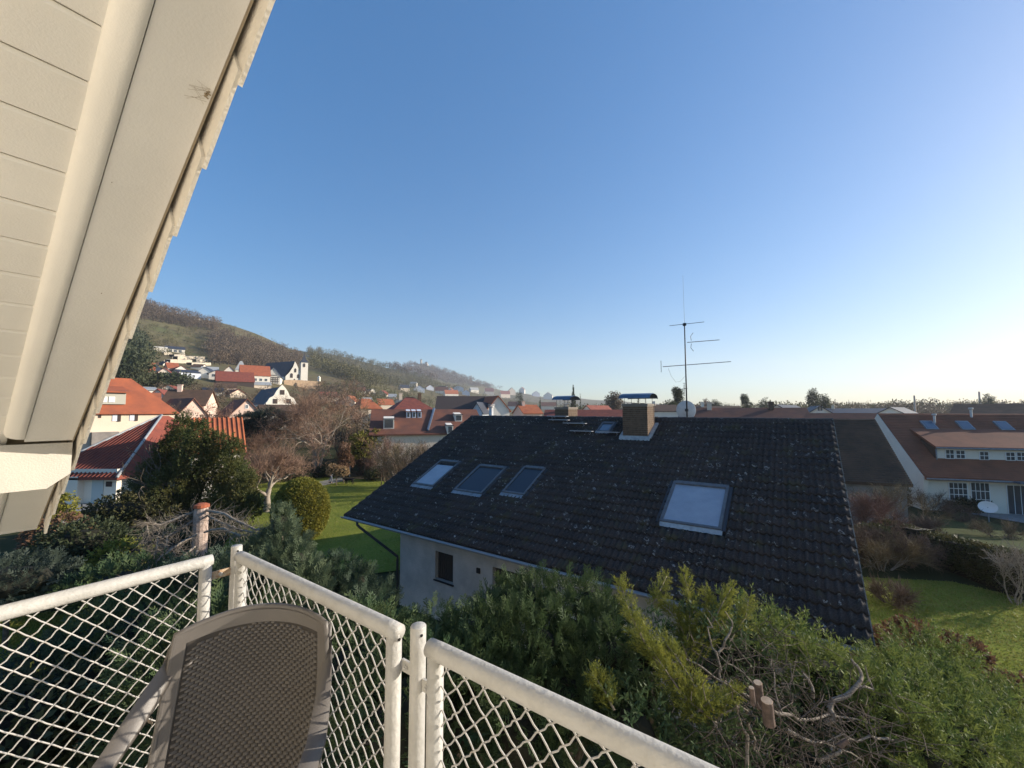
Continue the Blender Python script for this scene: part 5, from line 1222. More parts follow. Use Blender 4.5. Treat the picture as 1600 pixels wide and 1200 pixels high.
E1=hits(inpx([(560,600),(640,603),(760,615),(880,628),(900,640),(560,640),(500,612)],420,4)); wood('scrub_between_far_houses',E1,4,8,24,M['wood_olive'],'brown and olive garden trees among the far houses left of the small chimney',.55,6,bl=(.1,.2))
G1=hits(inpx([(500,605),(560,605),(590,632),(500,632)],90,5)); wood('bare_garden_trees',G1,5,8,60,M['wood_brown'],'brown bare trees right of the church wall',.55,7,bl=(.07,.14))
H1=hits(inpx([(205,505),(330,520),(340,545),(315,558),(205,562)],130,6)); wood('terrace_scrub',H1,3,6,40,M['wood_olive'],'olive scrub on the vineyard terraces above the town',.6,8,bl=(.1,.2))
H2=hits(inpx([(185,535),(212,528),(218,560),(222,600),(200,612),(172,605)],60,7)); wood('evergreen_grove',H2,9,15,130,M['wood_dark'],'dark evergreen grove on the slope at the edge of the cream overhang',.45,9,bl=(.07,.14))
K1=hits(inpx([(600,575),(640,568),(700,580),(765,603),(820,613),(700,600),(620,580)],500,8)); wood('castle_hill_wood',K1,13,20,14,M['wood_brown'],'hazy brown wood covering the castle hill',.7,10)
K2=hits(inpx([(250,612),(330,612),(400,614),(560,618),(560,634),(430,642),(250,636)],110,9)); wood('town_garden_scrub',K2,2.5,5,60,M['wood_brown'],'bare brown garden trees below the hill town',.55,11,bl=(.07,.14))
S1=hits(inpx([(345,500),(480,546),(500,560),(470,556),(400,536),(345,515)],60,12)); wood('vineyard_bushes',S1,2,4,16,M['wood_olive'],'low bushes scattered along the vineyard slope',.6,12)

rv=np.random.default_rng(44); nv=34; pxv=rv.uniform(245,585,nv); Yv=rv.uniform(52,95,nv); posv=np.array([[(x-800)/635*y,y,0] for x,y in zip(pxv,Yv)]); posv[:,2]=terr(posv[:,0],posv[:,1])
wood('bare_village_trees',posv,4.5,7.5,140,M['wood_brown'],'brown leafless trees between the houses left of centre',.5,21,bl=(.04,.09))
def town(label,px,pyb,pw,pe,pr,depth,yaw,roof,wall,ridge='x',wins=(),chim=0,name='house',hip=0,near=60,group=None):
    p=hit(px,pyb,near); Y=p.y; k=Y/635; g_=1.28; pe=pyb-(pyb-pe)*g_; pr=pyb-(pyb-pr)*g_; pw*=1.18; wins=[(a*1.18,b*g_,c*1.18,d*g_) for a,b,c,d in wins]
    return house(name,label,'house',(p.x,p.y,p.z-.3),pw*k,depth,(pyb-pe)*k,(pyb-pr)*k,yaw,roof,wall,ridge,[(x*k,z*k,w*k,h_*k) for (x,z,w,h_) in wins],.3,hip*k,chim,group,5)
far2=lambda *a,**k: town(*a,near=150,**k)
town('orange roofed house highest at the left of the hill town',227,588,18,580,568,12,R(0),M['clay'],M['w3'],near=150)
town('house with dark slate roof left of the first white gable of the hill town',243,586,18,581,570,12,R(30),M['slate'],M['w2'],near=150)
town('white gabled house with dark red roof, leftmost white gable in the hill town',256,590,16,584,577,12,R(-8),M['redtile'],M['w1'],'y',near=150,wins=((-3,3,2,2.2),(3,3,2,2.2)))
town('small red roofed house above the second white gable of the hill town',271,580,12,575,568,9,R(10),M['clay_bright'],M['w3'],near=160)
town('white gabled house between the small red roof and the blue white wall',283,586,16,579,573.5,12,R(10),M['redtile'],M['w1'],'y',near=150)
town('low house with blue white shaded wall left of the largest white gable',297,591,24,583,579,12,R(18),M['slate'],M['w4'],near=150,wins=((4,2,3,3),))
town('broad white gabled house with two square windows in the middle of the hill town',319,591,23,585,576,14,R(-12),M['slate'],M['w1'],'y',near=150,wins=((-5,5,3,2.5),(4,5,3,2.5)))
town('white gabled house with balcony windows right of the broad white gable',339,594,18,585,580.5,12,R(-6),M['darkroof'],M['w1'],'y',near=150,wins=((-4,5,3,3),(3,5,3,3)))
town('grey roofed house behind the two broad white gables',328,583,18,579,573.5,10,R(0),M['zincpale'],M['w1'],near=160)
town('steep white gable with dark roof left of the turret house',358,588,16,583,574.5,12,R(0),M['redtile'],M['w1'],'y',near=150)
town('narrow white turret house with pointed grey roof left of the orange roof',376,586,12,578,567.5,6,R(0),M['zincpale'],M['w1'],'x',hip=5.9,near=160)
town('long dark red barn roof below the turret house',368,602,42,596,583.5,12,R(4),M['redtile'],M['timber'],near=140)
town('long bright orange roof with white walls, left of the half timbered gable',399,598,34,588,575,12,R(5),M['clay_bright'],M['w1'],near=140,wins=((0,3,3,3),(6,3,3,3),(12,3,3,3)))
t,q,X_,Y_=town('half timbered white gable with dark slate roof just left of the church',426,599,17,590,579,14,R(-6),M['slate'],M['w1'],'y',near=140)
mb=MB(); kk=hit(426,599,140).y/635
for z in (3,6,9.5,13): 
    w=17 if z<9.5 else 17*(20-z)/11; mb.box(q(-w*kk/2+.1,-.12,z*kk),X_*(w*kk-.2),Y_*.1,UP*.35)
for x in (-6,-3,0,3,6): mb.box(q(x*kk,-.11,0),X_*.3,Y_*.09,UP*(9.4*kk))
mb.obj('timber_frame',M['timber'],t)
for (lx,ly,lw,le,lr,la,rf,wl,rg) in ((236,573,14,569,564,R(0),M['darkroof'],M['w2'],'x'),(262,572,10,569,565,R(20),M['slate'],M['w1'],'y'),(306,577,12,573,569,R(-20),M['darkroof'],M['w1'],'x'),(250,598,20,593,588,R(0),M['darkroof'],M['w4'],'x'),(410,608,20,602,598,R(6),M['zincpale'],M['w2'],'x'),(352,612,24,606,600,R(0),M['darkroof'],M['w3'],'x')):
    town({236:'small brown roofed house above the orange roof of the hill town',262:'tiny white gable above the first white gable of the hill town',306:'small dark roof behind the broad white gable',250:'shaded low house under the first white gables of the hill town',410:'grey roofed shed below the long orange roof',352:'dark roofed shed below the red barn roof'}[lx],lx,ly,lw,le,lr,9,la,rf,wl,rg,near=140)
# white houses strung along the foot of the castle hill
wl=[(633,612,12,607,603),(645,605,9,601,598),(655,612,14,608,604),(672,610,10,606,603),(690,612,12,608,605),(703,616,8,611,608),(716,611,14,607,604),(728,618,10,614,611),(742,614,12,610,607),(765,618,12,613,609),(800,617,10,612,608),(815,614,8,610,607),(838,620,10,616,613),(582,618,10,613,609),(596,622,14,617,612),(612,626,12,621,617),(570,634,20,628,623),(548,622,12,617,613),(790,622,14,617,613),(856,624,12,619,615),(620,636,14,630,625)]
cols=['white','pale grey','cream']; rr_=random.Random(3)
wl.sort(); ORD=['first','second','third','fourth','fifth','sixth','seventh','eighth','ninth','tenth','eleventh','twelfth','thirteenth','fourteenth','fifteenth','sixteenth','seventeenth','eighteenth','nineteenth','twentieth','rightmost']
RN_={'slate':'slate','darkroof':'brown','redtile':'dark red','clay':'orange','zincpale':'grey'}; WN_={'w1':'white','w4':'pale blue','w2':'cream'}
for i,(x,y,w_,e_,r_) in enumerate(wl):
    rf=rr_.choice(['slate','darkroof','redtile','clay','zincpale']); wa=rr_.choice(['w1','w4','w2'])
    town(f'small {WN_[wa]} house with {RN_[rf]} roof below the wooded hills, {ORD[i]} of its row',x,y,w_,e_,r_,10,R(rr_.uniform(-35,35)),M[rf],M[wa],rr_.choice(['x','y']),near=150,group='small pale houses at the foot of the hills')
for i_,(x,y,w_,e_,r_,d_,ya,rf,wa,rg,nm) in enumerate(((515,628,26,619,611,9,R(12),'redtile','w2','x','red roofed house right of the churchyard wall behind the bare tree'),(543,634,22,626,617,9,R(-20),'clay','w1','y','white gabled house with orange roof above the large bare tree'),(563,616,16,610,604,9,R(10),'brownroof','w1','x','small brown roofed house on the slope above the orange hipped house'),(604,640,24,631,622,9,R(15),'clay','w2','x','orange roofed house left of the steep red hip roof'),(690,616,20,610,604,9,R(0),'brownroof','w1','x','brown roofed house among the pale houses above the dark hall'),(706,622,22,615,609,9,R(20),'clay','w1','x','orange roofed house directly above the dark hall roof'),(806,640,26,634,627,9,R(-10),'redtile','w1','x','red roofed house right of the orange ends of the hall'),(858,640,24,634,628,9,R(14),'brownroof','w2','x','brown roofed house left of the small brick chimney'),(290,622,24,615,609,9,R(-10),'brownroof','w3','x','brown roofed house below the evergreen hedge'),(335,618,26,611,604,9,R(8),'slate','w1','x','slate roofed house below the broad white gables'),(372,622,22,614,607,9,R(20),'redtile','w2','y','red roofed gable house left of the blue slate roof of the stepped gable'),(262,612,18,606,600,9,R(-15),'redtile','w1','y','small red roofed gable below the dark hedge'))):
    town(nm,x,y,w_/1.18,y-(y-e_)/1.28,y-(y-r_)/1.28,d_,ya,M[rf],M[wa],rg,near=75)
# quarry terraces: pale stone walls stepping up the slope, ruin-like villa on top
for i,(x0,x1,y,h_) in enumerate(((258,292,566,5),(270,312,561,5),(292,322,570,4),(262,283,557,3.5),(246,262,553,3),(300,318,564,3))):
    a=hit(x0,y,150); b=hit(x1,y,150); k=a.y/635; d=(b-a); d.z=0; n_=Vector((d.y,-d.x,0)).normalized()
    if n_.y>0: n_=-n_
    mb=MB(); c=[a,b]; seg=10; rows=[]
    for j in range(seg+1):
        p=a.lerp(b,j/seg); hh=h_*k*(.8+.3*random.random()); p=p+n_*random.uniform(-.8,.8); rows.append([p-UP*3,p+UP*hh,p+UP*hh-n_*3,p-UP*3-n_*3])
    mb.grid([list(r)+[r[0]] for r in rows]); o=mb.obj('quarry_wall',M['quarry'] if 'quarry' in M else M['w2']); tag(o,['longest pale quarry wall','upper broad pale quarry wall','right pale quarry wall','upper left short quarry wall','topmost left quarry wall','small right quarry wall'][i]+' on the slope above the hill town','wall')
town('white villa on the pale quarry terrace above the hill town',274,551,20,546,542,10,R(5),M['slate'],M['w1'],near=150,wins=((-5,1,3,3),(0,1,3,3),(5,1,3,3)))
town('white flat villa left of the quarry terrace',247,550,18,544,542,9,R(0),M['w1'],M['w1'],near=150)
town('white cottage on the skyline of the vineyard hill',307,500.5,8,497.5,495.5,8,0,M['darkroof'],M['w1'],near=300)
# dark clipped mass under the first houses
a=hit(232,604,120);b=hit(286,604,120); L=[]
for j in range(9): p=a.lerp(b,j/8); L.append(((p.x,p.y,p.z+1.5),(3.2,3,3.2),90))
hd=foliage('evergreen_hedge',L,P_TUFT,M['wood_dark'],(1.0,1.8),up=.4); tag(hd,'dark evergreen hedge below the first houses of the hill town','hedge')
# church ---------------------------------------------------------
cb=hit(462,598,200); Yc=cb.y; k=Yc/635
t,loc,X_,Y_,O=prism_gable('church','white village church with slate roof and square tower with dark spire on the hill','%s' and Yc,600,[(446,600),(446,588),(452,582),(458,573),(461,564.5),(464,570),(468,580),(470,588),(470,600)],0,M['slate'],M['w1'],R(10))
t['category']='church'
mb=MB(); a_,b_,c_=loc(445,588.5),loc(471,588.5),loc(461,564); bk=Y_*26-X_*14; fr=Y_*.5
mb.add([a_+fr,c_+fr,b_+fr,a_+bk,c_+bk,b_+bk],[(0,1,4,3),(1,2,5,4),(3,4,5)]); mb.obj('nave_roof',M['slate'],t)
mb=MB(); mb.add([a_+fr-UP*8,a_+fr,a_+bk,a_+bk-UP*8,b_+fr-UP*8,b_+fr,b_+bk,b_+bk-UP*8],[(0,1,2,3),(4,7,6,5)]); mb.obj('nave_wall',M['w1'],t)
w_=loc(480,600)-loc(469,600); tw=w_.length; z0=loc(475,600).z-2; z1=loc(475,566.5).z; o_=loc(469,600)-Y_*.8; o_.z=z0
mb=MB(); mb.box(o_,X_*tw,Y_*tw,UP*(z1-z0)); mb.obj('tower',M['w1'],t)
ctr=o_+X_*tw/2+Y_*tw/2; tip=loc(472,552).z; mb=MB(); b4=[Vector((p.x,p.y,z1)) for p in (o_-X_*.3-Y_*.3,o_+X_*(tw+.3)-Y_*.3,o_+X_*(tw+.3)+Y_*(tw+.3),o_-X_*.3+Y_*(tw+.3))]; m4=[(p*.45+Vector((ctr.x,ctr.y,z1))*.55)+UP*(tip-z1)*.35-UP*0 for p in b4]
mb.add(b4+m4+[Vector((ctr.x,ctr.y,tip))],[(0,1,5,4),(1,2,6,5),(2,3,7,6),(3,0,4,7),(4,5,8),(5,6,8),(6,7,8),(7,4,8)]); mb.obj('spire',M['slate'],t)
mb=MB(); mb.tube([Vector((ctr.x,ctr.y,tip-.3)),Vector((ctr.x,ctr.y,tip+1.6))],.08,5); mb.obj('finial',M['timber'],t)
for (x,y,ww,hh) in ((475,571,1.3,2.4),(461.5,579,1.3,2.6),(455.5,587,1.6,3),(466,588,1.4,2.6),(460,594,1.2,1.2)):
    p=loc(x,y)-(Y_*.9 if x==475 else Y_*0); mb=MB(); pts=[(-ww/2,-hh/2),(ww/2,-hh/2),(ww/2,hh/2-.3),(0,hh/2+.4),(-ww/2,hh/2-.3)]; v=[p-Y_*.06+X_*a2+UP*b2 for a2,b2 in pts]; u_=[q_-Y_*.08 for q_ in v]
    mb.add(v+u_,[(5,6,7,8,9)]+[(i,(i+1)%5,5+(i+1)%5,5+i) for i in range(5)]); mb.obj('window',M['timber'],t)
# churchyard wall of sandstone
mb=MB(); rows=[]
P=[(444,605,594),(452,607,593.5),(470,608,594),(490,610,595.5),(506,613,597)]
a0=hit(475,606,180).y-3
for (x,yb,yt) in P:
    p=at(x,yt,a0-8+(x-444)*.34); rows.append([Vector((p.x,p.y,p.z-9)),p,p+Vector((0,1.2,0)),Vector((p.x,p.y+1.2,p.z-9))])
mb.grid([r+[r[0]] for r in rows]); o=mb.obj('churchyard_wall',M['stonewall']); tag(o,'high sandstone wall running below the church tower','wall')
p=at(496,592,a0); mb=MB(); mb.box(p-UP*1.5,(1.4,0,0),(0,1.4,0),UP*2.4); mb.add([p+Vector((-.1,-.1,.9)),p+Vector((1.5,-.1,.9)),p+Vector((1.5,1.5,.9)),p+Vector((-.1,1.5,.9)),p+Vector((.7,.7,2.2))],[(0,1,4),(1,2,4),(2,3,4),(3,0,4)]); o=mb.obj('wayside_chapel',M['w1']); tag(o,'tiny white pointed chapel on the churchyard wall','chapel')
# castle on the far hill
pc=hit(657,571,900); k=1900/635
pc=at(657,567,1880); t=thing('castle','small ruined looking castle with a keep on the top of the far hill','castle',(pc.x,pc.y,pc.z-8))
for (x0,x1,yt,yb,nm) in ((646,650,567.5,574,'tower'),(652,660,569.5,574,'wall'),(656.5,659,562,573,'keep'),(660,668,569,574,'wall'),(664,667.5,566.5,574,'tower'),(649,653,568.5,574,'gatehouse')):
    a=at(x0,yt,1880); w=(x1-x0)*k; h_=(yb-yt)*k; mb=MB(); mb.box(Vector((a.x,a.y,a.z-h_)),(w,0,0),(0,w*.8,0),(0,0,h_)); 
    if nm!='wall': mb.add([(a.x-1,a.y-1,a.z),(a.x+w+1,a.y-1,a.z),(a.x+w+1,a.y+w*.8+1,a.z),(a.x-1,a.y+w*.8+1,a.z),(a.x+w/2,a.y+w*.4,a.z+w*.5)],[(0,1,4),(1,2,4),(2,3,4),(3,0,4)],1)
    else: mb.add([(a.x,a.y-1,a.z),(a.x+w,a.y-1,a.z),(a.x+w,a.y+w*.4,a.z+4),(a.x,a.y+w*.4,a.z+4)],[(0,1,2,3)],1)
    mb.obj(nm,[M['w2'],M['slate']],t)

# ---- horizon trees on the plain: individuals, then the far line as one mass
def ftree(label,px,pyt,Y,wpx,kind,m,n=420,name=None,group=None):
    p=at_g(px,Y); k=Y/635; H=zpx(pyt,Y)-p.z; w=wpx*k/2
    t=plant(name or ('conifer' if kind in('spruce','pine') else 'tree'),label,'tree',p,group)
    mb=MB(); mb.tube([p-UP*.3,p+UP*H*.5,p+UP*H*.93],[w*.10,w*.07,.05],7); mb.obj('trunk',M['bark'],t)
    if kind=='spruce': L=[((p.x,p.y,p.z+H*(.25+.7*i/9)),(w*(1.02-i/9.5),w*(1.02-i/9.5),H*.09),int(n*(1-i/12)/7)) for i in range(10)]
    elif kind=='pine': L=[((p.x+random.uniform(-.45,.45)*w,p.y+random.uniform(-.4,.4)*w,p.z+H*z_),(w*.55,w*.5,H*.10),n//7) for z_ in (.5,.6,.68,.76,.84,.9,.95)]
    elif kind=='round': L=[((p.x+random.uniform(-.4,.4)*w,p.y,p.z+H*z_),(w*.7,w*.7,H*.22),n//6) for z_ in (.4,.5,.6,.7,.75,.8)]
    else: L=[((p.x+random.uniform(-.5,.5)*w,p.y,p.z+H*z_),(w*.6,w*.6,H*.2),n//6) for z_ in (.45,.55,.65,.72,.78,.84)]
    foliage('crown',L,P_TUFT if kind!='spruce' else P_LEAF,m,(w*.14,w*.27) if kind!='spruce' else (w*.16,w*.3),up=.2,parent=t,shell=.3); return t
WD,WB=M['ever'],M['twig']
ftree('tall narrow spruce standing behind the small brick chimney',896,604,150,13,'spruce',WD,900)
ftree('columnar evergreen just right of the tall spruce',907,616,155,6,'spruce',WD,400)
ftree('dark spruce left of the small brick chimney',844,622,120,8,'spruce',WD,500)
ftree('small round dark tree left of the far spruces',812,610,190,14,'round',WD,500)
ftree('spreading bare tree on the horizon left of the big chimney hood',958,614,170,30,'bare',M['wood_brown'],700)
ftree('flat topped cedar behind the foot of the aerial mast',1058,608,120,22,'pine',WD,1400)
ftree('broad dark tree below the flat topped cedar',1048,627,118,30,'round',WD,900)
ftree('dark bush tree just behind the big chimney pots',998,622,110,10,'round',WD,400)
ftree('reddish bare tree right of the satellite dish',1105,624,190,18,'bare',M['twig_red'],500)
ftree('rounded dark tree right of the reddish bare tree',1119,625,180,20,'round',WD,600)
ftree('umbrella shaped pine with flat crown on the horizon',1167,618,170,18,'pine',WD,900)
ftree('rounded green tree between the pine and the tall cone tree',1194,622,190,17,'round',WD,500)
ftree('tallest broad cone shaped tree on the horizon',1270,607,160,20,'round',WD,1100)
ftree('lower dark tree touching the tallest cone tree',1288,616,162,22,'round',WD,800)
ftree('dark leafy tree behind the dark roof at the right edge',1546,616,170,20,'round',WD,700)
rt=np.random.default_rng(5)
n=650; pxs=rt.uniform(880,1800,n); Ys=rt.uniform(220,520,n); pos=np.array([[ (x-800)/635*y,y,0] for x,y in zip(pxs,Ys)]); pos[:,2]=terr(pos[:,0],pos[:,1])
wood('horizon_woodland',pos,7,11.5,24,M['wood_olive'],'low line of bare and evergreen woodland along the flat horizon',.75,15,bl=(.12,.22))
n=200; pxs=rt.uniform(1280,1620,n); Ys=rt.uniform(200,330,n); pos=np.array([[ (x-800)/635*y,y,0] for x,y in zip(pxs,Ys)])
wood('bare_horizon_trees',pos,9,13.5,45,M['wood_brown'],'row of thin bare trees on the horizon at the right',.4,16,bl=(.06,.12))
for (x,y,lab) in ((1430,618,'left of the two thin masts on the right horizon'),(1532,612,'right of the two thin masts on the right horizon')):
    p=at_g(x,180); mb=MB(); mb.tube([p,Vector((p.x,p.y,zpx(y,180)))],[.45,.3],8); o=mb.obj('mast',M['w3']); tag(o,lab,'mast')

# ================================================================ HAZE
mb=MB(); mb.box((-2600,-300,-3),(6200,0,0),(0,3000,0),(0,0,330))
M['haze']=bpy.data.materials.new('haze'); M['haze'].use_nodes=True; hn=M['haze'].node_tree; hn.nodes.remove(hn.nodes['Principled BSDF'])
pv=hn.nodes.new('ShaderNodeVolumePrincipled'); pv.inputs['Density'].default_value=.00022; pv.inputs['Color'].default_value=(.82,.87,.95,1); pv.inputs['Anisotropy'].default_value=.2
hn.links.new(pv.outputs[0],hn.nodes['Material Output'].inputs['Volume'])
o=mb.obj('haze',M['haze']); o['kind']='stuff'

# ================================================================ SHRUBS IN THE MIDDLE DISTANCE
def shrub(label,px,pyb,H,rad,ntw,m,bark=None,seed=1,twl=.7,kids=(3,4),depth=2,stems=6,twr=.008,near=None,name='bare_shrub',group=None,sp=.5,r0=.05,up=.1):
    """many stems from one base spreading into fine twigs"""
    global rng; keep=rng; rng=np.random.default_rng(seed); random.seed(seed)
    b=gb(px,pyb) if near is None else at_g(px,near)
    t=plant(name,label,'shrub',b,group); B_=Branches()
    for k in range(stems):
        a=2*pi*k/stems+rng.normal()*.3; B_.grow((b.x+.15*rad*cos(a),b.y+.15*rad*sin(a),b.z-.05),(cos(a)*rad/H*.8,sin(a)*rad/H*.8,1),H*.45,r0,depth,sp,up,kids,.6,.7)
    tw=twigs_along(B_.seg,ntw,twl,twr,up=.3); V1,F1=segmesh(B_.seg,4); V2,F2=ribbons(tw)
    fastmesh('stems',V1,F1,bark or M['bark'],t); fastmesh('twigs',V2,F2,m,t); rng=keep; return t
def bush(label,c,rad,n,protos,m,size,name='bush',cat='bush',up=.4,parts=None,dark=True,group=None,jit=.4,shell=.55,stem=True):
    c=Vector(c); g_=tz(c.x,c.y); t=plant(name,label,cat,(c.x,c.y,g_),group)
    L=parts or [(tuple(c),rad,n)]; foliage('foliage',L,protos,m,size,up=up,jit=jit,parent=t,shell=shell)
    if dark:
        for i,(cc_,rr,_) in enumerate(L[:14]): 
            if i%2==0 or len(L)<4: blob(t,'shade_core',cc_,rr,M['innershade'],.62,i)
    if stem: mb=MB(); mb.tube([(c.x,c.y,g_-.1),(c.x,c.y,max(c.z,g_+.2))],.06,6); mb.obj('trunk',M['bark'],t)
    return t
# thicket of bare twigs between houses left of the big bare tree
for i,(px,Y,H,rad,lab) in enumerate(((280,60,7,3.5,'bare brown tree left of the pinkish gabled house, above the yew'),(330,58,7.5,4,'bare brown tree straight above the right half of the yew'),(365,50,5,3,'bare grey tree behind the orange-red ribbed roof'),(395,44,4.6,3,'bare reddish tree between the ribbed roof and the pollarded tree'),(535,56,7,3.5,'bare tree right of the large pale trunked tree'),(455,60,6,4,'bare thicket tree behind the pollarded tree, below the stepped gable'),(570,48,4.4,2.6,'ochre bare shrub right of the large bare tree, left of the brown row roof'))):
    shrub(lab,px,0,H,rad,2600,M['twig_ochre'] if i in(4,6) else (M['twig_red'] if i in (1,3) else M['twig']),seed=30+i,near=Y,twl=1.0,depth=3,kids=(2,3),stems=5,twr=.011,name='bare_tree',r0=.09)
for i,(px,Y,H,rad,m,lab) in enumerate(((608,38,5.2,2.2,'twig_red','reddish bare bush against the left end of the brown row house'),(640,37,5.2,2.2,'twig_ochre','ochre bare bush before the middle of the brown row house'),(668,36,4.8,2.0,'twig','grey bare bush nearest the left edge of the dark roof'),(566,48,2.6,2.0,'twig','low brown bare bush behind the dog on the lawn'),(592,47,2.8,2.0,'twig_red','low reddish bare bush right of the dog'),(634,40,2.8,1.8,'twig','dark bare bush at the left slope of the dark roof'))):
    shrub(lab,px,0,H,rad,2200,M[m],seed=50+i,near=Y,twl=.8,depth=2,kids=(3,4),stems=8,twr=.008)
# dark cedar-like evergreen right of the yew, grey-green
p=at_g(405,46); bush('grey green cedar spreading behind the pollarded tree',(p.x,p.y,p.z+3.4),(2.6,2.2,2.2),1500,P_CYPL,M['cedar'],(.4,.9),name='cedar',cat='tree',parts=[(cc(390,662,46),(1.6,1.5,1.0),400),(cc(420,655,47),(1.7,1.5,.9),400),(cc(405,680,46),(2.0,1.7,1.3),500),(cc(440,672,48),(1.6,1.5,1.0),350)])
bush('olive evergreen bush right of the large bare tree on the lawn edge',cc(570,705,46),(1.6,1.4,1.6),700,P_LEAF,M['topiary'],(.25,.4),parts=[(cc(565,700,46),(1.5,1.3,1.7),500),(cc(585,690,47),(1.2,1.2,1.5),350)])
bush('orange brown dry leaved bush with bright sunlit leaves behind the person',cc(538,712,42),(.8,.8,1.3),500,P_LEAF,M['dryleaf'],(.12,.22),parts=[(cc(538,708,42),(.6,.6,1.1),350),(cc(541,722,42),(.8,.7,.8),300)])
M['paleleaf']=leafmat('pale_dry_blossom',(.50,.38,.22),(.30,.17,.08),6)
bush('low pale cream dry flowered bush beside the person on the lawn',cc(526,736,41),(1.0,.7,.8),600,P_LEAF,M['paleleaf'],(.08,.16),parts=[(cc(522,735,41),(.8,.6,.7),300),(cc(534,737,41),(.8,.6,.6),300)])
for i,(px,Y,lab) in enumerate(((470,44,'low dark bush left of the big trunk'),(505,46,'low dark bush just right of the big trunk'),(592,44,'low green bush at the right end of the flower bed'))):
    p=at_g(px,Y); bush(lab,(p.x,p.y,p.z+.6),(1.5,1.1,.9),420,P_LEAF,M['ever'],(.12,.22))
# shed-like white sunlit pale wall behind the pollard and a clothes pole
p=at_g(549,46); mb=MB(); mb.tube([p,p+UP*2.6],.04,6); mb.tube([p+UP*2.3+Vector((-1,0,-.1)),p+UP*2.3+Vector((1.1,0,.25))],.03,6); o=mb.obj('garden_pole',M['shut']); tag(o,'pale blue garden pole with a crossbar right of the dry bush','pole')

# ---- right side: hedge, tangled shrubs, small bare tree
hp=[(18.6,21.5),(18.2,19),(17.9,16.8),(17.6,14.8)]
hg=thing('clipped_hedge','long brown green clipped hedge along the far side of the right lawn','hedge',(17.8,17.5,-.4))
L=[]
for i in range(len(hp)-1):
    a=Vector((*hp[i],0));b=Vector((*hp[i+1],0))
    for j in range(7):
        p=a.lerp(b,j/7); g_=tz(p.x+.8,p.y); hh=1.15+.5*min(1,max(0,(19-p.y)/6))
        L.append(((p.x+.75,p.y,g_+hh*.5),(.62,.5,hh*.56),330))
foliage('foliage',L,P_TUFT,M['hedge'],(.09,.17),up=.3,jit=.5,parent=hg,shell=.8)
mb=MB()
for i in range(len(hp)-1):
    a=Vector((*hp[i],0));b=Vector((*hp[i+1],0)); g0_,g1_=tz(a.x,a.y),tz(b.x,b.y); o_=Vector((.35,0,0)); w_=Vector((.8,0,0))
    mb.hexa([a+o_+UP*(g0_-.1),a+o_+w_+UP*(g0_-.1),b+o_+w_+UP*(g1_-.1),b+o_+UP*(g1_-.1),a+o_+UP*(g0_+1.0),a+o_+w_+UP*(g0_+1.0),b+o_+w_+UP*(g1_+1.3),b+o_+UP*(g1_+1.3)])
mb.obj('shade_core',M['innershade'],hg)  # added dark core standing for the shade inside the hedge
for i,(px,pyb,H,rad,n,m,st,lab) in enumerate(((1352,850,2.6,1.2,3800,'twig_red',10,'dense reddish brown bare bush right of the dark roof edge'),(1392,838,3.3,1.3,2600,'twig_ochre',7,'pale tall bare shrub in front of the grey outbuilding wall'),(1380,890,1.7,1.5,3600,'twig_ochre',12,'arching ochre twiggy shrub left of the hedge end'),(1415,885,1.5,1.2,2600,'twig',12,'low tangled grey shrub at the left end of the hedge'),(1345,880,1.6,1.0,2200,'twig',9,'dark twiggy shrub touching the right edge of the dark roof'),(1440,850,1.5,1.0,1500,'twig',8,'thin bare shrub behind the left end of the hedge'),(1500,812,1.2,1.6,1500,'twig',9,'brown shrub along the edge of the far patio'),(1455,800,1.8,1.4,1500,'twig',8,'dark shrub at the corner of the terraced house'),(1560,840,1.2,1.5,1500,'twig_ochre',9,'brown low shrub in the border below the patio dish'),(1395,945,.8,.8,1300,'twig',9,'small dark spiky shrub on the lawn near the roof edge'),(1590,945,2.0,.8,900,'bark_pale',5,'small bare tree at the right picture edge before the hedge'))):
    shrub(lab,px,pyb,H,rad,n,M[m],bark=M['bark_pale'] if m in('twig_ochre','bark_pale') else M['bark'],seed=70+i,stems=st,twl=.45 if H<2.4 else .6,twr=.006,depth=2,kids=(3,4),r0=.03,up=.0 if 'arching' in lab else .1)
bush('olive evergreen bush between the roof edge and the hedge',tuple(gb(1370,870)+UP*.6),(1.0,.9,.8),500,P_LEAF,M['hedge'],(.12,.25))
bush('dark evergreen bush in the far border before the terraced house',tuple(gb(1515,800)+UP*.5),(1.8,.7,.7),500,P_LEAF,M['ever'],(.15,.3))
bush('dark clump of ivy at the corner of the outbuilding',tuple(gb(1436,790)+UP*.8),(1.0,.8,1.1),400,P_LEAF,M['ever'],(.15,.3))
a=gb(1450,835);b=gb(1600,900); mb=MB(); 
for j in range(8): p=a.lerp(b,j/7); p.z=tz(p.x,p.y); mb.tube([p-UP*.1,p+UP*.55],.03,6)
mb.tube([a+UP*.5,b+UP*.5],.02,5); o=mb.obj('border_rail',M['timber']); tag(o,'low dark rail fence running along the garden border behind the hedge','fence')

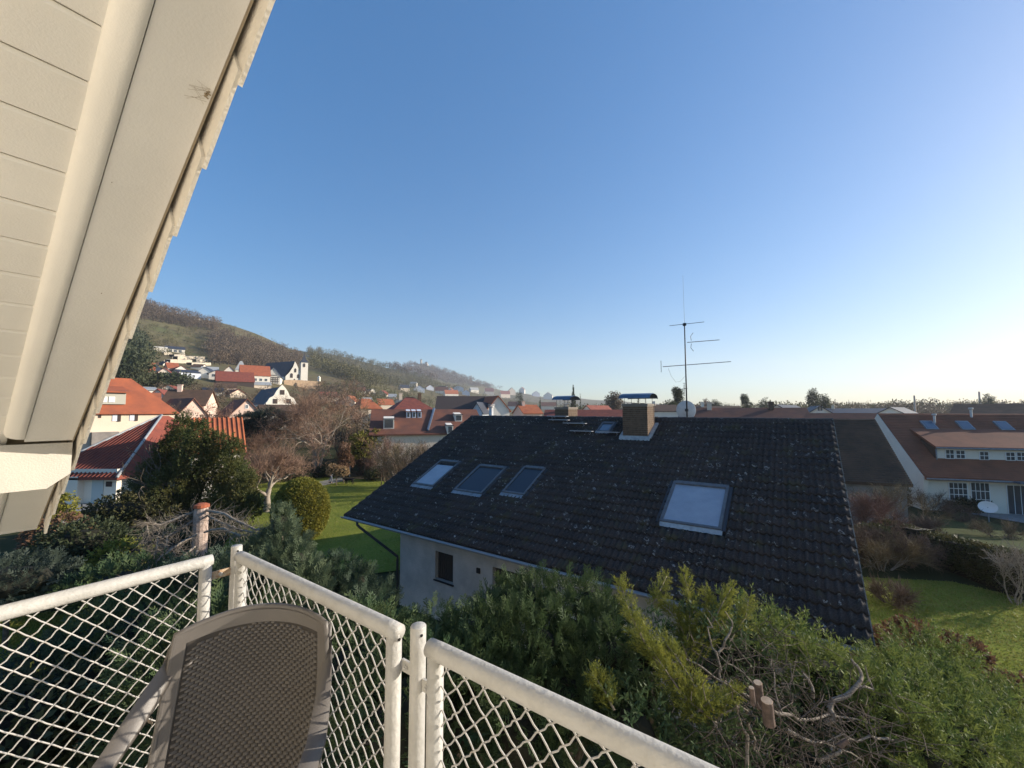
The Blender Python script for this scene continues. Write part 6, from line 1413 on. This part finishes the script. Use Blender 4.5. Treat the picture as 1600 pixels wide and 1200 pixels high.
# ---- left: pillar with wisteria arms, pots, bird house, steps
pp=at(315,790,15); gz=tz(pp.x,pp.y)
pl=thing('garden_pillar','pale round masonry pillar with red cap carrying bare vine arms','pillar',(pp.x,pp.y,gz))
mb=MB(); mb.tube([(pp.x,pp.y,gz-.1),(pp.x,pp.y,pp.z-.25),(pp.x,pp.y,pp.z-.05)],[.24,.23,.20],14); mb.obj('shaft',mat('pillar_plaster',(.50,.40,.34),.9,col2=(.34,.25,.2),scale=7,bump=.4,bscale=20),pl,smooth=False)
mb=MB(); mb.tube([(pp.x,pp.y,pp.z-.06),(pp.x,pp.y,pp.z+.04),(pp.x,pp.y,pp.z+.09)],[.25,.24,.12],14); mb.obj('cap',M['clay_bright'],pl)
vn=thing('bare_vine','bare pale vine arms sagging left and right from the red capped pillar','vine',(pp.x+.3,pp.y,gz))
vb=[]; vcount=[]
def vpath(P,Y0,Y1,r,sub=3):
    pts=[at(x,y,Y0+(Y1-Y0)*i/(len(P)-1)) for i,(x,y) in enumerate(P)]
    for i in range(len(pts)-1):
        for k in range(sub):
            a=pts[i].lerp(pts[i+1],k/sub)+Vector(rng.normal(size=3)*.015); b=pts[i].lerp(pts[i+1],(k+1)/sub); vb.append((np.array(a),np.array(b),r*(1-.12*i),r*(1-.12*(i+1)),2))
for P,Y0,Y1,r in (([(308,798),(280,808),(252,820),(229,818)],15,14,.05),([(245,820),(238,840),(230,860),(216,872)],14.4,14,.03),([(230,819),(232,835),(226,850)],14,14,.03),([(308,808),(285,825),(262,838)],15,14.2,.035),([(322,797),(350,803),(380,818),(400,828),(420,826)],15,13,.05),([(322,805),(345,815),(372,828),(398,832)],15,13,.035),([(308,835),(280,850),(255,868),(230,890),(205,905)],14.5,12,.045),([(305,855),(270,880),(240,905),(225,925)],14,11,.04),([(320,830),(350,826),(376,838)],14.5,13,.035),([(262,838),(258,860),(250,890)],14.2,13,.025),([(250,820),(246,845),(242,870),(235,905)],14.4,13,.022),([(310,860),(290,890),(280,925)],13.5,11,.03)):
    vpath(P,Y0,Y1,r); vcount.append((len(P)-1)*3)

k0=0
for c_ in vcount: V1,F1=segmesh(vb[k0:k0+c_],6); fastmesh('arm',V1,F1,M['bark_pale'],vn); k0+=c_
tw=twigs_along(vb,1500,.6,.006,up=-.1,spread=1.1); V2,F2=segmesh(tw,3); fastmesh('twigs',V2,F2,M['deadwood'],vn)
for j,(px,py,Y) in enumerate(((229,819,14),(226,850,14),(205,905,12),(225,925,11),(280,925,11),(400,832,13),(420,826,13),(376,838,13))):
    pass
# support posts for the vine ends
b=gb(166,862); pt=thing('terracotta_pot','small terracotta pot glowing in a patch of sun beside the bed','pot',b)
mb=MB(); mb.tube([b,b+UP*.05,b+UP*.42,b+UP*.44,b+UP*.5],[.12,.15,.21,.25,.25],14); mb.obj('pot',M['clay'],pt)
b=gb(47,915); bh_=thing('bird_house','little bird house with red pitched roof and blue box on a post','bird house',b)
mb=MB(); mb.tube([b,b+UP*1.0],.03,6); mb.obj('post',M['bark'],bh_)
mb=MB(); mb.box(b+Vector((-.13,-.12,1.0)),(.26,0,0),(0,.24,0),(0,0,.26)); mb.obj('box',mat('blue_paint',(.10,.18,.34),.7),bh_)
mb=MB(); z=b.z+1.26; 
for s_ in (-1,1): mb.hexa([(b.x,b.y-.18,z+.16),(b.x,b.y+.18,z+.16),(b.x+s_*.2,b.y+.18,z-.03),(b.x+s_*.2,b.y-.18,z-.03),(b.x,b.y-.18,z+.18),(b.x,b.y+.18,z+.18),(b.x+s_*.2,b.y+.18,z-.01),(b.x+s_*.2,b.y-.18,z-.01)])
mb.obj('roof',M['redtile'],bh_)
mb=MB()
st=gb(96,842); sdir=(gb(88,800)-st); sdir.z=0; sdir.normalize(); sside=Vector((sdir.y,-sdir.x,0))
stp=thing('garden_steps','pale stone garden steps in front of the bungalow, partly sunlit','steps',st)
for k_ in range(5):
    mb=MB(); mb.box(st+sdir*(k_*.42)-sside*.8+UP*(-.15),sside*1.7,sdir*.40,UP*(.16+.13*(k_+1))); mb.obj('step',M['path'],stp)
# dark evergreens of the own garden below the balcony, seen over and through the left mesh
GL=[('dark bush under the yew, left of the pillar',(250,850),17,(1.5,1.1,.6),400,'ever',P_LEAF,(.15,.3)),
('brown green clipped shrub in front of the bungalow wall',(205,800),22,(2.4,1.2,1.0),700,'hedge',P_LEAF,(.12,.24)),
('brown leafless border shrub left of the bungalow steps',(90,835),17,(1.3,1.0,.8),350,'dryleaf',P_LEAF,(.10,.2)),
('bright green bush just below the end of the cream overhang',(84,800),19,(.8,.8,.9),300,'topiary',P_LEAF,(.12,.22)),
('round dark bush below the bungalow steps',(130,850),15,(1.5,1.1,.9),650,'ever',P_LEAF,(.10,.2)),
('dark spreading bush above the middle of the left railing panel',(200,915),12.5,(1.6,1.2,.65),600,'darkcyp',P_CYPL,(.25,.5)),
('dark juniper above the left end of the left railing panel',(60,900),14,(1.6,1.1,.6),550,'tealcyp',P_CYPL,(.25,.5)),
('olive bush catching a patch of sun right of the terracotta pot',(190,872),14.5,(1.0,.8,.6),300,'gold',P_LEAF,(.10,.2)),
('low grey heather mound at the far left above the railing',(15,910),12,(1.6,1.2,.7),500,'cedar',P_CYPL,(.2,.4)),
('low dark shrub behind the lower left mesh',(240,1000),8.5,(1.6,1.0,.9),600,'darkcyp',P_CYPL,(.25,.45)),
('dark shrub seen through the middle of the left mesh',(120,1080),7.6,(1.8,1.1,.8),650,'tealcyp',P_CYPL,(.25,.45)),
('dark shrub seen through the lower left corner of the mesh',(30,1150),6.8,(1.5,1.0,.8),500,'ever',P_LEAF,(.12,.25)),
('dark conifer behind the corner post of the railing',(330,945),9.5,(1.4,1.1,1.0),700,'tealcyp',P_CYP,(.3,.5)),
('large dark conifer filling the space behind the chair',(350,1060),7.0,(1.5,1.2,1.2),900,'darkcyp',P_CYP,(.3,.5)),
('tall dark conifer seen through the mesh right of the chair',(560,1080),5.6,(1.0,.9,.9),700,'darkcyp',P_CYP,(.25,.42)),
('dark conifer behind the two front railing posts',(660,1130),4.6,(.9,.8,.75),600,'darkcyp',P_CYP,(.22,.38))]
for (lab,(px,py),Y,rad,n,m,pr,sz) in GL:
    c=at(px,py,Y); bush(lab,tuple(c),rad,n,pr,M[m],sz,name='shrub' if 'conifer' not in lab else 'conifer',cat='shrub' if 'conifer' not in lab else 'conifer',stem=True)

# ================================================================ CONIFERS IN FRONT OF THE RAILING
def conifer(label,lobes,protos,m,size,dens=120,name='cypress',up=.7,jit=.35,inner=True,trunk=None,shell=.5,cat='conifer'):
    parts=[]
    for (px,py,Y,r,*q_) in lobes:
        rz=q_[0] if q_ else r*1.1; parts.append((cc(px,py,Y),(r,r,rz),int(dens*(r/.35)**2)))
    c=Vector(parts[len(parts)//2][0]); g_=tz(c.x,c.y); t=plant(name,label,cat,(c.x,c.y,g_))
    foliage('foliage',parts,protos,m,size,up=up,jit=jit,parent=t,shell=shell)
    if inner:
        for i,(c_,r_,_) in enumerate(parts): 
            if i%2==0: blob(t,'shade_core',c_,r_,M['innershade'],.6,i)
    B_=Branches()
    for (c_,r_,_) in parts[::2]:
        a=np.array([c.x,c.y,g_]); b_=np.array(c_); mid=(a*.45+b_*.55)+rng.normal(size=3)*.15; mid[2]=(a[2]*.4+b_[2]*.6)-.2
        B_.seg.append((a,mid,.07,.05,0)); B_.seg.append((mid,b_,.05,.015,0))
    V,F=segmesh(B_.seg,6); fastmesh('trunk',V,F,M['bark'],t); return t
conifer('blue grey cypress plume rising in front of the topiary bush',[(440,822,9,.26,.42),(452,850,8.8,.33),(425,862,8.8,.35),(398,880,8.6,.36),(462,885,8.4,.4),(430,900,8.2,.45),(395,915,8,.4),(470,925,7.8,.45)],P_CYP,M['bluecyp'],(.2,.34),110)
conifer('teal dark cypress between the blue grey cypress and the white wall',[(510,900,9,.30),(537,893,9.2,.28),(560,915,9,.32),(525,935,8.5,.36),(575,950,8.5,.34),(598,935,9,.25),(490,925,8.6,.32),(560,975,7.8,.42)],P_CYP,M['tealcyp'],(.22,.36),100)
conifer('low yellow tipped cypress in front of the white wall of the dark roofed house',[(650,978,6.6,.2),(685,968,6.7,.18),(640,1005,6.2,.24),(690,995,6.2,.22),(722,1000,5.9,.22),(668,1030,5.8,.28)],P_CYP,M['darkcyp'],(.17,.3),110)
conifer('large dark green cypress hiding the middle of the white wall',[(800,937,6.0,.26),(765,957,6.0,.24),(835,937,5.9,.28),(880,940,5.9,.28),(925,944,5.8,.27),(945,967,5.6,.24),(775,992,5.6,.34),(830,987,5.5,.38),(885,997,5.4,.38),(935,1003,5.2,.32),(745,1000,5.3,.34),(795,1010,5.1,.4),(850,1020,5.0,.42),(905,1040,4.9,.38),(715,1030,5.2,.3),(700,1060,4.9,.36),(760,1065,4.7,.42),(820,1085,4.6,.44),(885,1100,4.5,.42),(945,1090,4.5,.34),(960,1030,4.8,.3),(740,1120,4.3,.42),(820,1150,4.2,.42),(900,1160,4.2,.4)],P_CYP,M['greencyp'],(.17,.30),115)
conifer('dark low cypress under the golden sprays',[(1000,1080,4.6,.34),(1050,1150,4.3,.36),(990,1150,4.1,.34),(1110,1180,4.2,.34),(1010,1020,5.0,.3),(1100,1010,5.2,.34),(1150,1030,5.3,.34),(1180,1150,5.0,.4),(1250,1130,5.3,.4),(1310,1120,5.5,.38),(1240,1200,4.7,.42),(1330,1200,4.8,.36),(1160,1215,4.4,.4)],P_YEW,M['darkcyp'],(.18,.3),110)
# golden plumes: feathery shoots along explicit stems
def plume(t,P,Y0,Y1,wid,n,m,size=(.14,.24),stem=.012):
    pts=[at(x,y,Y0+(Y1-Y0)*i/(len(P)-1)) for i,(x,y) in enumerate(P)]; A_=np.array([tuple(p) for p in pts]); 
    u=rng.random(n)**.9*(len(P)-1); i=np.minimum(u.astype(int),len(P)-2); f=(u-i)[:,None]; c=A_[i]*(1-f)+A_[i+1]*f; d=nrm(A_[i+1]-A_[i]); w=wid*(1.0-.75*u/(len(P)-1))[:,None]
    o=rng.normal(size=(n,3)); o-=d*np.sum(o*d,1)[:,None]; o=nrm(o); D=nrm(d*.9+o*.75+np.array([0,0,.12])); V,F=scatter(P_NDL+P_SPR[:1],c+o*w*.25*rng.random((n,1)),D,rng.uniform(*size,n)*(1-.4*(u/(len(P)-1)))); fastmesh('spray',V,F,m,t)
    mb=MB(); mb.tube(pts,[stem*(1-.7*k/(len(pts)-1)) for k in range(len(pts))],6); mb.obj('stem',M['deadwood'],t,smooth=True)
p=at(1060,1100,4.3); gt=thing('golden_yew','yew with bright golden green upright sprays in front of the dark roof','conifer',(p.x,p.y,0))
for P,Y0,Y1,w,n in (([(1035,1050),(1005,1000),(985,960),(968,908)],4.4,4.7,.3,150),([(1120,1130),(1070,1090),(1035,1040),(1015,1010)],4.0,4.4,.36,170),([(1100,1120),(1080,1060),(1052,1020),(1035,1000)],4.1,4.6,.34,150),([(1080,1120),(1110,1095),(1150,1080)],4.0,4.2,.3,100),([(1070,1040),(1075,990),(1080,940),(1068,895)],4.8,5.4,.3,150),([(1080,1030),(1110,980),(1130,940),(1143,918)],4.9,5.3,.3,140),([(1075,1000),(1055,965),(1030,930)],5,5.3,.26,90),([(1090,1000),(1120,960),(1100,925)],5,5.3,.3,110),([(960,1110),(945,1080),(925,1052)],4.0,4.2,.26,80),([(1010,960),(1030,925),(1042,900)],5.2,5.6,.2,60),([(1130,1010),(1165,965),(1170,935)],5.2,5.5,.25,80)):
    plume(gt,P,Y0,Y1,w,n,M['gold'])
# spruce mass at the right
SL_=[]
r7=np.random.default_rng(21)
for (px,py,Y,r) in ((1165,985,5.9,.28),(1200,1000,6.0,.28),(1240,1015,6.0,.28),(1280,1040,6.1,.28),(1320,1062,6.1,.28),(1360,1075,6.2,.28),(1400,1062,6.4,.32),(1440,1025,6.8,.34),(1480,1045,6.8,.36),(1520,1080,6.5,.36),(1560,1110,6.3,.36),(1600,1140,6.2,.4),(1180,1030,5.6,.34),(1230,1050,5.5,.34),(1290,1060,5.5,.36),(1350,1100,5.5,.36),(1410,1085,5.6,.4),(1460,1090,5.8,.4),(1510,1125,5.7,.4),(1560,1160,5.5,.42),(1380,1120,5.1,.4),(1440,1140,5.1,.42),(1500,1170,5.0,.42),(1400,1180,4.7,.4),(1340,1130,5.0,.32),(1560,1210,4.9,.4),(1460,1210,4.6,.4)): SL_.append((px,py,Y,r))
conifer('broad fresh green spruce filling the bottom right corner below the lawn',SL_,P_NDL+P_SPR[:1],M['spruce'],(.20,.36),105,name='spruce',up=.45,jit=.45)
for i,(px,py,Y,lab) in enumerate(((1425,995,8.2,'reddish dry leaved bush at the lawn edge above the spruce'),(1370,1010,7.6,'small brown dry bush touching the corner of the dark roof'),(1500,1020,8.2,'brown dry bush on the lawn right of the reddish one'),(1585,1085,7.2,'small rusty bush near the right picture edge'))):
    c=at(px,py,Y); bush(lab,tuple(c),(.42,.4,.3),260,P_LEAF,M['dryleaf'],(.06,.12),name='dry_bush',dark=False)
M['greytwig']=mat('grey_dead_twigs',(.12,.095,.075),.95,col2=(.06,.048,.038),scale=3)
# felled tangle of grey branches with sawn stump ends
p=at(1190,1120,4.6); tg=thing('dead_branches','tangle of grey dead branches and twigs with pale sawn stubs among the conifers','dead branches',(p.x,p.y,0))
B_=Branches(); keep=rng; rng=np.random.default_rng(3); random.seed(3)
def dead(P,Y0,Y1,r,sub=3,w=.02):
    pts=[at(x,y,Y0+(Y1-Y0)*i/(len(P)-1)) for i,(x,y) in enumerate(P)]; n_=len(pts)-1
    for i in range(n_):
        prev=np.array(pts[i]) if i==0 else B_.seg[-1][1]
        for k in range(sub):
            b=np.array(pts[i].lerp(pts[i+1],(k+1)/sub))+rng.normal(size=3)*w*(k<sub-1); t0=(i+k/sub)/n_;t1=(i+(k+1)/sub)/n_; B_.seg.append((prev,b,r*(1-.65*t0),r*(1-.65*t1),1)); prev=b
DP=(([(1290,1130),(1300,1095),(1340,1070),(1345,1050),(1330,1030)],4.6,4.9,.032),([(1340,1070),(1365,1078),(1352,1040)],4.8,4.9,.018),([(1215,1115),(1150,1075),(1100,1045),(1050,1020),(1010,985)],4.3,4.6,.016),([(1125,1060),(1122,1030),(1110,1000),(1105,965)],4.5,4.7,.014),([(1122,1020),(1140,990),(1145,975),(1133,955)],4.5,4.7,.013),([(1165,1215),(1168,1150),(1150,1100),(1165,1115)],3.9,4.2,.02),([(1168,1130),(1178,1170),(1200,1210)],4,4.1,.012),([(1130,1110),(1128,1075),(1142,1062),(1145,1080)],4.2,4.3,.012),([(1280,1190),(1320,1160),(1330,1155)],4.2,4.4,.02),([(1270,1090),(1262,1060),(1255,1050)],4.8,4.9,.02),([(1215,1115),(1260,1125),(1310,1120),(1380,1135)],4.3,4.8,.018),([(1155,1105),(1120,1130),(1090,1170)],4.1,4.0,.012),([(1230,1140),(1290,1160),(1350,1190)],4.2,4.3,.015),([(1400,1160),(1360,1150),(1290,1160)],4.5,4.3,.015),([(1060,1040),(1040,1030),(1020,1045)],4.4,4.4,.01),([(1200,1110),(1160,1050),(1120,1020)],4.4,4.7,.012),([(1225,1120),(1210,1060),(1205,1030)],4.4,4.8,.012))
for P,a,b_,r in DP: dead(P,a,b_,r)
main=list(B_.seg); 
k0=0; cnt=[(len(P)-1)*3 for P,_,_,_ in DP]
for c_ in cnt: V,F=segmesh(main[k0:k0+c_],7); fastmesh('branch',V,F,M['deadwood'],tg,smooth=True); k0+=c_
tw=[]
for (px,py,Y,nn,sx,sy) in ((1180,1080,4.5,420,110,60),(1120,1050,4.6,200,70,50),(1240,1150,4.2,480,110,50),(1320,1130,4.6,300,80,50),(1130,1150,4.1,220,70,50),(1300,1190,4.1,300,110,30),(1200,1010,5.0,150,60,40)):
    for k_ in range(int(nn*.38)):
        c=np.array(at(px+rng.normal()*sx*.6,py+rng.normal()*sy*.6,Y+rng.normal()*.25)); d=rng.normal(size=3)*np.array([1,1,.55]); d/=np.linalg.norm(d); L_=rng.uniform(.12,.45)
        m_=c+d*L_*.5+rng.normal(size=3)*.03; e=m_+(d+rng.normal(size=3)*.3)*L_*.5; tw.append((c,m_,.0045,.0035,0)); tw.append((m_,e,.0035,.002,0))
V,F=segmesh(tw,3); fastmesh('twigs',V,F,M['greytwig'],tg); rng=keep
for i,(px,py,Y,L_,r_,lab) in enumerate(((1184,1066,4.0,.24,.037,None),(1198,1094,3.85,.22,.048,None),(1174,1074,3.85,.16,.022,None),(1325,1157,3.9,.10,.02,None))):
    c=at(px,py,Y); d=Vector((-.12,-.10,1)).normalized() if i<3 else Vector((.8,0,.5)).normalized(); mb=MB(); mb.tube([c-d*L_,c-d*.004],[r_*1.08,r_],12,cap=False); s_=mb.obj('sawn_stub',M['bark_red'] if 'bark_red' in M else M['bark_pale'],tg,smooth=True); mb=MB(); mb.tube([c-d*.004,c],[r_,r_*.97],12); mb.obj('cut_face',M['cutwood'],s_)

# ================================================================ PERSON AND DOG ON THE FAR LAWN
def skin_fig(name,verts,edges,rads,m,parent,root=0):
    me=bpy.data.meshes.new(name); me.from_pydata([tuple(v) for v in verts],edges,[]); me.materials.append(m); o=link(name,me,parent)
    sk=o.modifiers.new('skin','SKIN'); 
    for i,r_ in enumerate(rads): me.skin_vertices[0].data[i].radius=(r_,r_) if not isinstance(r_,tuple) else r_
    me.skin_vertices[0].data[root].use_root=True
    ss=o.modifiers.new('sub','SUBSURF'); ss.levels=1; ss.render_levels=2; sk.use_smooth_shade=True; return o
def skinmesh(name,verts,edges,rads,m,parent,root=0):
    me=bpy.data.meshes.new(name); me.from_pydata([tuple(v) for v in verts],edges,[]); o=bpy.data.objects.new(name,me); COL.objects.link(o)
    o.modifiers.new('skin','SKIN')
    if not me.skin_vertices: 
        bpy.context.view_layer.objects.active=o
    for i,r_ in enumerate(rads): me.skin_vertices[0].data[i].radius=(r_,r_) if not isinstance(r_,tuple) else r_
    me.skin_vertices[0].data[root].use_root=True
    o.modifiers.new('sub','SUBSURF').levels=2
    dg=bpy.context.evaluated_depsgraph_get(); me2=bpy.data.meshes.new_from_object(o.evaluated_get(dg)); bpy.data.objects.remove(o)
    me2.materials.clear(); me2.materials.append(m); me2.polygons.foreach_set('use_smooth',[True]*len(me2.polygons)); return link(name,me2,parent)
b=gb(517,755); pr=thing('person','person in dark jacket and grey trousers walking across the lawn towards the dog','person',b)
M['skin']=mat('skin',(.55,.36,.27),.6); M['jacket']=mat('dark_jacket',(.03,.03,.04),.9); M['jeans']=mat('grey_trousers',(.14,.16,.20),.9); M['hair']=mat('brown_hair',(.07,.045,.03),.8); M['fur']=mat('black_fur',(.012,.011,.011),.8)
def V3(x,y,z): return (b.x+x,b.y+y,b.z+z)
# walking towards +x; body continuous
vs=[V3(0,0,.93),V3(.01,0,1.15),V3(.02,0,1.36),V3(.03,0,1.47),V3(.04,0,1.58),V3(.05,0,1.70), V3(.0,-.09,.88),V3(.12,-.10,.50),V3(.08,-.10,.09),V3(.19,-.10,.03), V3(0,.09,.88),V3(-.08,.10,.50),V3(-.26,.10,.14),V3(-.17,.10,.04),
    V3(.02,-.18,1.38),V3(-.05,-.22,1.12),V3(.04,-.23,.90),V3(.07,-.23,.80), V3(.02,.18,1.38),V3(.10,.22,1.12),V3(.22,.21,.93),V3(.27,.20,.86)]
es=[(0,1),(1,2),(2,3),(3,4),(4,5),(0,6),(6,7),(7,8),(8,9),(0,10),(10,11),(11,12),(12,13),(2,14),(14,15),(15,16),(16,17),(2,18),(18,19),(19,20),(20,21)]
rd=[(.14,.11),(.13,.11),(.15,.12),.06,.085,.08,.09,.065,.045,.04,.09,.065,.045,.04,.06,.045,.035,.03,.06,.045,.035,.03]
skinmesh('body',vs,es,rd,M['skin'],pr)
skinmesh('jacket',[V3(0,0,.86),V3(.01,0,1.15),V3(.02,0,1.37),V3(.03,0,1.45),V3(.02,-.18,1.38),V3(-.05,-.22,1.12),V3(.03,-.23,.92),V3(.02,.18,1.38),V3(.10,.22,1.12),V3(.21,.21,.95)],[(0,1),(1,2),(2,3),(2,4),(4,5),(5,6),(2,7),(7,8),(8,9)],[(.17,.14),(.155,.135),(.17,.14),.075,.075,.06,.05,.075,.06,.05],M['jacket'],pr)
skinmesh('trousers',[V3(0,0,.90),V3(0,-.09,.85),V3(.12,-.10,.50),V3(.08,-.10,.12),V3(0,.09,.85),V3(-.08,.10,.50),V3(-.25,.10,.17)],[(0,1),(1,2),(2,3),(0,4),(4,5),(5,6)],[(.15,.12),.10,.08,.062,.10,.08,.062],M['jeans'],pr)
skinmesh('hair',[V3(.03,0,1.66),V3(.03,0,1.73)],[(0,1)],[.095,.085],M['hair'],pr)
for s_ in (-1,1):
    mb=MB(); q_=[V3(.05,-.10,.0),V3(-.2,.10,.06)][0 if s_<0 else 1]; mb.box(Vector(q_)-Vector((.06,.045,0)),(.27,0,0),(0,.09,0),(0,0,.08)); mb.obj('shoe',M['jacket'],pr)
b=gb(546,757); dgo=thing('dog','black dog standing on the lawn with lowered head, right of the walking person','dog',b)
def D_(x,y,z): return (b.x+x,b.y+y,b.z+z)
vs=[D_(0,0,.50),D_(-.22,0,.50),D_(-.38,0,.50),D_(-.50,0,.56),D_(-.60,0,.60),D_(-.72,0,.56),D_(.22,0,.52),D_(.34,0,.52),D_(.48,0,.62),D_(.58,0,.74),
 D_(-.34,-.09,.42),D_(-.33,-.09,.24),D_(-.34,-.09,.03),D_(-.34,.09,.42),D_(-.28,.09,.24),D_(-.30,.09,.03),D_(.30,-.09,.42),D_(.22,-.09,.28),D_(.34,-.09,.20),D_(.30,-.09,.03),D_(.30,.09,.42),D_(.28,.09,.28),D_(.40,.09,.20),D_(.37,.09,.03)]
es=[(0,1),(1,2),(2,3),(3,4),(4,5),(0,6),(6,7),(7,8),(8,9),(2,10),(10,11),(11,12),(2,13),(13,14),(14,15),(7,16),(16,17),(17,18),(18,19),(7,20),(20,21),(21,22),(22,23)]
rd=[(.12,.13),(.14,.16),.13,.09,.095,.045,(.11,.12),.12,.035,.02,.06,.04,.032,.06,.04,.032,.075,.05,.035,.03,.075,.05,.035,.03]
skinmesh('body',vs,es,rd,M['fur'],dgo)
for s_ in (-1,1): mb=MB(); e=Vector(D_(-.57,s_*.06,.68)); mb.add([e+Vector((-.03,0,-.03)),e+Vector((.04,0,-.03)),e+Vector((.01,s_*.05,-.10)),e+Vector((.02,0,.05))],[(0,1,2),(0,1,3),(1,2,3),(0,2,3)]); mb.obj('ear',M['fur'],dgo)
